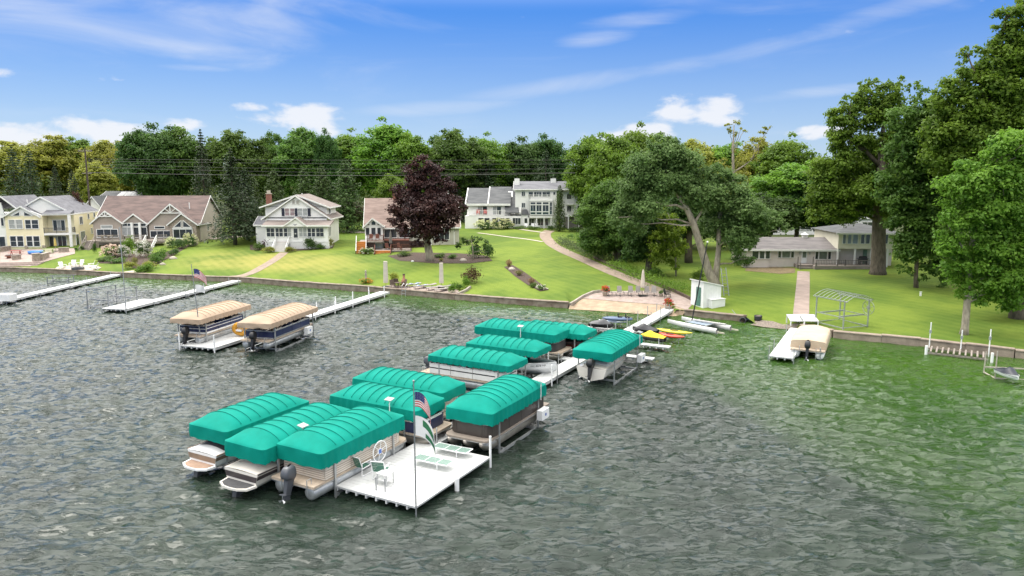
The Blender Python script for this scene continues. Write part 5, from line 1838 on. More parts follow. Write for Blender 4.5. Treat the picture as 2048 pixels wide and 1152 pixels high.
    MB().box(-.5, .5, -.3, .3, .35, .8).build('cart', BLACK, g)
    MB().surf(5, 8, lambda a, b: (-.45 + .9 * b, -.28 * math.cos(math.pi * a), .82 + .28 * math.sin(math.pi * a))).build('lid', BLACK, g)
    MB().box(-.75, -.51, -.25, .25, .74, .79).box(.51, .75, -.25, .25, .74, .79).build('side_shelf', DGREY, g)
    for sx in (-.42, .42):
        MB().box(sx - .04, sx + .04, -.25, .25, 0, .348).build('leg', BLACK, g)


ranch()
# ------------------------------------------------------------------ piers
def dock_panel(parent, x0, x1, y0, y1, z, along='y', th=0.14, m=None):
    """one dock section: decking boards in a frame with joist ends showing"""
    mb = MB()
    n = max(2, round(((y1 - y0) if along == 'y' else (x1 - x0)) / 0.29))
    for i in range(n):
        if along == 'y':
            a, b = y0 + (y1 - y0) * i / n, y0 + (y1 - y0) * (i + 1) / n
            mb.box(x0, x1, a + .006, b - .006, z - .04, z)
        else:
            a, b = x0 + (x1 - x0) * i / n, x0 + (x1 - x0) * (i + 1) / n
            mb.box(a + .006, b - .006, y0, y1, z - .04, z)
    mb.box(x0 + .02, x1 - .02, y0 + .02, y1 - .02, z - .10, z - .045)
    for s in range(int((x1 - x0) / .55) + 1):
        xx = min(x1 - .05, x0 + .05 + s * .55)
        mb.box(xx - .04, xx + .04, y0 + .012, y1 - .012, z - th - .09, z - .101)
    return mb.build('dock_panel', m or DECKW, parent)


def dock_post(parent, x, y, z1, z0=-1.3, r=0.035, m=None):
    return MB().tube([(x, y, z0), (x, y, z1)], r, 8).build('dock_post', m or ALU, parent)


def sections(parent, x0, x1, y0, y1, z, L_=3.0, **k):
    n = max(1, round((y1 - y0) / L_))
    for i in range(n):
        dock_panel(parent, x0, x1, y0 + (y1 - y0) * i / n + .012, y0 + (y1 - y0) * (i + 1) / n - .012, z, **k)


PIER_ROT = R(-28.4)
PIER_O = P(832, 1014, .45)
PIER_O.z = 0
pier = thing('main_pier', 'long white main pier with wide end deck between the green boat canopies', 'pier', PIER_O, PIER_ROT)
_c, _s = math.cos(PIER_ROT), math.sin(PIER_ROT)


def pl(px, py, z=.45):
    """pixel on the deck level -> pier coordinates"""
    q = P(px, py, z) - PIER_O
    return q.x * _c + q.y * _s, -q.x * _s + q.y * _c


def pw(x, y, z=0.0):
    return Vector((PIER_O.x + x * _c - y * _s, PIER_O.y + x * _s + y * _c, z))


ZD = .45
for i in range(2):
    for j in range(2):
        dock_panel(pier, -4.4 + i * 2.2 + .01, -2.2 + i * 2.2 - .01, j * 3.1 + .01, j * 3.1 + 3.09, ZD)
for k in range(15):
    y0 = 6.22 + k * 2.95
    dx = (k + .5) * 0.030 * 0
    dock_panel(pier, -4.5, -3.3, y0, y0 + 2.92, ZD)
# cross walk behind the near trio and finger docks
for k in range(4):
    dock_panel(pier, -4.52 - (k + 1) * 2.3 + .01, -4.52 - k * 2.3, 6.45, 7.35, ZD, 'x')
for k in range(2):
    dock_panel(pier, -11.35, -10.65, -.7 + k * 3.55, 2.83 + k * 3.55, ZD - .02)
for (y, x_a, n) in ((25.5, -4.52, 3), (31.8, -4.52, 3), (37.0, -4.52, 3)):
    for k in range(n):
        dock_panel(pier, x_a - (k + 1) * 2.2 + .01, x_a - k * 2.2, y, y + .8, ZD, 'x')
for (y, n) in ((28.6, 2), (33.0, 2)):
    for k in range(n):
        dock_panel(pier, -3.28 + k * 2.2, -3.28 + (k + 1) * 2.2 - .01, y, y + .7, ZD, 'x')
for (x, y, z) in ((-4.42, .1, 1.35), (-4.42, 6.1, 1.2), (-4.55, 7.6, 1.35), (-3.25, 6.3, 1.35), (-3.25, 9.0, .6), (-4.55, 12.2, 1.3), (-3.25, 15.2, 1.35), (-4.55, 18.2, 1.4), (-3.25, 18.2, .7), (-3.25, 21, 1.3), (-4.55, 24, 1.3),
                  (-3.25, 27.5, .9), (-4.55, 30, 1.3), (-4.55, 33, 1.3), (-3.25, 33, 1.3), (-4.55, 36.0, 1.4), (-3.25, 36, 1.4), (-4.55, 39, 1.4), (-3.25, 39, 1.4), (-4.55, 42, 1.5), (-3.25, 42, 1.5), (-4.55, 45, 1.5), (-3.25, 45, 1.5), (-3.25, 48, 1.3), (-4.55, 48, 1.3),
                  (-10.62, -.6, .95), (-11.38, -.2, .95)):
    dock_post(pier, x, y, z)
for (x, y, z) in ((.04, 6.1, 1.55), (.05, 3.1, .5)):
    dock_post(pier, x, y, z, r=.06, m=WHITE)
for (x, y) in ((-5.0, 23.2), (-3.2, 20.0)):
    MB().tube([(x, y, -.9), (x, y, 1.5)], .05, 8).build('dock_post', WHITE, pier)
# bumper at the deck's right side
MB().tube([(.12, 2.95, -.4), (.12, 2.95, .62)], .11, 10).build('dock_bumper', WHITE, pier)
BLUEP = mat('blue_paint', (.02, .06, .30), .5)
for (x, y) in ((-4.62, 19.6), (-3.2, 16.4)):
    MB().tube([(x, y, -.2), (x, y, .35)], .07, 8).build('bumper', BLUEP, pier)


def side_pier(name, label, a, b, width, end=None, z=.45, posts=True, tall=.9, pm=ALU, seg=3.0):
    """pier from shore pixel a to lake end pixel b"""
    A, B = P(*a, z), P(*b, z)
    d = B - A
    d.z = 0
    rot = math.atan2(d.y, d.x) - math.pi / 2
    root = thing(name, label, 'pier', (A.x, A.y, 0), rot)
    L_ = d.length
    sections(root, -width / 2, width / 2, 0, L_, z, seg)
    n = int(L_ / 5.5)
    if posts:
        for i in range(n + 1):
            for s in (-1, 1):
                if (i + (s > 0)) % 1 == 0:
                    dock_post(root, s * (width / 2 + .045), min(L_ - .1, .8 + i * 5.5), tall, m=pm)
    return root, L_, rot


# left piers
pr1, L1, _ = side_pier('white_pier', 'long narrow white pier at the left edge of the water', (238, 547.5), (-8, 603), 1.35)
bx_ = MB().box(-1.5, .3, L1 - 1.3, L1 - .1, .46, 1.2).build('dock_bench', WHITE, pr1)
pr2, L2, r2 = side_pier('white_pier', 'white pier with wide end deck beside the empty lift frame', (474, 560.5), (263, 612), 1.3)
for k in range(2):
    dock_panel(pr2, -.64, 2.2, L2 - 4.4 + k * 3.1, L2 - 1.35 + k * 3.1, .43)
for (x, y) in ((2.22, L2 + 1.7), (2.22, L2 - 4.4), (2.22, L2 - 1.3), (-.68, L2 + 1.7)):
    dock_post(pr2, x, y, 1.25)
dock_post(pr2, -.74, L2 + 1.72, 9.0, r=.045)
pr3, L3, r3 = side_pier('white_pier', 'white pier running from the lakeside patio between the tan canopies', (770, 583), (520, 661), 1.3, posts=False)
for i in range(6):
    for s in (-1, 1):
        MB().tube([(s * .7, 1.5 + i * 3.6 + (1.2 if s > 0 else 0), -1.2), (s * .7, 1.5 + i * 3.6 + (1.2 if s > 0 else 0), 1.35)], .055, 8).build('dock_post', WHITE, pr3)
e0 = P(405, 684, .45); e1 = P(473, 690, .45)
for k in range(2):
    dock_panel(pr3, -.72, 2.7 if k else 2.7, L3 + .02 + k * 3.4, L3 + 3.4 + k * 3.4, .43)
for (x, y) in ((-.75, L3 + 6.75), (2.73, L3 + 6.75), (2.73, L3 + 3.4), (2.73, L3 + .3)):
    MB().tube([(x, y, -1.2), (x, y, 1.5)], .055, 8).build('dock_post', WHITE, pr3)
pr5, L5, r5 = side_pier('white_pier', 'short white pier left of the tarpaulin-covered pontoon boat', (1601, 657), (1562, 714), 1.75, posts=False)
for (x, y) in ((-.9, L5 - .1), (.9, L5 - .1), (.9, L5 - 2.5), (-.9, L5 - 3.5), (.9, 2.5)):
    dock_post(pr5, x, y, 1.2)

# old bare dock frame at far right
A, B = P(1856, 690, .35), P(1976, 703, .35)
d = B - A
fr = thing('old_dock', 'weathered bare dock frame with tall white posts along the right sea wall', 'dock frame', (A.x, A.y, 0), math.atan2(d.y, d.x))
LF = d.length
for i in range(10):
    x = .3 + i * (LF - .6) / 9
    MB().box(x - .06, x + .06, -2.3, -.15, .22, .34).build('cross_beam', WOODG, fr)
for y in (-2.2, -.3):
    MB().box(0, LF, y - .05, y + .05, .10, .215).build('side_beam', WOODG, fr)
for (x, y, z) in ((.1, -.2, 2.3), (2.3, -.1, 1.9), (4.2, -.2, 2.2), (4.8, .1, 2.3), (6.2, .1, 2.2)):
    if x < LF + .6:
        MB().tube([(x, y, -.6), (x, y, z)], .045, 8).build('white_post', WHITE, fr)
        MB().box(x - .09, x + .09, y - .09, y + .09, z * .62, z * .62 + .25).build('post_bracket', ALU, fr)
for (x, y) in ((.0, -2.3), (4.4, -2.3)):
    MB().tube([(x, y, -.8), (x, y, .75)], .10, 8).build('white_post', WHITE, fr)


# ------------------------------------------------------------------ boat lifts with canopies
def fabric(name, c, c2, rough=.75):
    return mat(name, c, rough, .1, 1.1, bump=.004, bscale=60, col2=c2, spec=.12)


TEAL = fabric('teal_canvas', (0.000, 0.200, 0.150), (0.001, 0.240, 0.186))
TANC = fabric('tan_canvas', (0.38, 0.285, 0.205), (0.44, 0.335, 0.245))


SEAM = [fabric('teal_seam', (0.0, 0.160, 0.120), (0.0, 0.175, 0.134)), fabric('tan_seam', (.33, .24, .17), (.37, .28, .2))]


def canopy(parent, L_, W, ze, m, rise=.55, val=.55, rib=.62, seed=0, endl=1.0, rag=.032):
    """arched fabric cover on a rectangular frame with a hanging valance"""
    rnd = random.Random(seed)
    nu, nv = 121, 17
    ph = [rnd.uniform(0, 6.28) for _ in range(4)]

    def top(u, v):
        x = (u - .5) * L_
        y = (v - .5) * W
        e = min(1.0, (L_ / 2 - abs(x)) / endl)
        ef = e ** .72
        z = ze + rise * (1 - (2 * v - 1) ** 2) ** .7 * ef
        inner = (1 - (2 * v - 1) ** 2) * min(1, e * 1.5)
        z -= .06 * abs(math.sin(math.pi * (x + L_ / 2 - endl) / ((L_ - 2 * endl) / (int((L_ - 2 * endl) / rib) + 1)))) ** .6 * inner * (e >= 1)
        z += .012 * math.sin(x * 1.3 + ph[0]) * math.sin(y * 2 + ph[1])
        # rounded plan corners
        cx = max(0, abs(x) - (L_ / 2 - .22)); cy = max(0, abs(y) - (W / 2 - .22))
        if cx > 0 and cy > 0:
            k = .22 / max(.22, math.hypot(cx, cy))
            x = math.copysign(L_ / 2 - .22 + cx * k, x); y = math.copysign(W / 2 - .22 + cy * k, y)
        return x, y, z
    mb = MB()
    mb.surf(nu, nv, top)
    c = mb.build('canopy', m, parent, True)
    # seams over the hoops
    sm = MB()
    k = int((L_ - 2 * endl) / rib) + 1
    for x in [-L_ / 2 + endl + (L_ - 2 * endl) * i / k for i in range(k + 1)]:
        sm.tube([(lambda p: (p[0], p[1], p[2] + .008))(top(x / L_ + .5, .03 + .94 * j / 14)) for j in range(15)], .019, 4, False)
    sm.build('seam', SEAM[0] if m is TEAL else SEAM[1], c)
    # valance
    ring = []
    for i in range(nu):
        ring.append(top(i / (nu - 1), 0))
    for j in range(1, nv):
        ring.append(top(1, j / (nv - 1)))
    for i in range(nu - 2, -1, -1):
        ring.append(top(i / (nu - 1), 1))
    for j in range(nv - 2, 0, -1):
        ring.append(top(0, j / (nv - 1)))
    vb = MB()
    n = len(ring)
    vs = []
    for i, (x, y, z) in enumerate(ring):
        s = i * .31
        hem = val + rag * (.8 * math.sin(s * 1.9 + ph[2]) + .6 * math.sin(s * 4.1 + ph[3]) + rnd.uniform(-.5, .5))
        fl = 1 + .012 * math.sin(s * 2.3)
        vs += [(x * 1.001, y * 1.001, z + .004), (x * (1.006 * fl), y * (1.012 * fl), z - hem * .55), (x * 1.004, y * (1.008 * fl), z - hem)]
    fs = []
    for i in range(n):
        j = (i + 1) % n
        fs += [(i * 3, j * 3, j * 3 + 1, i * 3 + 1), (i * 3 + 1, j * 3 + 1, j * 3 + 2, i * 3 + 2)]
    vb.add(vs, fs)
    vb.build('valance', m, c, True)
    return c


def wheel(parent, c, rad, axis='y', m=None, hub=None, spokes=6, name='winch_wheel'):
    m = m or ALU
    mb = MB()
    def pt(a, r, off=0):
        if axis == 'y':
            return (c[0] + r * math.cos(a), c[1] + off, c[2] + r * math.sin(a))
        return (c[0] + off, c[1] + r * math.cos(a), c[2] + r * math.sin(a))
    mb.tube([pt(2 * math.pi * i / 24, rad) for i in range(25)], .028, 6, False)
    for k in range(spokes):
        a = 2 * math.pi * k / spokes + .3
        mb.tube([pt(a, .05), pt(a, rad)], .018, 5, False)
    w = mb.build(name, m, parent, True)
    hb = MB()
    n = 12
    vs = [pt(2 * math.pi * i / n, rad * .3, -.02) for i in range(n)] + [pt(2 * math.pi * i / n, rad * .3, .02) for i in range(n)]
    hb.add(vs, [tuple(range(n)), tuple(range(2 * n - 1, n - 1, -1))] + [(i, (i + 1) % n, n + (i + 1) % n, n + i) for i in range(n)])
    hb.build('wheel_hub', hub or WHITE, w)
    return w


def lift(label, corners, ze, m, heading=None, name='boat_lift', group=None, L_=None, W=None, seed=0, val=.55, rise=.5, cradle=.15, wheel_at=None, box_at=None, solar=None, post_in=.9):
    """corners: three canopy edge pixels a,b,c where b is the corner between the other two"""
    a, b, c = [P(*q, ze) for q in corners]
    ab, bc = b - a, c - b
    if ab.length > bc.length:
        ln, wd, ld = ab.length, bc.length, ab.normalized()
    else:
        ln, wd, ld = bc.length, ab.length, bc.normalized()
    L_ = L_ or ln
    W = W or max(2.6, min(3.0, wd))
    ctr = (a + c) / 2
    rot = math.atan2(ld.y, ld.x) if heading is None else heading
    root = thing(name, label, 'boat lift', (ctr.x, ctr.y, 0), rot, group)
    canopy(root, L_, W, ze, m, rise, val, seed=seed)
    px, py = L_ / 2 - post_in, W / 2 - .12
    for sx in (-1, 1):
        for sy in (-1, 1):
            MB().bar((sx * px, sy * py, -1.2), (sx * px, sy * py, ze - .03), .08).build('lift_post', ALU, root)
    for sy in (-1, 1):
        MB().bar((-L_ / 2 + .35, sy * (W / 2 - .1), ze - .06), (L_ / 2 - .35, sy * (W / 2 - .1), ze - .06), .06).build('canopy_rail', ALU, root)
        MB().bar((-px, sy * py, cradle - .1), (px, sy * py, cradle - .1), .09, .14).build('cradle_beam', ALU, root)
    for sx in (-1, 1):
        MB().bar((sx * px * .8, -py, cradle - .02), (sx * px * .8, py, cradle - .02), .1, .12).build('cradle_beam', ALU, root)
        MB().bar((sx * (px * .8), -.62, cradle + .06), (sx * (px * .8), .62, cradle + .06), .16, .05).build('bunk', DGREY, root)
    if wheel_at:
        sx, sy = wheel_at[:2]
        hubm = mat('blue_logo_disc', (.05, .12, .40), .4, .1, 3)
        w = wheel(root, (sx * px, sy * (W / 2 + .12), wheel_at[2] if len(wheel_at) > 2 else .85), .5, 'y', WHITE, WHITE)
        MB().box(sx * px - .1, sx * px + .1, sy * (W / 2 + .12) + (sy * .021 if sy > 0 else -.03), sy * (W / 2 + .12) + (.03 if sy > 0 else -.021), (wheel_at[2] if len(wheel_at) > 2 else .85) - .1, (wheel_at[2] if len(wheel_at) > 2 else .85) + .1).build('wheel_badge', hubm, w)
    if box_at:
        sx, sy = box_at
        y0 = sy * (W / 2 + .02)
        bxo = MB().box(sx * px - .45, sx * px + .45, min(y0, y0 + sy * .34), max(y0, y0 + sy * .34), cradle + .45, cradle + 1.0).build('winch_box', WHITE, root)
        MB().lathe([(.0, 0), (.09, 0), (.09, .01), (0, .01)], 10).build('box_badge', mat('blue_logo_disc', (.05, .12, .40), .4, .1, 3), bxo).matrix_local = Matrix.Translation((sx * px, y0 + sy * .345, cradle + .72)) @ Matrix.Rotation(R(90), 4, 'X')
    if solar:
        sx, sy = solar
        q = (sx * px, sy * (W / 2 + .05))
        MB().tube([(q[0], q[1], ze - .7), (q[0], q[1], ze + .42)], .025, 6).build('panel_pole', WHITE, root)
        MB().hexa([(q[0] - .22, q[1] - .17, ze + .40), (q[0] + .22, q[1] - .17, ze + .40), (q[0] + .22, q[1] + .17, ze + .47), (q[0] - .22, q[1] + .17, ze + .47),
                   (q[0] - .22, q[1] - .17, ze + .43), (q[0] + .22, q[1] - .17, ze + .43), (q[0] + .22, q[1] + .17, ze + .50), (q[0] - .22, q[1] + .17, ze + .50)]).build('solar_panel', BLIND, root)
    return root, L_, W


GL = 'boat lifts with teal green canopies along the main pier'
U = R(61.6)
V = R(-28.4)
LIFTS = {}


def L(key, *a, **k):
    LIFTS[key] = lift(*a, **k)


L('A1', 'teal canopied boat lift farthest left, near end of the pier', [(376, 847), (450, 866), (620, 802)], 2.2, TEAL, U, group=GL, W=2.7, seed=1, val=.62, wheel_at=(.15, -1, 1.5))
L('A2', 'teal canopied boat lift in the middle of the three at the pier end', [(450, 884), (526, 900), (710, 820)], 2.2, TEAL, U, group=GL, W=2.6, seed=2, val=.65, solar=(-.35, -1))
L('A3', 'nearest teal canopied boat lift, its spoked wheel beside the end deck', [(549, 885), (637, 911), (812, 832)], 2.25, TEAL, U, group=GL, W=2.8, seed=3, wheel_at=(.36, -1, 1.15), val=.68)
L('B', 'large teal canopied boat lift right of the walkway near the end deck', [(881, 814), (979, 827), (1101, 767)], 2.35, TEAL, U, group=GL, W=2.85, seed=4, box_at=(1, -1), solar=(1, -1), val=.62, rise=.6)
L('C', 'teal canopied boat lift right of the walkway, closest to the beach', [(1145, 699), (1224, 711), (1285, 671)], 2.35, TEAL, U, group=GL, W=2.9, L_=6.6, seed=5, box_at=(1, -1), solar=(1, -1))
L('D1', 'teal canopied boat lift left of the walkway, just behind the nearest trio', [(652, 792), (835, 822), (896, 795)], 2.2, TEAL, V, group=GL, W=2.7, seed=6, solar=(.62, -1))
L('D2', 'teal canopied boat lift left of the walkway, second behind the nearest trio', [(695, 756), (887, 782), (941, 766)], 2.2, TEAL, V, group=GL, W=2.5, seed=7)
L('E1', 'teal canopied boat lift over the white pontoon boat, left of the walkway middle', [(856, 710), (1015, 736), (1055, 716)], 2.2, TEAL, V, group=GL, W=2.6, seed=8, val=.4)
L('E2', 'teal canopied boat lift over the white-bowed speedboat', [(927.5, 686), (1074, 702.5), (1106, 690)], 2.2, TEAL, V, group=GL, W=2.5, seed=9, val=.4)
L('E3', 'teal canopied boat lift farthest left behind the white-bowed speedboat, long and dark below', [(946, 652.5), (1109, 671), (1142, 657.5)], 2.3, TEAL, V, group=GL, W=2.8, seed=10, val=.6, solar=(.25, -1))
L('E4', 'teal canopied boat lift nearest the beach, half hidden behind its neighbour', [(1040, 655), (1172, 668), (1187.5, 659)], 2.0, TEAL, V, group=GL, W=2.6, L_=6.0, seed=11, val=.4, wheel_at=(.8, 1, 1.5))
GT = 'boat lifts with tan canopies'
L('T1', 'tan canopied boat lift left of the small deck with the flag', [(341, 636), (396, 641), (501, 610)], 2.5, TANC, R(77), group=GT, W=2.9, seed=12, val=.4, box_at=(.9, -1))
L('T2', 'tan canopied boat lift right of the small deck with the flag', [(475, 644), (536, 650), (635, 615)], 2.5, TANC, R(77), group=GT, W=3.0, seed=13, val=.4, box_at=(.55, -1))


# empty lift frames
def empty_lift(label, c, rot, L_=3.6, W=2.6, h=2.0, top=True, m=GALV):
    root = thing('empty_boat_lift', label, 'boat lift', c, rot)
    for sx in (-1, 1):
        for sy in (-1, 1):
            MB().bar((sx * L_ / 2, sy * W / 2, 0 if c[2] > .2 else -1.2), (sx * L_ / 2, sy * W / 2, h), .09).build('lift_post', m, root)
    for sy in (-1, 1):
        MB().bar((-L_ / 2 - .3, sy * W / 2, h), (L_ / 2 + .3, sy * W / 2, h), .09).build('top_rail', m, root)
        MB().bar((-L_ / 2, sy * W / 2, .12), (L_ / 2, sy * W / 2, .12), .08).build('base_rail', m, root)
        MB().bar((-L_ / 2, sy * W / 2, h * .42), (L_ / 2, sy * W / 2, h * .42), .07).build('cradle_rail', m, root)
    for sx in (-1, 1):
        MB().bar((sx * L_ / 2, -W / 2, .13), (sx * L_ / 2, W / 2, .13), .07).build('base_rail', m, root)
        MB().bar((sx * L_ / 2 * .7, -W / 2, h * .43), (sx * L_ / 2 * .7, W / 2, h * .43), .1, .12).build('cradle_rail', m, root)
    return root


LANDM = mat('grey_green_steel', (.30, .33, .29), .55, .15, 4, metal=.4)
g = G(1682, 650)
el = empty_lift('bare steel boat lift with arched ribbed top standing on the lawn', g, R(0), 3.2, 2.9, 2.5, m=LANDM)
mbk = None
for i in range(9):
    x = -1.9 + i * 3.8 / 8
    MB().tube([(x, -1.6 + 3.2 * k / 10, 2.5 + .55 * math.sin(math.pi * k / 10)) for k in range(11)], .03, 6).build('canopy_rib', LANDM, el)
el.rotation_euler = (0, 0, R(-68))
wheel(el, (1.4, 1.62, 1.75), .62, 'y', LANDM, LANDM)
g = P(226, 612)
el2 = empty_lift('bare dark boat lift frame standing in the water beside the wide pier deck', (g.x, g.y, 0), R(68), 3.6, 3.2, 2.0)
wheel(el2, (-.9, -1.9, 1.2), .5, 'y', GALV, GALV, 5)
g = P(122, 566)
el3 = empty_lift('small dark bench-like lift frame behind the left pier', (g.x, g.y, 0), R(10), 2.6, 1.6, .95)


# ------------------------------------------------------------------ boats
def outboard(parent, x, z, m, tilt=0.0, s=1.0):
    def cowl(a, b):
        se = lambda v, e: math.copysign(abs(v) ** e, v)
        rr = math.sin(math.pi * min(.999, max(.001, a))) ** .22
        x_ = se(math.cos(2 * math.pi * b), .42); y_ = se(math.sin(2 * math.pi * b), .42)
        return ((-.36 + .36 * rr * x_ * (1 - .18 * a) - .06 * a) * s, .25 * rr * y_ * (1 - .2 * a) * s, (.62 + .66 * a + .05 * x_ * a) * s)
    mo = MB().surf(11, 20, cowl, True).build('outboard_motor', m, parent, True)
    leg = MB().hexa([(-.42 * s, -.07 * s, -.25 * s), (-.18 * s, -.07 * s, -.25 * s), (-.18 * s, .07 * s, -.25 * s), (-.42 * s, .07 * s, -.25 * s),
                     (-.50 * s, -.12 * s, .68 * s), (-.10 * s, -.12 * s, .68 * s), (-.10 * s, .12 * s, .68 * s), (-.50 * s, .12 * s, .68 * s)])
    leg.hexa([(-.62 * s, -.16 * s, -.02 * s), (-.14 * s, -.10 * s, -.02 * s), (-.14 * s, .10 * s, -.02 * s), (-.62 * s, .16 * s, -.02 * s),
              (-.62 * s, -.16 * s, .01 * s), (-.14 * s, -.10 * s, .01 * s), (-.14 * s, .10 * s, .01 * s), (-.62 * s, .16 * s, .01 * s)])
    leg.tube([(-.1 * s, 0, -.22 * s), (-.5 * s, 0, -.22 * s)], [.05 * s, .08 * s], 8)
    leg.build('motor_leg', m, mo)
    pr = MB()
    for k in range(3):
        a = 2.094 * k
        pr.hexa([(-.55 * s, .03 * math.sin(a), -.22 * s + .03 * math.cos(a)), (-.53 * s, .03 * math.sin(a + 1), -.22 * s + .03 * math.cos(a + 1)),
                 (-.53 * s, .2 * s * math.sin(a + .3), -.22 * s + .2 * s * math.cos(a + .3)), (-.57 * s, .2 * s * math.sin(a - .2), -.22 * s + .2 * s * math.cos(a - .2)),
                 (-.56 * s, .03 * math.sin(a), -.22 * s + .03 * math.cos(a)), (-.54 * s, .03 * math.sin(a + 1), -.22 * s + .03 * math.cos(a + 1)),
                 (-.54 * s, .2 * s * math.sin(a + .3), -.22 * s + .2 * s * math.cos(a + .3)), (-.58 * s, .2 * s * math.sin(a - .2), -.22 * s + .2 * s * math.cos(a - .2))])
    pr.build('propeller', ALU, mo)
    mo.location = (x, 0, z)
    mo.rotation_euler = (0, tilt, 0)
    return mo


def rounded_rect(L0, L1, W, r, n=6):
    pts = []
    for cx, cy, a0 in ((L1 - r, -W / 2 + r, -90), (L1 - r, W / 2 - r, 0)):
        for i in range(n + 1):
            a = R(a0 + 90 * i / n)
            pts.append((cx + r * math.cos(a), cy + r * math.sin(a)))
    pts += [(L0, W / 2), (L0, -W / 2)]
    return pts


def pontoon(label, loc, rot, L_=6.0, W=2.45, zb=.22, tubem=ALU, panel=None, stripe=None, deckm=None, motor=True, motorm=BLACK, tubes=2, seat=None, fence=True, mt=0.0, group=None):
    root = thing('pontoon_boat', label, 'pontoon boat', (loc[0], loc[1], zb), rot, group)
    ys = (-W / 2 + .36, W / 2 - .36) if tubes == 2 else (-W / 2 + .36, 0, W / 2 - .36)
    r = .31
    for y in ys:
        MB().tube([(-L_ / 2 + .1, y, r), (-L_ / 2 + .16, y, r), (L_ / 2 - .9, y, r), (L_ / 2 - .45, y, r + .06), (L_ / 2 - .15, y, r + .18), (L_ / 2 + .02, y, r + .28)],
                  [.22, r, r, r * .82, r * .45, .04], 14).build('pontoon_tube', tubem, root, True)
    zd = 2 * r + .10
    deckm = deckm or mat('beige_boat_carpet', (.42, .34, .26), .9, .12, 5)
    MB().prism(rounded_rect(-L_ / 2, L_ / 2 - .1, W, .35), zd - .1, zd, 'z').build('deck', [deckm], root)
    MB().prism(rounded_rect(-L_ / 2 - .02, L_ / 2 - .08, W + .05, .36), zd - .13, zd - .102, 'z').build('deck_edge', ALU, root)
    panel = panel or mat('beige_boat_panel', (.62, .56, .48), .35, .06, 2)
    if fence:
        pts = rounded_rect(-L_ / 2 + .75, L_ / 2 - .55, W - .08, .5)
        poly = [pts[-1]] + pts[:-1]
        seg = list(zip(poly, poly[1:] + poly[:1]))
        h = .68
        for (p, q) in seg:
            d = math.hypot(q[0] - p[0], q[1] - p[1])
            k = max(1, round(d / 1.5))
            for i in range(k):
                a = (p[0] + (q[0] - p[0]) * (i + .01) / k, p[1] + (q[1] - p[1]) * (i + .01) / k)
                b = (p[0] + (q[0] - p[0]) * (i + .99) / k, p[1] + (q[1] - p[1]) * (i + .99) / k)
                f = MB().bar((a[0], a[1], zd + h / 2), (b[0], b[1], zd + h / 2), .04, h - .06).build('side_panel', panel, root)
                if stripe is not None and d > .4:
                    sb = MB()
                    for zz, hh in stripe[1]:
                        sb.bar((a[0], a[1], zd + zz), (b[0], b[1], zd + zz), .052, hh)
                    sb.build('stripe', stripe[0], f)
        rail = MB()
        loop = [(p[0], p[1], zd + h) for p in poly] + [(poly[0][0], poly[0][1], zd + h)]
        rail.tube(loop, .028, 6, False)
        rail.build('top_rail', ALU, root)
        seat = seat or mat('cream_boat_seat', (.60, .54, .46), .6, .08, 3)
        for sx, sy, ln in ((-L_ / 4 - .2, 1, 1.3), (L_ / 4 + .1, 1, 1.3), (L_ / 4 + .1, -1, 1.3), (-L_ / 4 - .2, -1, 1.1)):
            y = sy * (W / 2 - .42)
            MB().box(sx - ln / 2, sx + ln / 2, y - .28, y + .28, zd + .01, zd + .40).box(sx - ln / 2, sx + ln / 2, y + (sy * .17 if sy > 0 else -.29), y + (.29 if sy > 0 else -.17), zd + .402, zd + .75).build('bench_seat', seat, root)
        MB().box(-.45, .15, -W / 2 + .2, -W / 2 + .85, zd + .01, zd + .85).build('console', panel, root)
    if motor:
        outboard(root, -L_ / 2 - .02, .2, motorm, mt or R(14), .98)
        for s in (-1, 1):
            MB().tube([(-L_ / 2 - .02, s * .75 - .15, zd - .45), (-L_ / 2 - .02, s * .75 - .15, zd + .25), (-L_ / 2 + .25, s * .75 - .15, zd + .25), (-L_ / 2 + .25, s * .75 - .15, zd)], .022, 6).build('ladder_rail', ALU, root)
    return root


def loft_hull(L_, W, H_, transom=.92, n=21, flare=.82, sheer=.18):
    """stations from transom (x=-L/2) to bow; returns section function"""
    def half(t):
        return (transom + (1 - transom) * math.sin(min(t * 1.9, math.pi / 2))) * (1 - max(0, (t - .45) / .55) ** 2.3) * W / 2

    def sec(t, v):
        # v 0..1 from port gunwale down over keel to starboard gunwale
        b = max(.015, half(t))
        zs = H_ + sheer * max(0, t - .3) ** 1.5 * 1.6
        keel = .02 + .55 * max(0, (t - .62) / .38) ** 2.2 * H_
        zc = keel + (.30 + .25 * t) * (zs - keel)
        s = -1 if v < .5 else 1
        w = abs(v - .5) * 2
        if w > .45:
            f = (w - .45) / .55
            y = b * (flare + (1 - flare) * f)
            z = zc + (zs - zc) * f
        else:
            f = w / .45
            y = b * flare * f
            z = keel + (zc - keel) * f
        return (-L_ / 2 + L_ * t, s * y, z)
    return half, sec


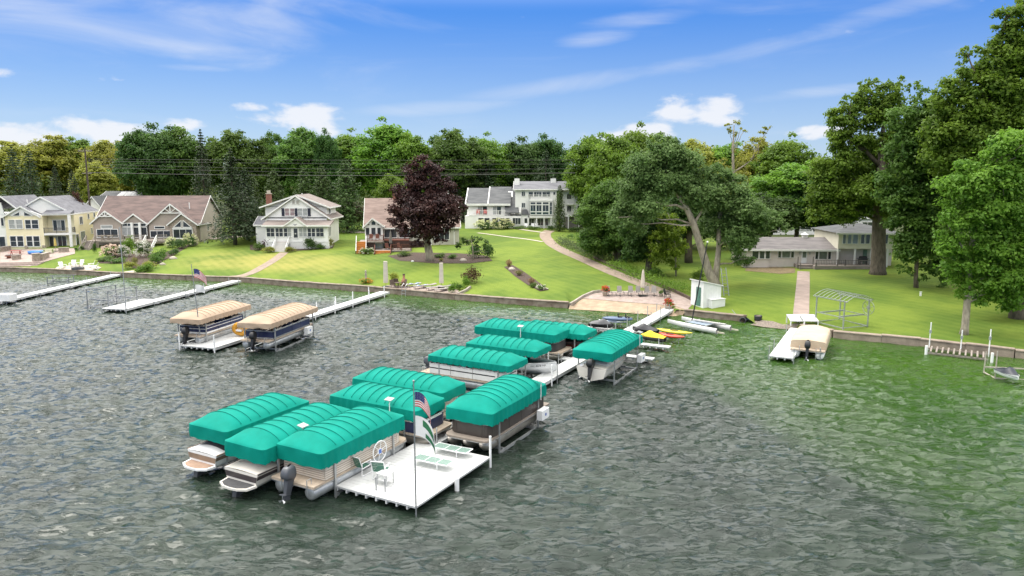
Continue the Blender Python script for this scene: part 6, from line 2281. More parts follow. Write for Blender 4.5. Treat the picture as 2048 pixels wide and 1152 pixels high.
def speedboat(label, loc, rot, L_=5.8, W=2.25, zb=.2, hullm=None, topm=None, coverm=None, bandm=None, platform=None, drive=None, motorm=BLACK, reg=None, mt=0, group=None):
    root = thing('speedboat', label, 'speedboat', (loc[0], loc[1], zb), rot, group)
    hullm = hullm or WHITE
    half, sec = loft_hull(L_, W, .95)
    hb = MB()
    hb.surf(24, 19, sec)
    # transom
    tr = [sec(0, j / 18) for j in range(19)]
    hb.add(tr, [tuple(range(19))])
    hb.build('hull', hullm, root, True)
    # gunwale band
    if bandm is not None:
        bb = MB()
        for s in (0.0, 1.0):
            bb.surf(24, 3, lambda a, b, s=s: (lambda p, q: (p[0] + (q[0] - p[0]) * b, (p[1] + (q[1] - p[1]) * b) * 1.012, (p[2] + (q[2] - p[2]) * b)))(sec(a * .93, .04 if s == 0 else .96), sec(a * .93, .12 if s == 0 else .88)))
        t0 = [sec(0, j / 18) for j in range(19)]
        bb.add([(-L_ / 2 - .012, t0[1][1], t0[1][2]), (-L_ / 2 - .012, t0[17][1], t0[17][2]), (-L_ / 2 - .012, t0[15][1], t0[15][2]), (-L_ / 2 - .012, t0[3][1], t0[3][2])], [(0, 1, 2, 3)])
        bb.build('hull_band', bandm, root, True)
    # rub rail
    rr = MB()
    for s in (0, 1):
        rr.tube([sec(i / 23 * .995, s) for i in range(24)], .035, 6, False)
    rr.build('rub_rail', ALU if bandm is None else bandm, root)
    # deck and cockpit cover, slightly domed
    def top(a, b):
        p = sec(a * .995, 0); y = p[1] * (1 - 2 * b) * .985
        dome = (.20 if .12 < a < .62 else .12) * math.sin(math.pi * b) * min(1, (1 - a) * 3) * min(1, a * 6 + .3)
        return (p[0], y, p[2] + dome)
    dk = MB()
    dk.surf(24, 9, top)
    dk.build('deck', topm or hullm, root, True)
    cm = coverm or mat('dark_boat_interior', (.05, .05, .055), .7, .2, 4)
    cv = MB()
    cv.surf(14, 9, lambda a, b: (lambda q: (q[0], q[1] * .86, q[2] + .05 + .22 * math.sin(math.pi * min(1, a * 1.25)) * math.sin(math.pi * b)))(top(.10 + .52 * a, b)))
    cv.build('cockpit_cover', cm, root, True)
    ws = MB()
    x0 = -L_ / 2 + L_ * .62
    ws.surf(3, 9, lambda a, b: (x0 + .32 - .35 * a - .55 * abs(b - .5) * 1.6, (b - .5) * W * .72, .95 + .16 + .42 * a))
    ws.build('windshield', mat('smoked_acrylic', (.05, .06, .07), .08, .2, 2, spec=.7), root, True)
    if platform is not None:
        pts = [(-L_ / 2 + .02, -W * .42), (-L_ / 2 + .02, W * .42), (-L_ / 2 - .45, W * .38), (-L_ / 2 - .66, W * .2), (-L_ / 2 - .7, 0), (-L_ / 2 - .66, -W * .2), (-L_ / 2 - .45, -W * .38)]
        sp = MB().prism(pts, .34, .44, 'z').build('swim_platform', hullm, root)
        MB().prism([(p[0] * .985 - .0, p[1] * .88) for p in pts], .445, .455, 'z').build('platform_mat', platform, sp)
    if drive == 'outboard':
        outboard(root, -L_ / 2 - .05, .30, motorm, mt)
    else:
        MB().hexa([(-L_ / 2 - .45, -.12, -.15), (-L_ / 2, -.12, -.05), (-L_ / 2, .12, -.05), (-L_ / 2 - .45, .12, -.15), (-L_ / 2 - .35, -.15, .32), (-L_ / 2, -.15, .34), (-L_ / 2, .15, .34), (-L_ / 2 - .35, .15, .32)]).build('stern_drive', DGREY, root)
    if reg:
        lettering(root, reg, sec, L_)
    return root


FONT_M = mat('black_lettering', (.015, .015, .02), .5)


def text_obj(s, size, m, parent, mw, name='lettering', depth=.004):
    cu = bpy.data.curves.new(name, 'FONT')
    cu.body = s
    cu.size = size
    cu.extrude = depth
    cu.align_x, cu.align_y = 'CENTER', 'CENTER'
    o = bpy.data.objects.new(name, cu)
    COL.objects.link(o)
    dg = bpy.context.evaluated_depsgraph_get()
    me = bpy.data.meshes.new_from_object(o.evaluated_get(dg))
    bpy.data.objects.remove(o)
    me.materials.clear(); me.materials.append(m)
    t = place(name, me, parent)
    t.matrix_local = mw
    return t


def lettering(root, s, sec, L_):
    a, b = sec(.74, .90), sec(.92, .90)
    ctr = Vector(sec(.83, .93))
    # on the side facing -y (port, v<.5)
    a, b = Vector(sec(.74, .10)), Vector(sec(.90, .10))
    c = Vector(sec(.82, .02))
    x = (b - a).normalized(); z = (c - (a + b) / 2); z = (z - x * z.dot(x)).normalized(); n = x.cross(z)
    n = -n if n.y > 0 else n
    mw = Matrix((x, z, x.cross(z))).transposed().to_4x4()
    mw.translation = (a + b) / 2 + Vector((0, -.03, 0)) + n * .05
    text_obj(s, .2, FONT_M, root, mw)


def boat_at(key, fx=0.0):
    r, L_, W = LIFTS[key]
    rot = r.rotation_euler[2]
    return (r.location.x + math.cos(rot) * fx, r.location.y + math.sin(rot) * fx), rot


BEIGE = mat('beige_boat_panel', (.62, .56, .48), .35, .06, 2)
STRB = mat('brown_pinstripe', (.30, .22, .17), .4)
WARMT = mat('warm_grey_tube', (.36, .33, .29), .35, .15, 2, metal=.75)
p, a = boat_at('A3', .05)
pontoon('beige pontoon boat with grey outboard under the nearest canopy', p, a, 6.9, 2.5, .18, ALU, BEIGE, (STRB, [(.12, .03), (.22, .03), (.32, .03), (.42, .03)]), motorm=mat('grey_outboard_cowl', (.075, .08, .092), .35, .1, 3))
p, a = boat_at('A2', -.25)
speedboat('white speedboat with black swim platform under the middle canopy of the near trio', p, a, 6.1, 2.3, .15, mat('cream_white_gelcoat', (.74, .70, .63), .25, .04, 2, coat=.5), bandm=mat('dark_hull_band', (.06, .05, .05), .3), platform=mat('charcoal_mat', (.05, .05, .052), .8, .2, 6), coverm=BEIGE)
p, a = boat_at('A1', -.2)
speedboat('white speedboat with tan swim platform under the farthest left canopy', p, a, 5.8, 2.2, .15, WHITE, bandm=mat('brown_hull_band', (.24, .17, .12), .35), platform=mat('tan_mat', (.30, .20, .14), .8, .15, 6))
BRN = mat('bronze_boat_panel', (.17, .135, .105), .4, .12, 2)
p, a = boat_at('B', .1)
pontoon('bronze pontoon boat, nose to the camera, under the large canopy right of the walkway', p, a + math.pi, 7.3, 2.6, .30, WARMT, mat('dark_brown_boat_panel', (.055, .045, .04), .4, .1, 2), None, mat('bronze_boat_carpet', (.24, .20, .165), .85, .1, 4), tubes=3, motor=True)
NAVYP = mat('navy_boat_panel', (.02, .03, .085), .35, .1, 2)
p, a = boat_at('D1', .35)
pontoon('navy pontoon boat with its bow to the walkway behind the near trio', p, a, 6.6, 2.45, .22, WARMT, NAVYP, (TRIM, [(.62, .06)]))
p, a = boat_at('D2', .3)
pontoon('pale pontoon boat second behind the near trio', p, a, 6.4, 2.35, .2, ALU, BEIGE, (STRB, [(.2, .04)]))
WPN = mat('white_boat_panel', (.72, .71, .69), .3, .05, 2)
p, a = boat_at('E1', -.35)
pontoon('white pontoon boat with black swoosh left of the walkway middle', p, a, 6.9, 2.45, .25, ALU, WPN, (BLACK, [(.40, .07)]), motorm=mat('grey_outboard_cowl', (.16, .17, .19)))
p, a = boat_at('E2', .75)
speedboat('white speedboat with black bow cover pointing at the walkway', p, a, 6.2, 2.25, .2, WHITE, topm=BLACK, coverm=BLACK, reg='MC 8278 NP', drive='outboard')
p, a = boat_at('E3', .4)
pontoon('dark pontoon boat under the long canopy behind the white-bowed speedboat', p, a, 7.2, 2.5, .2, WARMT, mat('charcoal_boat_panel', (.035, .035, .038), .4, .1, 2), None)
p, a = boat_at('E4', .2)
speedboat('dark red and black speedboat under the half hidden canopy near the beach', p, a, 6.0, 2.3, .2, mat('dark_maroon_gelcoat', (.09, .02, .015), .25, .1, 2, coat=.4), topm=BLACK, bandm=BLACK)
p, a = boat_at('C', -.3)
speedboat('cream fishing boat with black outboard under the canopy closest to the beach', p, a, 6.0, 2.4, .28, mat('cream_white_gelcoat', (.74, .70, .63)), coverm=WPN, drive='outboard', mt=R(18))
p, a = boat_at('T1', 0)
pontoon('white and navy pontoon boat under the left tan canopy', p, a, 7.0, 2.5, .35, ALU, NAVYP, (TRIM, [(.1, .14), (.45, .05)]))
p, a = boat_at('T2', -.1)
pontoon('navy pontoon boat with big black outboard under the right tan canopy', p, a, 7.6, 2.55, .35, ALU, NAVYP, (ALU, [(.08, .1), (.63, .05)]))

# pontoon boat under a fitted tarpaulin at right
A, B = P(1612, 712, .3), P(1645, 672, .3)
d = (B - A)
rt = math.atan2(d.y, d.x)
c = P(1622, 697, .3)
cb = pontoon('pontoon boat wrapped in a beige tarpaulin beside the short right pier', (c.x + .2, c.y + .5), rt + R(4), 6.4, 2.5, .02, WHITE, motorm=BLACK, fence=False)
TARP = mat('beige_tarpaulin', (.50, .40, .29), .85, .08, 1.2, bump=.02, bscale=5)


def tarp(u, v):
    a = (u - .5) * 2
    x = -2.6 + 5.8 * u
    prof = [(-1, .66), (-1.02, 1.0), (-1.0, 1.36), (-.9, 1.50), (-.45, 1.57), (0, 1.62), (.45, 1.57), (.9, 1.50), (1.0, 1.36), (1.02, 1.0), (1, .66)]
    f = v * 10
    i = min(9, int(f)); t = f - i
    y = prof[i][0] + (prof[i + 1][0] - prof[i][0]) * t
    z = prof[i][1] + (prof[i + 1][1] - prof[i][1]) * t
    e = max(0, abs(a) - .8) / .2
    taper = 1 - (.35 * max(0, (u - .72) / .28) ** 2)
    zz = .70 + (z - .70) * (1 - (.25 if a < 0 else .6) * e ** 2) + .05 * math.sin(u * 9) * (1 if .6 > abs(y) else .3) - .12 * max(0, math.sin(u * 3.1 * 2)) * (abs(y) < .5)
    return (x, y * 1.3 * taper, zz)


MB().surf(30, 21, tarp).build('tarpaulin', TARP, cb, True)
MB().surf(2, 21, lambda a, b: (lambda q: (q[0] - .03, q[1], .70 + a * (q[2] - .70)))(tarp(0, b))).build('tarpaulin_end', TARP, cb)
MB().tube([(-3.15, -.95, .05), (-3.15, -.95, .9), (-3.15, -.6, .9), (-3.15, -.6, .05)], .03, 6).tube([(-3.15, -.95, .3), (-3.15, -.6, .3)], .03, 6).tube([(-3.15, -.95, .6), (-3.15, -.6, .6)], .03, 6).build('boarding_ladder', ALU, cb)
# ------------------------------------------------------------------ shrubs, grasses and flowers
def shrub_mesh(key, seed, m, n=10, per=110, leaf=.07, flat=.8, flower=None, fl_n=0, fl_r=.12):
    rng = np.random.default_rng(seed)
    d = unit(rng.normal(size=(n, 3)))
    cen = d * rng.uniform(.25, .68, n)[:, None]
    cen[:, 2] = np.abs(cen[:, 2]) * .9 + .25
    rad = rng.uniform(.26, .42, n)
    C, Nn, s, v = clump_leaves(cen, rad, per, rng, leaf, flat)
    C[:, 2] = np.maximum(C[:, 2], .02)
    out = [leaf_mesh('foliage', C, Nn, s, v, m, rng)]
    if flower is not None:
        dd = unit(rng.normal(size=(fl_n * 3, 3)))
        dd = dd[dd[:, 2] > -.1][:fl_n]
        fc = dd * rng.uniform(.82, 1.05, len(dd))[:, None]
        fc[:, 2] = np.maximum(fc[:, 2] * .95 + .25, .1)
        C2, N2, s2, v2 = clump_leaves(fc, np.full(len(fc), fl_r), 22, rng, .055, .8)
        out.append(leaf_mesh('flowers', C2, N2, s2, v2, flower, rng))
    SH[key] = out


SH = {}
shrub_mesh('green', 51, GREEN)
shrub_mesh('dark', 52, GREEND)
shrub_mesh('lime', 53, GREENY, flat=.7)
shrub_mesh('bright', 54, GREENB)
shrub_mesh('purple', 55, leafmat('leaf_wine_purple', (.045, .014, .022), (.11, .035, .05)))
shrub_mesh('white', 56, GREEND, flower=WHITEF, fl_n=60)
shrub_mesh('pink', 57, GREEND, flower=PINKF, fl_n=62)
shrub_mesh('yellow', 58, GREEND, flower=YELLF, fl_n=60)
shrub_mesh('daisy', 59, GREEN, flower=WHITEF, fl_n=34, fl_r=.07)
shrub_mesh('red', 60, GREEN, n=6, flower=REDF, fl_n=70, fl_r=.14)
shrub_mesh('orange', 61, GREENB, flower=ORANGEF, fl_n=45, fl_r=.1)
shrub_mesh('copper', 62, leafmat('leaf_copper', (.075, .045, .022), (.16, .10, .05)), n=14, per=60)


def grass_mesh(key, seed, m, n=420, tip=None):
    rng = np.random.default_rng(seed)
    a = rng.random(n) * 6.28
    r = rng.random(n) ** .6
    t = rng.uniform(.3, 1, n)
    C = np.stack([np.cos(a) * r * .75 * t, np.sin(a) * r * .75 * t, t * (1.0 - .35 * r)], 1)
    Nn = np.stack([np.cos(a), np.sin(a), .4 + rng.random(n) * .4], 1) + rng.normal(size=(n, 3)) * .2
    SH[key] = [leaf_mesh('foliage', C, Nn, rng.uniform(.09, .17, n), rng.random(n), m, rng, .22)]


grass_mesh('grass', 63, GRASSL)
grass_mesh('straw', 64, GRASSY)
grass_mesh('tan', 65, leafmat('blade_tan', (.22, .14, .07), (.40, .27, .15)))


def shrub(key, label, px, py, w, h, cat='shrub', name='shrub', group=None, at=None, seed=0):
    """w,h in metres; pixel of its foot"""
    g = at if at is not None else G(px, py)
    root = thing(name, label, cat, g, (seed * 1.7 + px) % 6.28, group)
    me = SH[key]
    root.scale = (w / 2, w / 2, h / 1.25)
    place('foliage', me[0], root)
    if len(me) > 1:
        place('flowers', me[1], root)
    return root


for (k, lb, px, py, w, h) in [
    ('pink', 'pink and white hydrangea before the brown-roofed house, leftmost of the hydrangeas', 224, 514, 3.2, 2.2),
    ('white', 'white hydrangea right of the pink one below the deck', 246, 514, 2.6, 1.9),
    ('bright', 'tall rounded green shrub between the hydrangeas', 258, 506, 3.0, 3.2),
    ('white', 'large white hydrangea left of the wooden deck steps', 287, 514, 3.0, 2.7),
    ('yellow', 'pale yellow hydrangea right of the wooden deck steps', 342, 495, 2.2, 1.9),
    ('yellow', 'pale yellow hydrangea at the right corner of the brown-roofed house', 380, 493, 2.8, 2.4),
    ('dark', 'dark green shrub between the pale yellow hydrangeas', 360, 497, 3.2, 2.0),
    ('green', 'green shrub below the right deck steps', 322, 519, 2.6, 2.2),
    ('green', 'green shrub mound on the bank left of the boulders', 310, 527, 2.4, 1.9),
    ('dark', 'low dark shrub under the yellow hydrangea', 350, 510, 2.4, 1.3),
    ('bright', 'bright green low shrub by the shore end of the paving', 292, 543, 2.9, 1.4),
    ('bright', 'second bright green low shrub by the shore, nearer the water', 278, 546, 2.0, 1.0),
    ('lime', 'straw-green mound beside the shore paving', 262, 537, 2.4, 1.3),
    ('green', 'low green edging shrubs beneath the pink hydrangea', 212, 522, 3.0, 1.0),
    ('green', 'low green edging shrubs beneath the white hydrangea', 238, 525, 3.0, 1.0),
    ('lime', 'pale feathery shrub under the large white hydrangea', 300, 537, 2.4, 1.4),
    ('purple', 'purple-leaved shrub left of the white house steps', 538, 497, 2.6, 2.2),
    ('green', 'green shrub at the left corner of the white house', 518, 500, 2.4, 1.7),
    ('lime', 'yellow-green mound left of the foot of the white house steps', 537, 505, 2.6, 1.2),
    ('lime', 'yellow-green mound right of the foot of the white house steps', 581, 504, 2.3, 1.1),
    ('purple', 'small purple shrub right of the white house steps', 589, 495, 1.4, 1.5),
    ('dark', 'large round dark green shrub before the white house porch', 620, 499, 2.9, 2.5),
    ('green', 'low green shrub right of the large round dark one', 640, 498, 2.0, 1.2),
    ('lime', 'yellow-flecked shrub at the right corner of the white house', 658, 495, 1.9, 1.9),
    ('daisy', 'white daisies between the two orange deck stairs', 735, 508, 2.6, 1.2),
    ('green', 'low green plants with white blooms right of the lower orange stairs', 808, 512, 2.6, 1.0),
    ('green', 'low green shrub under the lower windows of the tan house', 880, 515, 2.2, .9),
    ('lime', 'lime green plant in the mulch under the purple maple', 882, 522, .9, .5),
    ('green', 'green shrubs at the right end of the tan house bed', 905, 517, 1.9, .9),
    ('dark', 'dark rounded shrub behind the weeping tree', 950, 515, 2.6, 2.4),
    ('dark', 'dark rounded shrub right of the weeping tree', 975, 514, 2.8, 2.6),
    ('yellow', 'hydrangea hedge with cream blooms at the left of the condominium', 968, 459, 4.4, 2.1),
    ('yellow', 'second cream hydrangea hedge before the condominium doors', 1003, 458, 5.0, 2.3),
    ('green', 'low green border right of the condominium hydrangeas', 1040, 458, 3.2, .9),
    ('green', 'green border before the condominium sunroom', 1065, 459, 3.4, .9),
    ('dark', 'dark shrub left of the columnar cypress', 1102, 461, 2.4, 1.3),
    ('dark', 'dark border right of the columnar cypress', 1150, 464, 4.5, 1.2),
    ('copper', 'copper-leaved open shrub on the lawn above the sea wall', 944, 565, 3.0, 2.5),
    ('bright', 'small round green tree-shaped shrub at the right end of the lakeside patio', 904, 586, 1.5, 1.5),
    ('green', 'green shrub second at the right end of the lakeside patio', 916, 580, 1.3, 1.2),
    ('bright', 'upright green shrub beyond the patio kerb', 932, 575, 1.5, 1.7),
    ('lime', 'flowering planter shrub by the left closed umbrella', 790, 566, 1.7, 1.7),
    ('orange', 'orange flower clump around the small garden statue', 731, 566, 1.8, .7),
    ('daisy', 'low grey-green plant at the lower end of the island bed', 1083, 579, 1.4, .7),
    ('green', 'leafy plant in the island bed', 1067, 575, 1.2, .8),
    ('dark', 'dark shrub at the left end of the ranch house', 1492, 535, 1.8, 2.2),
    ('dark', 'small dark shrub at the foot of the yellow house side wall', 152, 502, .9, .8),
    ('dark', 'second small dark shrub at the yellow house side wall', 164, 500, .9, .9),
    ('dark', 'narrow dark shrub between yellow house and brown-roofed house', 190, 507, .9, 2.2),
    ('bright', 'bright green bush at the foot of the silver maple, left side', 1395, 560, 2.4, 1.6),
    ('green', 'dark bush behind the beach chairs under the shade trees', 1310, 552, 2.2, 1.6),
]:
    shrub(k, lb, px, py, w, h, seed=int(px * 3 + py))
for (k, lb, px, py, w, h) in [
    ('tan', 'tall tan ornamental grass at the top of the island bed', 1018, 537, 1.5, 1.7),
    ('straw', 'straw-coloured ornamental grass in the middle of the island bed', 1038, 551, 1.9, .9),
    ('tan', 'brownish ornamental grass in the lower island bed', 1063, 570, 1.6, 1.2),
    ('straw', 'straw-green ornamental grass by the shore bed left', 270, 531, 1.7, 1.7),
]:
    shrub(k, lb, px, py, w, h, 'ornamental grass', 'ornamental_grass')


def hedge(label, pts, w, h, key='grass', step=.8, name='border_hedge'):
    """a run of plants grown together"""
    rng = np.random.default_rng(int(pts[0][0]))
    w3 = [G(*p) for p in pts]
    Cs, Ns, Ss, Vs = [], [], [], []
    for a, b in zip(w3[:-1], w3[1:]):
        L_ = (b - a).length
        k = max(1, int(L_ / step))
        for i in range(k):
            p = a.lerp(b, (i + rng.random() * .6) / k)
            off = rng.normal() * w * .25
            c = np.array([[p.x + off * .5, p.y + off, hz(p.x, p.y + off) + h * .4]])
            C, Nn, s, v = clump_leaves(c, np.array([w * .5 * rng.uniform(.8, 1.2)]), 150, rng, .12, h / w * 1.1)
            C[:, 2] = np.maximum(C[:, 2], hgt(C[:, 0], C[:, 1]) + .02)
            Cs.append(C); Ns.append(Nn); Ss.append(s); Vs.append(v)
    m = {'grass': GRASSL, 'green': GREENB, 'dark': GREEN}[key]
    o = place(name, leaf_mesh(name, np.concatenate(Cs), np.concatenate(Ns), np.concatenate(Ss), np.concatenate(Vs), m, rng, .4))
    tag(o, label, 'hedge')
    stuff(o)


hedge('grey-green border plants along the upper bend of the garden path', [(1120, 487), (1150, 500), (1180, 512), (1205, 523)], 2.2, 1.2)
hedge('bright green ground cover between the garden path and the shed', [(1225, 535), (1262, 550), (1300, 566), (1345, 580), (1385, 592)], 2.6, 1.2, 'green')
hedge('low green hedge beside the reddish wall near the condominium lawn', [(1135, 478), (1165, 478), (1200, 480)], 1.4, .9, 'dark')

g = G(1195, 490)
rw = thing('retaining_wall', 'low reddish garden wall under the trees right of the path bend', 'garden wall', g, R(-5))
for i in range(6):
    MB().box(-3 + i * 1.02, -3 + i * 1.02 + 1.0, 0, .4, -.3, .75).build('wall_block', mat('reddish_block', (.25, .12, .085), .9, .2, 2, bump=.02, bscale=8), rw)
MB().box(-3.1, 3.2, -.06, .46, .752, .86).build('wall_cap', CONC, rw)

# weeping tree
hero_tree('weeping_tree', 'small dark weeping tree with thin pale trunk right of the tan house', (946, 521),
          [[(946, 523, 0, .10), (946, 505, 0, .09), (945, 490, 0, .07), (942, 480, 0, .04)]],
          [(916, 487, 9), (926, 482, 9), (940, 480, 11), (955, 480, 12), (968, 487, 10), (978, 497, 9), (913, 495, 6), (958, 492, 11), (935, 487, 7), (975, 508, 6)],
          GREEND, .13, 1.1, BARKL, .1, 46, 8, ls=.95)


# ------------------------------------------------------------------ flags
RED = mat('flag_red', (.50, .03, .035), .8, .08, 3)
FWHITE = mat('flag_white', (.75, .74, .73), .8, .05, 3)
FBLUE = mat('flag_blue', (.02, .03, .14), .8, .08, 3)
FGREEN = mat('flag_green', (.03, .16, .07), .8, .08, 3)


def us_flag(parent, top, w, h, droop):
    """national flag hanging from its pole: 13 stripes, blue canton, white stars"""
    def pt(u, v, off=0.0):
        sag = droop * u ** 1.2
        x = u * w * math.cos(sag * .9)
        z = -v * h - u * w * math.sin(sag) + .02 * math.sin(u * 8)
        y = .07 * math.sin(u * 7 + v * 2) * u + off
        return (x + .05, y, top + z)
    st = MB()
    nu = 12
    for i in range(13):
        st.mi = i % 2
        st.surf(nu, 2, lambda a, b, i=i: pt(a, (i + b) / 13))
    f = st.build('flag', [RED, FWHITE], parent)
    MB().surf(6, 5, lambda a, b: pt(a * .42, b * 7 / 13, -.008)).build('canton', FBLUE, f)
    MB().surf(6, 5, lambda a, b: pt(a * .42, b * 7 / 13, .008)).build('canton', FBLUE, f)
    sb = MB()
    for r_ in range(5):
        for c_ in range(6):
            u, v = .42 * (c_ + .6) / 6.2, 7 / 13 * (r_ + .6) / 5.2
            for off in (-.014, .014):
                p = [pt(u + .011 * math.cos(a) * (1 if k % 2 == 0 else .45), v + .018 * math.sin(a) * (1 if k % 2 == 0 else .45), off) for k, a in enumerate([math.pi * j / 5 for j in range(10)])]
                sb.add(p, [tuple(range(10))])
    sb.build('stars', FWHITE, f)
    return f


def plain_flag(parent, top, w, h, droop, green=False):
    def pt(u, v, off=0):
        sag = droop * u ** 1.2
        return (u * w * math.cos(sag * .9) + .05, .06 * math.sin(u * 6 + v * 3) * u + off, top - v * h - u * w * math.sin(sag))
    f = MB().surf(10, 8, pt).build('flag', FWHITE, parent, True)
    if green:
        for off in (-.01, .01):
            MB().surf(6, 5, lambda a, b: pt(.25 + .5 * a, .12 + .32 * b + .1 * a, off)).build('flag_patch', FGREEN, f)
            MB().surf(6, 4, lambda a, b: pt(.35 + .6 * a, .70 + .22 * b, off)).build('flag_patch', FGREEN, f)
    return f


q = P(832, 1013, .45)
fp = thing('flagpole', 'tall flagpole with national flag and green-white flag on the near corner of the end deck', 'flagpole', q, R(-12))
MB().tube([(0, 0, -.9), (0, 0, 3.2), (.01, 0, 5.35)], [.035, .03, .022], 8).build('pole', GALV, fp)
MB().ball((.01, 0, 5.40), .05, 8, 5).build('finial', GALV, fp)
us_flag(fp, 4.95, 1.05, .62, 1.05)
plain_flag(fp, 3.95, 1.3, .85, 1.0, True)
q = P(402, 686, .45)
fp2 = thing('flagpole', 'slim flagpole with national flag and white flag on the tan canopies deck', 'flagpole', q, R(-5))
MB().tube([(0, 0, -.8), (-.02, 0, 3), (-.1, 0, 6.6)], [.05, .04, .025], 8).build('pole', GALV, fp2)
us_flag(fp2, 6.2, 1.2, .75, .7)
plain_flag(fp2, 4.9, .75, .6, .2)
fp2.rotation_euler = (0, R(-2.5), R(-5))


# ------------------------------------------------------------------ furniture
GSTRAP = mat('green_vinyl_strap', (.03, .13, .085), .55, .1, 4)


def slats(parent, name, a, b, c, d_, n, m, th=.02, gap=.25, across=True):
    """slats on the quad a(bottom left) b(bottom right) c(top right) d(top left)"""
    a, b, c, d_ = map(Vector, (a, b, c, d_))
    for i in range(n):
        f0, f1 = (i + gap / 2) / n, (i + 1 - gap / 2) / n
        nn = (b - a).cross(d_ - a).normalized() * th
        if across:
            p = [a.lerp(d_, f0), b.lerp(c, f0), b.lerp(c, f1), a.lerp(d_, f1)]
        else:
            p = [a.lerp(b, f0), a.lerp(b, f1), d_.lerp(c, f1), d_.lerp(c, f0)]
        MB().hexa(p + [q + nn for q in p]).build(name, m, parent)


def strap_chair(label, loc, rot):
    r = thing('strap_chair', label, 'chair', loc, rot)
    for s in (-1, 1):
        mb = MB()
        x = s * .3
        mb.tube([(x, -.32, .02), (x, -.30, .62), (x, .30, .62), (x, .34, .02)], .02, 6)
        mb.tube([(x, -.30, .02), (x, .34, .02)], .02, 6)
        mb.tube([(x, -.28, .40), (x, .28, .36), (x, .50, .95)], .02, 6)
        mb.build('frame', WHITE, r)
    slats(r, 'seat_strap', (-.29, -.27, .40), (.29, -.27, .40), (.29, .26, .37), (-.29, .26, .37), 6, GSTRAP, .012)
    slats(r, 'back_strap', (-.29, .30, .42), (.29, .30, .42), (.29, .50, .95), (-.29, .50, .95), 6, GSTRAP, .012)
    MB().tube([(-.3, .5, .95), (.3, .5, .95)], .02, 6).build('top_rail', WHITE, r)
    return r


def strap_lounge(label, loc, rot, back=.25):
    r = thing('strap_lounger', label, 'lounger', loc, rot)
    for s in (-1, 1):
        mb = MB(); x = s * .33
        mb.tube([(x, -1.0, .30), (x, .35, .30), (x, .98, .30 + back)], .024, 6)
        mb.tube([(x, -.75, .02), (x, -.75, .3)], .022, 6); mb.tube([(x, .45, .02), (x, .45, .3)], .022, 6)
        mb.build('frame', WHITE, r)
    for y, z in ((-1.0, .3), (.35, .3), (.98, .3 + back), (-.3, .3)):
        MB().tube([(-.33, y, z), (.33, y, z)], .022, 6).build('frame_bar', WHITE, r)
    GS = mat('pale_green_strap', (.16, .25, .21), .6, .1, 5)
    slats(r, 'seat_strap', (-.32, -.97, .305), (.32, -.97, .305), (.32, .33, .305), (-.32, .33, .305), 13, GS, .01, .2)
    slats(r, 'back_strap', (-.32, .37, .31), (.32, .37, .31), (.32, .96, .30 + back), (-.32, .96, .30 + back), 6, GS, .01, .2)
    return r


def dk(px, py, z=.455):
    return P(px, py, z)


strap_chair('green-strapped white chair by the pontoon boat on the end deck', dk(724, 946), R(150))
strap_chair('green-strapped white chair beside the little white table on the end deck', dk(763, 955), R(170))
t = thing('side_table', 'small white two-tier table near the front edge of the end deck', 'table', dk(771, 967), R(-28))
MB().box(-.28, .28, -.28, .28, .52, .55).build('table_top', WHITE, t)
MB().box(-.26, .26, -.26, .26, .22, .245).build('shelf', WHITE, t)
for sx in (-1, 1):
    for sy in (-1, 1):
        MB().bar((sx * .25, sy * .25, 0), (sx * .25, sy * .25, .519), .035).build('leg', ALU, t)
strap_lounge('green-strapped lounger lying flat on the end deck, nearer the flagpole', dk(866, 932), R(-118), .02)
strap_lounge('green-strapped lounger lying flat on the end deck, nearer the walkway', dk(905, 908), R(-118), .02)
for i, (px, py) in enumerate(((753, 1000), (771, 1003))):
    pp = thing('dock_stake', ['thin grey post left of two at the front edge of the end deck', 'thin grey post right of two at the front edge of the end deck'][i], 'post', P(px, py, 0))
    MB().tube([(0, 0, -1), (0, 0, 1.0)], .03, 8).build('pipe', GALV, pp)
    MB().lathe([(.045, 1.0), (.045, 1.05), (.01, 1.07)], 8).build('cap', GALV, pp)

# orange towable float on the small deck
q = P(482, 672, .45)
fl = thing('towable_float', 'orange inflatable towable float with pale pattern on the tan canopies deck', 'inflatable', q, R(-20))
ORG = mat('orange_nylon', (.62, .30, .03), .5, .12, 4)
mb = MB()
mb.surf(9, 22, lambda a, b: ((.72 + .25 * math.sin(math.pi * (a * 2 - .5) * .99)) * 0 + (.55 + .22 * math.cos(2 * math.pi * a)) * math.cos(2 * math.pi * b) * 1.15, .22 * math.sin(2 * math.pi * a), .62 + (.40 + .22 * math.cos(2 * math.pi * a)) * math.sin(2 * math.pi * b)), True)
mb.build('tube', ORG, fl, True)
MB().surf(5, 16, lambda a, b: (.62 * a * math.cos(2 * math.pi * b), -.06 * (1 - a), .62 + .45 * a * math.sin(2 * math.pi * b)), True).build('cover', mat('orange_pattern_nylon', (.62, .30, .03), .5, .1, 6, col2=(.75, .62, .40)), fl, True)
MB().box(-.3, .3, -.25, -.1, .45, .6).build('handle', FWHITE, fl)


# beach chairs
SLING = mat('grey_sling', (.29, .265, .24), .7, .08, 4)


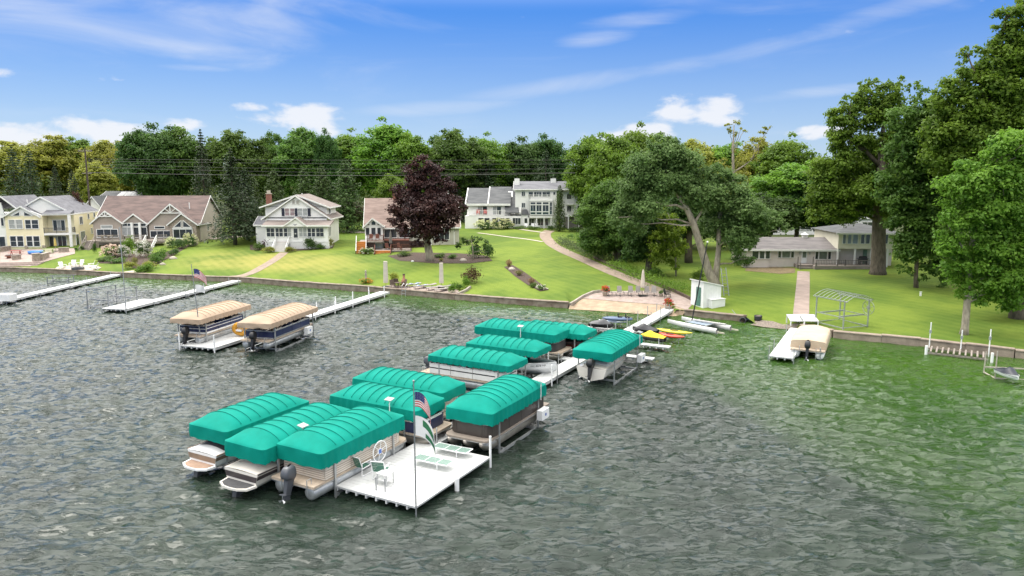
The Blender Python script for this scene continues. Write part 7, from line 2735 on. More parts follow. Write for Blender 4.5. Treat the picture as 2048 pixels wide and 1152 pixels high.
def patio_chair(label, loc, rot, group=None):
    r = thing('patio_chair', label, 'chair', loc, rot, group)
    MB().hexa([(-.27, -.27, .40), (.27, -.27, .40), (.27, .25, .37), (-.27, .25, .37), (-.27, -.27, .42), (.27, -.27, .42), (.27, .25, .39), (-.27, .25, .39)]).build('seat', SLING, r)
    MB().hexa([(-.27, .25, .40), (.27, .25, .40), (.27, .28, .40), (-.27, .28, .40), (-.25, .48, 1.08), (.25, .48, 1.08), (.25, .51, 1.08), (-.25, .51, 1.08)]).build('backrest', SLING, r)
    for s in (-1, 1):
        MB().tube([(s * .3, .32, .62), (s * .3, -.25, .62), (s * .3, -.22, .38)], .02, 6).build('armrest', DGREY, r)
    MB().lathe([(.03, .06), (.03, .37)], 8).build('pedestal', DGREY, r)
    MB().box(-.3, .3, -.04, .04, .0, .06).box(-.04, .04, -.3, -.041, 0, .06).box(-.04, .04, .041, .3, 0, .06).build('base', DGREY, r)
    return r


cl = ['first', 'second', 'third', 'fourth', 'fifth', 'sixth']
for i, px in enumerate((1217, 1240, 1262, 1277, 1294, 1308)):
    patio_chair('grey sling patio chair, %s from the left in the row on the beach patio' % cl[i], G(px, 592), R(8 - i * 3), 'grey patio chairs on the beach patio')
for i, px in enumerate((1228, 1252)):
    tt = thing('small_table', ['low grey table between first and second beach chair', 'low grey table between second and third beach chair'][i], 'table', G(px, 591.5))
    MB().box(-.25, .25, -.25, .25, .40, .43).build('table_top', SLING, tt)
    for sx in (-1, 1):
        for sy in (-1, 1):
            MB().bar((sx * .22, sy * .22, 0), (sx * .22, sy * .22, .399), .03).build('leg', DGREY, tt)


def closed_umbrella(label, loc, h, r, m, basem=BLACK, square=False):
    u = thing('closed_umbrella', label, 'umbrella', loc)
    MB().tube([(0, 0, .1), (0, 0, h)], .03, 8).build('pole', WOODG, u)
    if square:
        MB().hexa([(-r, -r * .8, .55), (r, -r * .8, .55), (r, r * .8, .55), (-r, r * .8, .55), (-r * .8, -r * .6, h), (r * .8, -r * .6, h), (r * .8, r * .6, h), (-r * .8, r * .6, h)]).build('fabric', m, u)
    else:
        MB().surf(12, 14, lambda a, b: (lambda rr: (rr * math.cos(2 * math.pi * b), rr * math.sin(2 * math.pi * b), .95 + (h - .95) * a))((r * (1 - a) ** .5 + .03) * (1 + .22 * math.cos(2 * math.pi * b * 7)) * (1 if a > .05 else .8)), True).build('fabric', m, u, True)
    MB().box(-.4, .4, -.4, .4, .0, .1).build('base', basem, u)
    return u


closed_umbrella('closed cream umbrella rising from the row of beach chairs', G(1285, 592), 3.0, .2, mat('cream_umbrella', (.60, .53, .44), .8, .08, 3))
UMB = mat('beige_umbrella_sleeve', (.54, .49, .40), .8, .08, 2)
closed_umbrella('tall sleeved beige umbrella at the left of the lakeside patio', G(772, 574), 3.2, .28, UMB, square=True)
closed_umbrella('tall sleeved beige umbrella at the right of the lakeside patio', G(883, 575), 3.0, .26, UMB, square=True)


def flower_pot(label, loc, key, s=1.0):
    r = thing('flower_pot', label, 'flower pot', loc)
    MB().lathe([(.18 * s, 0), (.27 * s, .36 * s), (.30 * s, .38 * s), (.30 * s, .42 * s), (.25 * s, .42 * s), (.24 * s, .36 * s)], 14).build('pot', WALKM, r, True)
    f = place('foliage', SH[key][0], r, (0, 0, .38 * s), None, (.42 * s, .42 * s, .5 * s))
    if len(SH[key]) > 1:
        place('flowers', SH[key][1], r, (0, 0, .38 * s), None, (.42 * s, .42 * s, .5 * s))
    return r


flower_pot('pot of red flowers left of the beach chairs', G(1210, 592), 'red', 1.2)
flower_pot('pot of red flowers by the pier landing', G(1336, 622), 'red', 1.35)
flower_pot('pale pot with green plant right of the beach chairs', G(1322, 594), 'green', .9)
r = thing('stacked_chairs', 'stack of black plastic chairs at the right end of the beach patio', 'chair', G(1335, 596), R(60))
for i in range(2):
    z = i * .14
    MB().hexa([(-.25, -.25, .40 + z), (.25, -.25, .40 + z), (.25, .25, .38 + z), (-.25, .25, .38 + z), (-.25, -.25, .43 + z), (.25, -.25, .43 + z), (.25, .25, .41 + z), (-.25, .25, .41 + z)]).build('seat', BLACK, r)
    MB().hexa([(-.25, .26, .40 + z), (.25, .26, .40 + z), (.25, .30, .40 + z), (-.25, .30, .40 + z), (-.24, .42, .88 + z), (.24, .42, .88 + z), (.24, .46, .88 + z), (-.24, .46, .88 + z)]).build('backrest', BLACK, r)
    for s in (-1, 1):
        MB().box(s * .29 - .03, s * .29 + .03, -.25, .34, .60 + z, .64 + z).build('armrest', BLACK, r)
for sx in (-1, 1):
    for sy in (-1, 1):
        MB().bar((sx * .27, sy * .27, 0), (sx * .25, sy * .25, .4), .05).build('leg', BLACK, r)

# ------------------------------------------------------------------ shed, ladder, barrel, dock sections on land
q = G(1411, 609)
sh = thing('white_shed', 'small white shed with slanted roof and green door beside the silver maple', 'shed', q, R(24))
WP = mat('white_shed_board', (.74, .75, .72), .7, .05, 2)
hh = lambda px0, py0, px1, py1: None
MB().prism([(-1.15, -.3), (1.15, -.3), (1.15, 2.05), (-1.15, 2.55)], -1.0, 1.0).build('wall', WP, sh)
MB().prism([(-1.3, 2.59), (1.3, 2.02), (1.3, 2.12), (-1.3, 2.69)], -1.12, 1.12).build('roof', TRIM, sh)
for i in range(7):
    MB().box(-1.15 + i * .3285, -1.15 + i * .3285 + .025, -1.018, -1.001, -.3, 2.0 + .06 * (6 - i)).build('batten', WP, sh)
d = MB().box(-1.19, -1.155, -.62, .12, 0, 1.95).build('door', mat('grey_green_door', (.07, .17, .13), .6, .1, 3), sh)
MB().box(-1.22, -1.19, -.5, -.46, .9, 1.0).build('handle', BLACK, d)
MB().box(-.5, 1.2, -1.62, -1.02, -.3, .75).build('bin', WP, sh)
MB().box(-.55, 1.25, -1.68, -1.0, .752, .81).build('bin_lid', TRIM, sh)
q = G(1447, 590)
ld = thing('leaning_ladder', 'old ladder frame leaning on the silver maple behind the shed', 'ladder', q, R(15))
for x in (-.3, .3):
    MB().bar((x, -.6, 0), (x, .3, 3.0), .07).build('rail', GALV, ld)
for i in range(8):
    f = (i + .7) / 8.4
    MB().bar((-.3, -.6 + .9 * f, 3 * f), (.3, -.6 + .9 * f, 3 * f), .045).build('rung', GALV, ld)
q = G(1516, 640)
br = thing('barrel', 'dark cut-off barrel standing by the pebble landing', 'barrel', q)
MB().lathe([(.36, 0), (.38, .1), (.36, .14), (.38, .3), (.37, .46), (.33, .46), (.33, .36), (0, .36)], 16).build('shell', BLACK, br, True)
MB().lathe([(.0, .37), (.32, .37), (.32, .38), (0, .38)], 14).build('filling', SAND, br)
q = G(1488, 641)
pp = thing('drain_pipe', 'black drain pipe mouth at the end of the short sea wall', 'pipe', q, R(-30))
MB().surf(2, 14, lambda a, b: (.28 * math.cos(2 * math.pi * b), -.55 + 1.2 * a, .1 + .28 * math.sin(2 * math.pi * b)), True).build('pipe', BLACK, pp, True)
MB().tube([(.28 * math.cos(2 * math.pi * i / 14), -.56, .1 + .28 * math.sin(2 * math.pi * i / 14)) for i in range(15)], .04, 6, False).build('collar', DGREY, pp)
MB().tube([(-.5, 0, .2), (-1.3, .4, .9)], .03, 6).build('stay', GALV, pp)
for i, px in enumerate((1590.5, 1617.5)):
    q = G(px, 648)
    st = thing('stored_dock_section', ['white dock section propped up on shore, left of the pair', 'white dock section propped up on shore, right of the pair'][i], 'dock section', q, R(-6))
    slats(st, 'board', (-.66, -.75, .42), (.66, -.75, .42), (.66, .75, .78), (-.66, .75, .78), 7, DECKW, -.05, .06)
    for x in (-.55, 0, .55):
        MB().bar((x, -.7, .36), (x, .7, .70), .07, .08).build('joist', WHITE, st)
    for x in (-.6, .6):
        MB().bar((x, -.68, -.05), (x, -.68, .40), .09).build('leg', WHITE, st)
        MB().bar((x, .68, -.05), (x, .68, .72), .09).build('leg', WHITE, st)
q = G(1841, 592)
sk = thing('white_stake', 'short white stake in the shaded lawn', 'stake', q)
MB().box(-.08, .08, -.05, .05, -.1, .42).build('post', WHITE, sk)
MB().box(-.1, .1, -.07, .07, .421, .46).build('cap', WHITE, sk)

# ------------------------------------------------------------------ small craft by the beach
def kayak(label, a, b, m, z=.55, w=.38):
    A, B = P(*a, z), P(*b, z)
    d = B - A
    r = thing('kayak', label, 'kayak', ((A.x + B.x) / 2, (A.y + B.y) / 2, z), math.atan2(d.y, d.x))
    L_ = d.length
    def sec(t, v):
        s = math.sin(math.pi * min(.995, max(.005, t))) ** .62
        a = 2 * math.pi * v
        return ((t - .5) * L_, w * s * math.cos(a), .19 * s * math.sin(a) * (1 if math.sin(a) < 0 else .8) + .10 * abs(2 * t - 1) ** 2.5)
    MB().surf(25, 12, sec, True).build('hull', m, r, True)
    c = MB().tube([(.35 * math.cos(2 * math.pi * i / 16), .2 * math.sin(2 * math.pi * i / 16), .16) for i in range(17)], .03, 6, False).build('cockpit_rim', BLACK, r)
    MB().lathe([(0, .12), (.19, .12), (.19, .14), (0, .14)], 12).build('seat', BLACK, c)
    for x in (-L_ * .3, L_ * .3):
        MB().tube([(x, 0, -.2), (x, .0, -1.4)], .03, 6).build('rack_post', ALU, r)
        MB().bar((x, -.35, -.21), (x, .35, -.21), .06).build('rack_arm', ALU, r)
    return r


kayak('yellow kayak on the rack beside the catamaran', (1313, 659), (1385, 668), mat('yellow_plastic', (.68, .55, .03), .35, .08, 3))
kayak('red-orange kayak on the rack next to the yellow one', (1310, 666), (1370, 676), mat('red_orange_plastic', (.62, .06, .03), .35, .08, 3))

# paddle boat over a white board, on posts
A, B = P(1205, 634, .9), P(1265, 637, .9)
d = B - A
pb = thing('paddle_craft', 'slate blue paddle craft with two black seats on posts off the beach', 'paddle boat', ((A.x + B.x) / 2, (A.y + B.y) / 2, .8), math.atan2(d.y, d.x))
LB = d.length
SLB = mat('slate_blue_plastic', (.10, .145, .24), .45, .08, 3)
MB().surf(21, 10, lambda t, v: ((t - .5) * LB, .45 * (1 - abs(2 * t - 1) ** 3) * math.cos(2 * math.pi * v) + .0, .20 * (1 - .5 * abs(2 * t - 1) ** 3) * math.sin(2 * math.pi * v) + .12 * max(0, t - .6)), True).build('hull', SLB, pb, True)
for x in (.25, .95):
    MB().box(x - .2, x + .2, -.2, .2, .16, .24).box(x - .22, x - .14, -.2, .2, .241, .55).build('seat', BLACK, pb)
MB().tube([(-.9, 0, .15), (-1.0, 0, .45)], .03, 6).build('steering_handle', BLACK, pb)
for x in (-1.1, 1.1):
    MB().tube([(x, 0, -.15), (x, 0, -2.0)], .035, 6).build('rack_post', ALU, pb)
A, B = P(1198, 640, .45), P(1253, 645, .45)
d = B - A
wb = thing('paddle_board', 'white paddle board lying just below the slate blue paddle craft', 'paddle board', ((A.x + B.x) / 2, (A.y + B.y) / 2, .4), math.atan2(d.y, d.x))
MB().surf(19, 10, lambda t, v: ((t - .5) * d.length, .36 * math.sin(math.pi * min(.99, max(.01, t))) ** .5 * math.cos(2 * math.pi * v), .06 * math.sin(2 * math.pi * v) + .08 * abs(2 * t - 1) ** 3), True).build('board', mat('white_blue_board', (.62, .68, .74), .3, .1, 2), wb, True)
MB().box(-.5, .4, -.22, .22, .058, .07).build('deck_pad', SLB, wb)
for x in (-.8, .8):
    MB().tube([(x, 0, -.05), (x, 0, -1.5)], .03, 6).build('rack_post', ALU, wb)

# catamaran
A, B = P(1337, 645, .3), P(1436, 664, .3)
d = (B - A)
ct = thing('catamaran', 'beached white catamaran with tall dark leaning mast beside the pier', 'sailboat', ((A.x + B.x) / 2, (A.y + B.y) / 2, .25), math.atan2(d.y, d.x))
LC = d.length
HUL = mat('dull_white_gelcoat', (.60, .59, .58), .35, .06, 2)
for y in (-.15, 2.0):
    MB().surf(25, 11, lambda t, v, y=y: ((t - .5) * LC, y + .2 * (1 - max(0, .35 - t) / .35 * .95) ** 1 * math.sin(2 * math.pi * v) * .9, .12 + .26 * math.cos(2 * math.pi * v) * (1 - .3 * max(0, .3 - t) / .3) + .42 * max(0, .35 - t) ** 1.3), True).build('hull', HUL, ct, True)
    MB().box(LC / 2 + .0, LC / 2 + .75, y - .05, y + .05, .0, .12).build('rudder', mat('pale_wood', (.52, .47, .38), .7), ct)
for x in (-.7, 1.5):
    MB().tube([(x, -.2, .42), (x, 2.05, .42)], .05, 8).build('cross_beam', ALU, ct)
MB().box(-.65, 1.45, .05, 1.8, .40, .43).build('trampoline', mat('blue_grey_net', (.22, .27, .33), .8, .15, 5), ct)
MB().tube([(-.4, .9, .55), (2.9, .95, .62)], .09, 8).build('boom', mat('furled_sail_grey', (.45, .44, .43), .8), ct)
ct_w = Matrix.Translation(ct.location) @ Matrix.Rotation(ct.rotation_euler[2], 4, 'Z')
base = Vector((-.75, .9, .45))
D_ = (ct_w @ base).y
tip = ct_w.inverted() @ PY(1415, 484, D_)
ms = MB().tube([base, base.lerp(tip, .5), tip], [.06, .06, .045], 8).build('mast', BLACK, ct)
MB().ball(tip, .09, 8, 5).build('masthead_float', FWHITE, ms)

# personal watercraft
def pwc(label, loc, rot, cover, body, z=.55, lift_=True, s=.8):
    r = thing('personal_watercraft', label, 'watercraft', (loc[0], loc[1], z), rot)
    r.scale = (s, s, s)
    half, sec = loft_hull(2.9, 1.1, .5, .85)
    MB().surf(18, 15, sec).build('hull', body, r, True)
    MB().surf(16, 9, lambda a, b: (-1.42 + 2.8 * a, (b - .5) * 1.08 * (1 - max(0, a - .5) ** 2 * 3.2), .5 + (.38 * math.sin(math.pi * min(1, a * 1.05)) ** .6 + .25 * math.exp(-((a - .58) / .13) ** 2)) * math.sin(math.pi * b) ** .8)).build('cover', cover, r, True)
    if lift_:
        for x in (-1.0, 1.0):
            MB().bar((x, -.75, -.06), (x, .75, -.06), .1, .12).build('lift_arm', ALU, r)
            for y in (-.75, .75):
                MB().tube([(x, y, -1.8), (x, y, .6)], .04, 6).build('lift_post', ALU, r)
    return r


q = P(1303, 683, .5)
pwc('personal watercraft under a black and yellow cover at the right of the pier', (q.x, q.y), V + math.pi, mat('yellow_cover', (.66, .50, .02), .7, .1, 3), BLACK)
q = P(1290, 668, .5)
pwc('personal watercraft under a black cover at the right of the pier', (q.x, q.y), V + math.pi, BLACK, BLACK)
q = P(1203, 657, .5)
pwc('personal watercraft under a dark cover on the finger dock off the beach', (q.x, q.y), V, DGREY, BLACK)
q = P(2017, 752, .5)
pr = pwc('dark watercraft with white stripes on the bare lift at the right edge', (q.x, q.y), R(-95), mat('navy_black_cover', (.012, .016, .028), .45, .1, 3), WHITE, .3, False)
q = P(1990, 758)
el4 = thing('bare_watercraft_lift', 'thin rusty lift frame with tall post at the right edge of the water', 'boat lift', (q.x, q.y, 0), R(-12))
RST = mat('pale_rusty_steel', (.38, .34, .29), .7, .2, 4)
MB().tube([(0, 0, -1), (.02, .1, 2.0)], .04, 6).build('lift_post', RST, el4)
MB().tube([(-.12, 1.6, -1), (-.08, 1.6, 1.6)], .04, 6).build('lift_post', RST, el4)
MB().bar((0, 0, .05), (3.4, 0, .05), .08).build('base_rail', RST, el4)
MB().bar((-.1, 1.6, .45), (3.2, 1.6, .45), .08).build('cradle_rail', RST, el4)
MB().bar((0, 0, .06), (-.1, 1.6, .06), .07).build('base_rail', RST, el4)

# ------------------------------------------------------------------ lakeside patio furniture
WICK = mat('dark_brown_wicker', (.10, .07, .05), .8, .2, 8)
def lounger(label, loc, rot, towel=None):
    r = thing('sun_lounger', label, 'lounger', loc, rot, 'grey loungers on the lakeside patio')
    MB().box(-.32, .32, -.95, .35, .30, .36).build('seat', SLING, r)
    MB().hexa([(-.32, .36, .31), (.32, .36, .31), (.32, .36, .37), (-.32, .36, .37), (-.32, .95, .42), (.32, .95, .42), (.32, .95, .48), (-.32, .95, .48)]).build('backrest', SLING, r)
    for x in (-.28, .28):
        for y in (-.8, .4):
            MB().bar((x, y, 0), (x, y, .30), .04).build('leg', DGREY, r)
    if towel:
        MB().surf(8, 4, lambda a, b: (-.3 + .6 * b, -.5 + 1.2 * a, .39 + .05 * math.sin(a * 9) + .1 * max(0, a - .6))).build('towel', towel, r)
    return r


BT = mat('blue_white_towel', (.06, .14, .36), .9, .2, 8, col2=(.55, .60, .68))
for i, (px, py, tw, lb) in enumerate(((827, 573.5, BT, 'grey lounger with blue bag, leftmost in the back row'), (842, 577, BT, 'grey lounger with blue patterned towel'), (858, 575, None, 'grey lounger in the back row left of the right umbrella'),
                                      (868, 579.5, None, 'grey lounger below the right umbrella'), (884, 583, None, 'grey lounger nearest the water'), (893, 577.5, None, 'grey lounger right of the right umbrella'))):
    lounger(lb + ' on the lakeside patio', G(px, py), R(-70 + i * 3), tw)
for i, (px, py, a, lb) in enumerate(((786, 576, 30, 'left of the small table'), (793, 572, 180, 'behind the small table'), (806, 575, -60, 'right of the small table'))):
    r = thing('wicker_chair', 'dark wicker chair ' + lb + ' on the lakeside patio', 'chair', G(px, py), R(a))
    MB().box(-.3, .3, -.3, .3, .36, .44).build('seat', WICK, r)
    MB().hexa([(-.3, .26, .45), (.3, .26, .45), (.3, .32, .45), (-.3, .32, .45), (-.28, .42, 1.0), (.28, .42, 1.0), (.28, .48, 1.0), (-.28, .48, 1.0)]).build('backrest', WICK, r)
    for x in (-.3, .3):
        MB().box(x - .03, x + .03, -.28, .3, .6, .65).build('armrest', WICK, r)
        for y in (-.26, .26):
            MB().bar((x * .9, y, 0), (x * .9, y, .36), .05).build('leg', WICK, r)
r = thing('round_table', 'small round dark table between the wicker chairs', 'table', G(796, 576))
MB().lathe([(0, .66), (.45, .66), (.45, .70), (0, .70)], 16).build('table_top', WICK, r)
MB().lathe([(.3, 0), (.06, .08), (.05, .655)], 10).build('pedestal', WICK, r)
r = thing('fireplace_heater', 'brick-coloured patio chimenea behind the wicker chairs', 'chimenea', G(808, 572))
MB().lathe([(.22, 0), (.32, .25), (.34, .5), (.26, .8), (.14, 1.0), (.13, 1.4), (.16, 1.45)], 12).build('body', mat('terracotta', (.34, .17, .11), .85, .15, 4), r, True)
MB().lathe([(.18, 1.451), (.18, 1.5), (.02, 1.52)], 10).build('lid', BLACK, r)
q = G(812, 588)
r = thing('water_ladder', 'metal swim ladder hung over the sea wall at the lakeside patio', 'ladder', (q.x, q.y - .5, .0), R(-24))
for x in (-.25, .25):
    MB().tube([(x, .75, .7), (x, .1, 1.5), (x, -.3, 1.2), (x, -.45, -.5)], .03, 6).build('rail', ALU, r)
for i in range(3):
    MB().bar((-.25, -.40 - .0 * i, .65 - .35 * i), (.25, -.40, .65 - .35 * i), .05).build('rung', ALU, r)
q = G(732, 563)
r = thing('garden_statue', 'slim grey garden statue among orange flowers on the bank', 'statue', q)
MB().lathe([(.2, 0), (.2, .25), (.13, .3), (.12, .8), (.16, 1.0), (.07, 1.15), (.11, 1.28), (.09, 1.42), (.01, 1.5)], 10).build('figure', CONC, r, True)
MB().box(-.25, .25, -.25, .25, -.1, .0).build('plinth', CONC, r)
def rock(label, px, py, s, m=None):
    rng = random.Random(int(px))
    r = thing('boulder', label, 'rock', G(px, py))
    k = [rng.uniform(.8, 1.2) for _ in range(8)]
    MB().surf(8, 10, lambda a, b: (s * (.6 + .1 * math.sin(5 * b * 6.28 + k[0]) * k[1]) * math.sin(math.pi * a) * math.cos(2 * math.pi * b), s * .45 * k[2] * math.sin(math.pi * a) * math.sin(2 * math.pi * b), .1 - s * .38 * math.cos(math.pi * a) * (1 + .1 * math.sin(9 * b))), True).build('stone', m or WALKM, r)
    MB().ball((s * .45, .1, 0), s * .28, 7, 5).build('chip', m or WALKM, r)


rock('pale boulder in the upper island bed', 1023, 540, .75)
rock('pale flat boulder on the bank beside the shrubs', 346, 518, .9)
rock('small pale boulder low on the bank beside the shrubs', 325, 530, .7)
rock('small white stone on the lawn left of the purple maple', 825, 524, .35, WHITE)
rock('pale stone at the right end of the tan house bed', 926, 522, .8)

# ------------------------------------------------------------------ fire pit circle and terrace at the yellow house
def adirondack(label, loc, rot):
    r = thing('adirondack_chair', label, 'chair', loc, rot, 'white adirondack chairs')
    slats(r, 'seat_slat', (-.28, -.35, .38), (.28, -.35, .38), (.28, .22, .27), (-.28, .22, .27), 4, WHITE, .02, .12)
    slats(r, 'back_slat', (-.26, .20, .30), (.26, .20, .30), (.34, .52, 1.0), (-.34, .52, 1.0), 5, WHITE, .02, .1, False)
    for x in (-.38, .38):
        MB().box(x - .07, x + .07, -.45, .38, .56, .585).build('armrest', WHITE, r)
        MB().bar((x, -.36, 0), (x, -.36, .559), .07).build('leg', WHITE, r)
        MB().bar((x * .85, .55, .02), (x * .85, -.36, .36), .05, .09).build('leg', WHITE, r)
    return r


for i, (px, py, a, lb) in enumerate(((125, 537, 60, 'leftmost at the fire pit'), (146, 533.5, 10, 'left of the two behind the fire pit'), (161, 533, -8, 'right of the two behind the fire pit'),
                                     (183, 535, -60, 'right of the fire pit, set back'), (190, 539, -75, 'right of the fire pit, nearest the water'))):
    adirondack('white adirondack chair, ' + lb, G(px, py), R(a))
for i, (px, lb) in enumerate(((1052, 'leftmost of three'), (1066, 'middle one of three'), (1074, 'rightmost of three'))):
    adirondack('white adirondack chair on the condominium terrace, ' + lb, G(px, 456.5), R(5 * i))
q = G(156, 540)
r = thing('fire_pit', 'round dark stone fire pit among the white chairs', 'fire pit', q)
for i in range(12):
    a = 2 * math.pi * i / 12
    b = a + 2 * math.pi / 12 * .95
    MB().hexa([(.55 * math.cos(a), .55 * math.sin(a), 0), (.85 * math.cos(a), .85 * math.sin(a), 0), (.85 * math.cos(b), .85 * math.sin(b), 0), (.55 * math.cos(b), .55 * math.sin(b), 0),
               (.55 * math.cos(a), .55 * math.sin(a), .42), (.85 * math.cos(a), .85 * math.sin(a), .42), (.85 * math.cos(b), .85 * math.sin(b), .42), (.55 * math.cos(b), .55 * math.sin(b), .42)]).build('ring_stone', DGREY, r)
MB().lathe([(0, .1), (.54, .1), (.54, .15), (0, .15)], 14).build('ash_bed', BLACK, r)


def block_wall(label, a, b, h, w=.5, name='stone_wall', m=STONE):
    A, B = G(*a), G(*b)
    d = B - A
    r = thing(name, label, 'garden wall', A, math.atan2(d.y, d.x))
    L_ = math.hypot(d.x, d.y)
    k = max(1, round(L_ / .9))
    for i in range(k):
        MB().box(L_ * i / k, L_ * (i + .985) / k, -w / 2, w / 2, -.5, h).build('wall_block', m, r)
    MB().box(-.06, L_ + .06, -w / 2 - .06, w / 2 + .06, h + .002, h + .1).build('wall_cap', CONC, r)


block_wall('stone pier right of the terrace steps before the yellow house', (66, 526), (80, 524), 1.4, .9)
block_wall('stone wall running back from the terrace pier', (82, 522), (96, 515), 1.0)
block_wall('low stone wall with pale cap by the left side of the terrace', (26, 521), (41, 518), .75)
block_wall('stone wall behind the left end of the terrace', (0, 505), (20, 500), .8)
block_wall('stone planter wall at the yellow house porch corner', (118, 505), (138, 504), .7)
r = thing('terrace_steps', 'three wide stone steps from the terrace down to the shore', 'steps', G(33, 533), R(6))
for i in range(3):
    MB().box(-4.2, 3.0, i * .55, i * .55 + .9, -.2 + i * .17, .16 + i * .17).build('step', PAVER, r)


def table_set(label, loc, rot, m, name='garden_table', cat='table'):
    r = thing(name, label, cat, loc, rot)
    MB().box(-.8, .8, -.4, .4, .70, .75).build('table_top', m, r)
    for x in (-.65, .65):
        MB().bar((x, -.35, 0), (x, .0, .70), .08).bar((x, .35, 0), (x, .0, .70), .08).build('leg', m, r)
    for y in (-.75, .75):
        MB().box(-.8, .8, y - .14, y + .14, .42, .46).build('bench_seat', m, r)
    return r


table_set('red picnic table on the terrace before the yellow house', G(32, 510), R(10), mat('red_painted_wood', (.33, .06, .05), .7, .1, 3))
table_set('pale green table on the terrace under the yellow house porch', G(97, 507), R(10), mat('pale_green_table', (.30, .40, .16), .6, .1, 3))
r = thing('wading_pool', 'bright blue plastic wading pool on the terrace', 'wading pool', G(72, 507))
MB().lathe([(.1, .02), (1.0, .02), (1.12, .42), (1.18, .42), (1.08, .0), (.1, .0)], 20).build('basin', mat('bright_blue_plastic', (.05, .22, .62), .4, .08, 3), r, True)
MB().lathe([(0, .3), (1.05, .3), (1.05, .31), (0, .31)], 20).build('pool_water', mat('clear_pool_water', (.12, .34, .55), .05, .05, 3), r)
r = thing('fire_table', 'round dark grill table at the left of the terrace', 'grill', G(18, 517))
MB().lathe([(.3, 0), (.3, .3), (.55, .35), (.55, .5), (.1, .55)], 14).build('bowl', BRICK, r, True)
MB().lathe([(.0, .56), (.5, .56), (.45, .6), (0, .62)], 14).build('lid', DGREY, r)
closed_umbrella('closed striped yellow umbrella by the porch of the yellow house', G(112, 503), 2.3, .16, mat('yellow_umbrella', (.55, .42, .12), .8, .2, 3))
# red chairs on a condominium balcony
bh = bpy.data.objects['white_condominium']
cw = Matrix.Translation(bh.location) @ Matrix.Rotation(bh.rotation_euler[2], 4, 'Z')
H_ = House.__new__(House); H_.o = bh.location.copy(); H_.rot = bh.rotation_euler[2]; H_.ax = Vector((math.cos(H_.rot), math.sin(H_.rot), 0)); H_.ay = Vector((-math.sin(H_.rot), math.cos(H_.rot), 0))
for i, px in enumerate((956, 970)):
    x, z = H_.at(px, 430.5, .6)
    r = thing('red_chair', ['left red chair on the condominium balcony', 'right red chair on the condominium balcony'][i], 'chair', cw @ Vector((x, .7, H_.at(px, 430.5, 0)[1] + .01)), H_.rot)
    CR = mat('coral_red_plastic', (.52, .10, .10), .5, .08, 3)
    MB().box(-.35, .35, -.35, .35, .35, .42).build('seat', CR, r)
    MB().box(-.35, .35, .3, .38, .421, 1.1).build('backrest', CR, r)
    for sx in (-1, 1):
        for sy in (-1, 1):
            MB().bar((sx * .3, sy * .3, 0), (sx * .3, sy * .3, .349), .06).build('leg', CR, r)

# wooden deck furniture at the tan house
th = TANH
for i, (px, y, lb) in enumerate(((742, -3.6, 'left one on the upper wooden deck'), (756, -3.4, 'right one on the upper wooden deck'), (776, -5.2, 'left of the deck umbrella'), (800, -5.0, 'right of the deck umbrella'))):
    z = th.Z(477) if y > -4 else th.Z(477) - 1.35
    loc = th.o + th.ax * th.X(px) + th.ay * y + Vector((0, 0, z))
    r = thing('deck_chair', 'dark red deck chair of the tan house, ' + lb, 'chair', loc, th.rot + R(20 * (i - 1)))
    MB().box(-.3, .3, -.3, .3, .36, .42).build('seat', WOODR, r)
    MB().hexa([(-.3, .28, .42), (.3, .28, .42), (.3, .34, .42), (-.3, .34, .42), (-.28, .45, 1.05), (.28, .45, 1.05), (.28, .5, 1.05), (-.28, .5, 1.05)]).build('backrest', WOODR, r)
    for sx in (-1, 1):
        for sy in (-1, 1):
            MB().bar((sx * .26, sy * .26, 0), (sx * .26, sy * .26, .36), .06).build('leg', WOODR, r)
loc = th.o + th.ax * th.X(782) + th.ay * -4.6 + Vector((0, 0, th.Z(477) - 1.35))
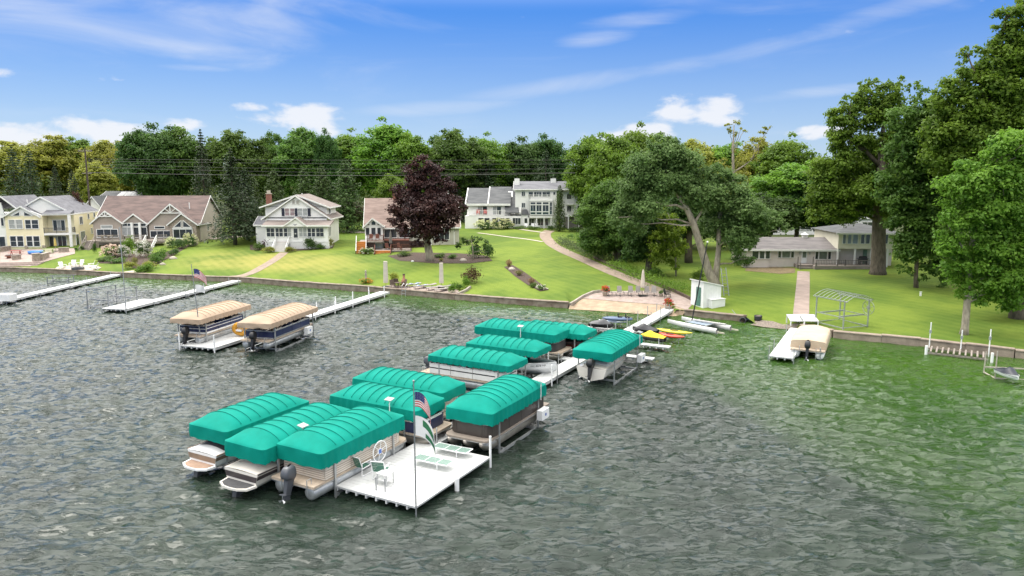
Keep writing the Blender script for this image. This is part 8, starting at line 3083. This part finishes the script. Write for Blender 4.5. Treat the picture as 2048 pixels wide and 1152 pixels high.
closed_umbrella('closed grey umbrella on the lower wooden deck', loc, 2.9, .2, mat('grey_umbrella', (.20, .18, .16), .85, .1, 3))

# ------------------------------------------------------------------ utility pole and wires
b = PY(178, 392, 140)
b.z = hz(b.x, 140)
top = PY(174, 297, 140)
up = thing('utility_pole', 'tall wooden utility pole behind the yellow and brown roofs', 'utility pole', b)
MB().tube([(0, 0, -.3), (0, 0, top.z - b.z)], [.2, .14], 10).build('pole', mat('creosote_wood', (.08, .06, .05), .9, .2, 4), up)
for k, dz in enumerate((.4, 7.9 * 0 + 4.6)):
    MB().box(-1.3 if k == 0 else -.9, 1.3 if k == 0 else .9, -.07, .07, top.z - b.z - dz - .14, top.z - b.z - dz).build('crossarm', WOODG, up)
for x in (-1.2, -.5, .5, 1.2):
    MB().lathe([(.05, 0), (.07, .1), (.04, .2)], 8, (x, 0, top.z - b.z - .4)).build('insulator', DGREY, up)
WIRE = mat('power_cable', (.10, .10, .09), .6, .1, 3)
for k, (y0, y1, y2, rr, lb) in enumerate(((318, 306, 310, .022, 'topmost power cable across the woods behind the houses'), (322, 313, 318, .022, 'second power cable from the top across the woods'), (328, 324, 327, .022, 'third power cable from the top across the woods'),
                                          (334, 331, 335, .022, 'fourth power cable from the top across the woods'), (341, 350, 350, .045, 'thick lowest power cable across the woods behind the houses'))):
    a_, m_, c_ = PY(178, y0 if k < 4 else 345, 140), PY(640, y1 + 14 if k < 4 else 351, 140), PY(1150, y2 + 10 if k < 4 else 346, 142)
    pts = []
    for i in range(41):
        t = i / 40
        p = a_ * (1 - t) * (1 - 2 * t) + m_ * 4 * t * (1 - t) + c_ * t * (2 * t - 1) if False else a_.lerp(c_, t) + Vector((0, 0, 4 * t * (1 - t) * (m_.z - (a_.z + c_.z) / 2)))
        pts.append(p)
    w = thing('power_cable', lb, 'power cable', a_)
    MB().tube([p - a_ for p in pts], rr, 5, False).build('cable', WIRE, w)
    MB().lathe([(.06, -.15), (.08, 0), (.06, .15)], 6, tuple(pts[0] - a_)).build('insulator', DGREY, w)
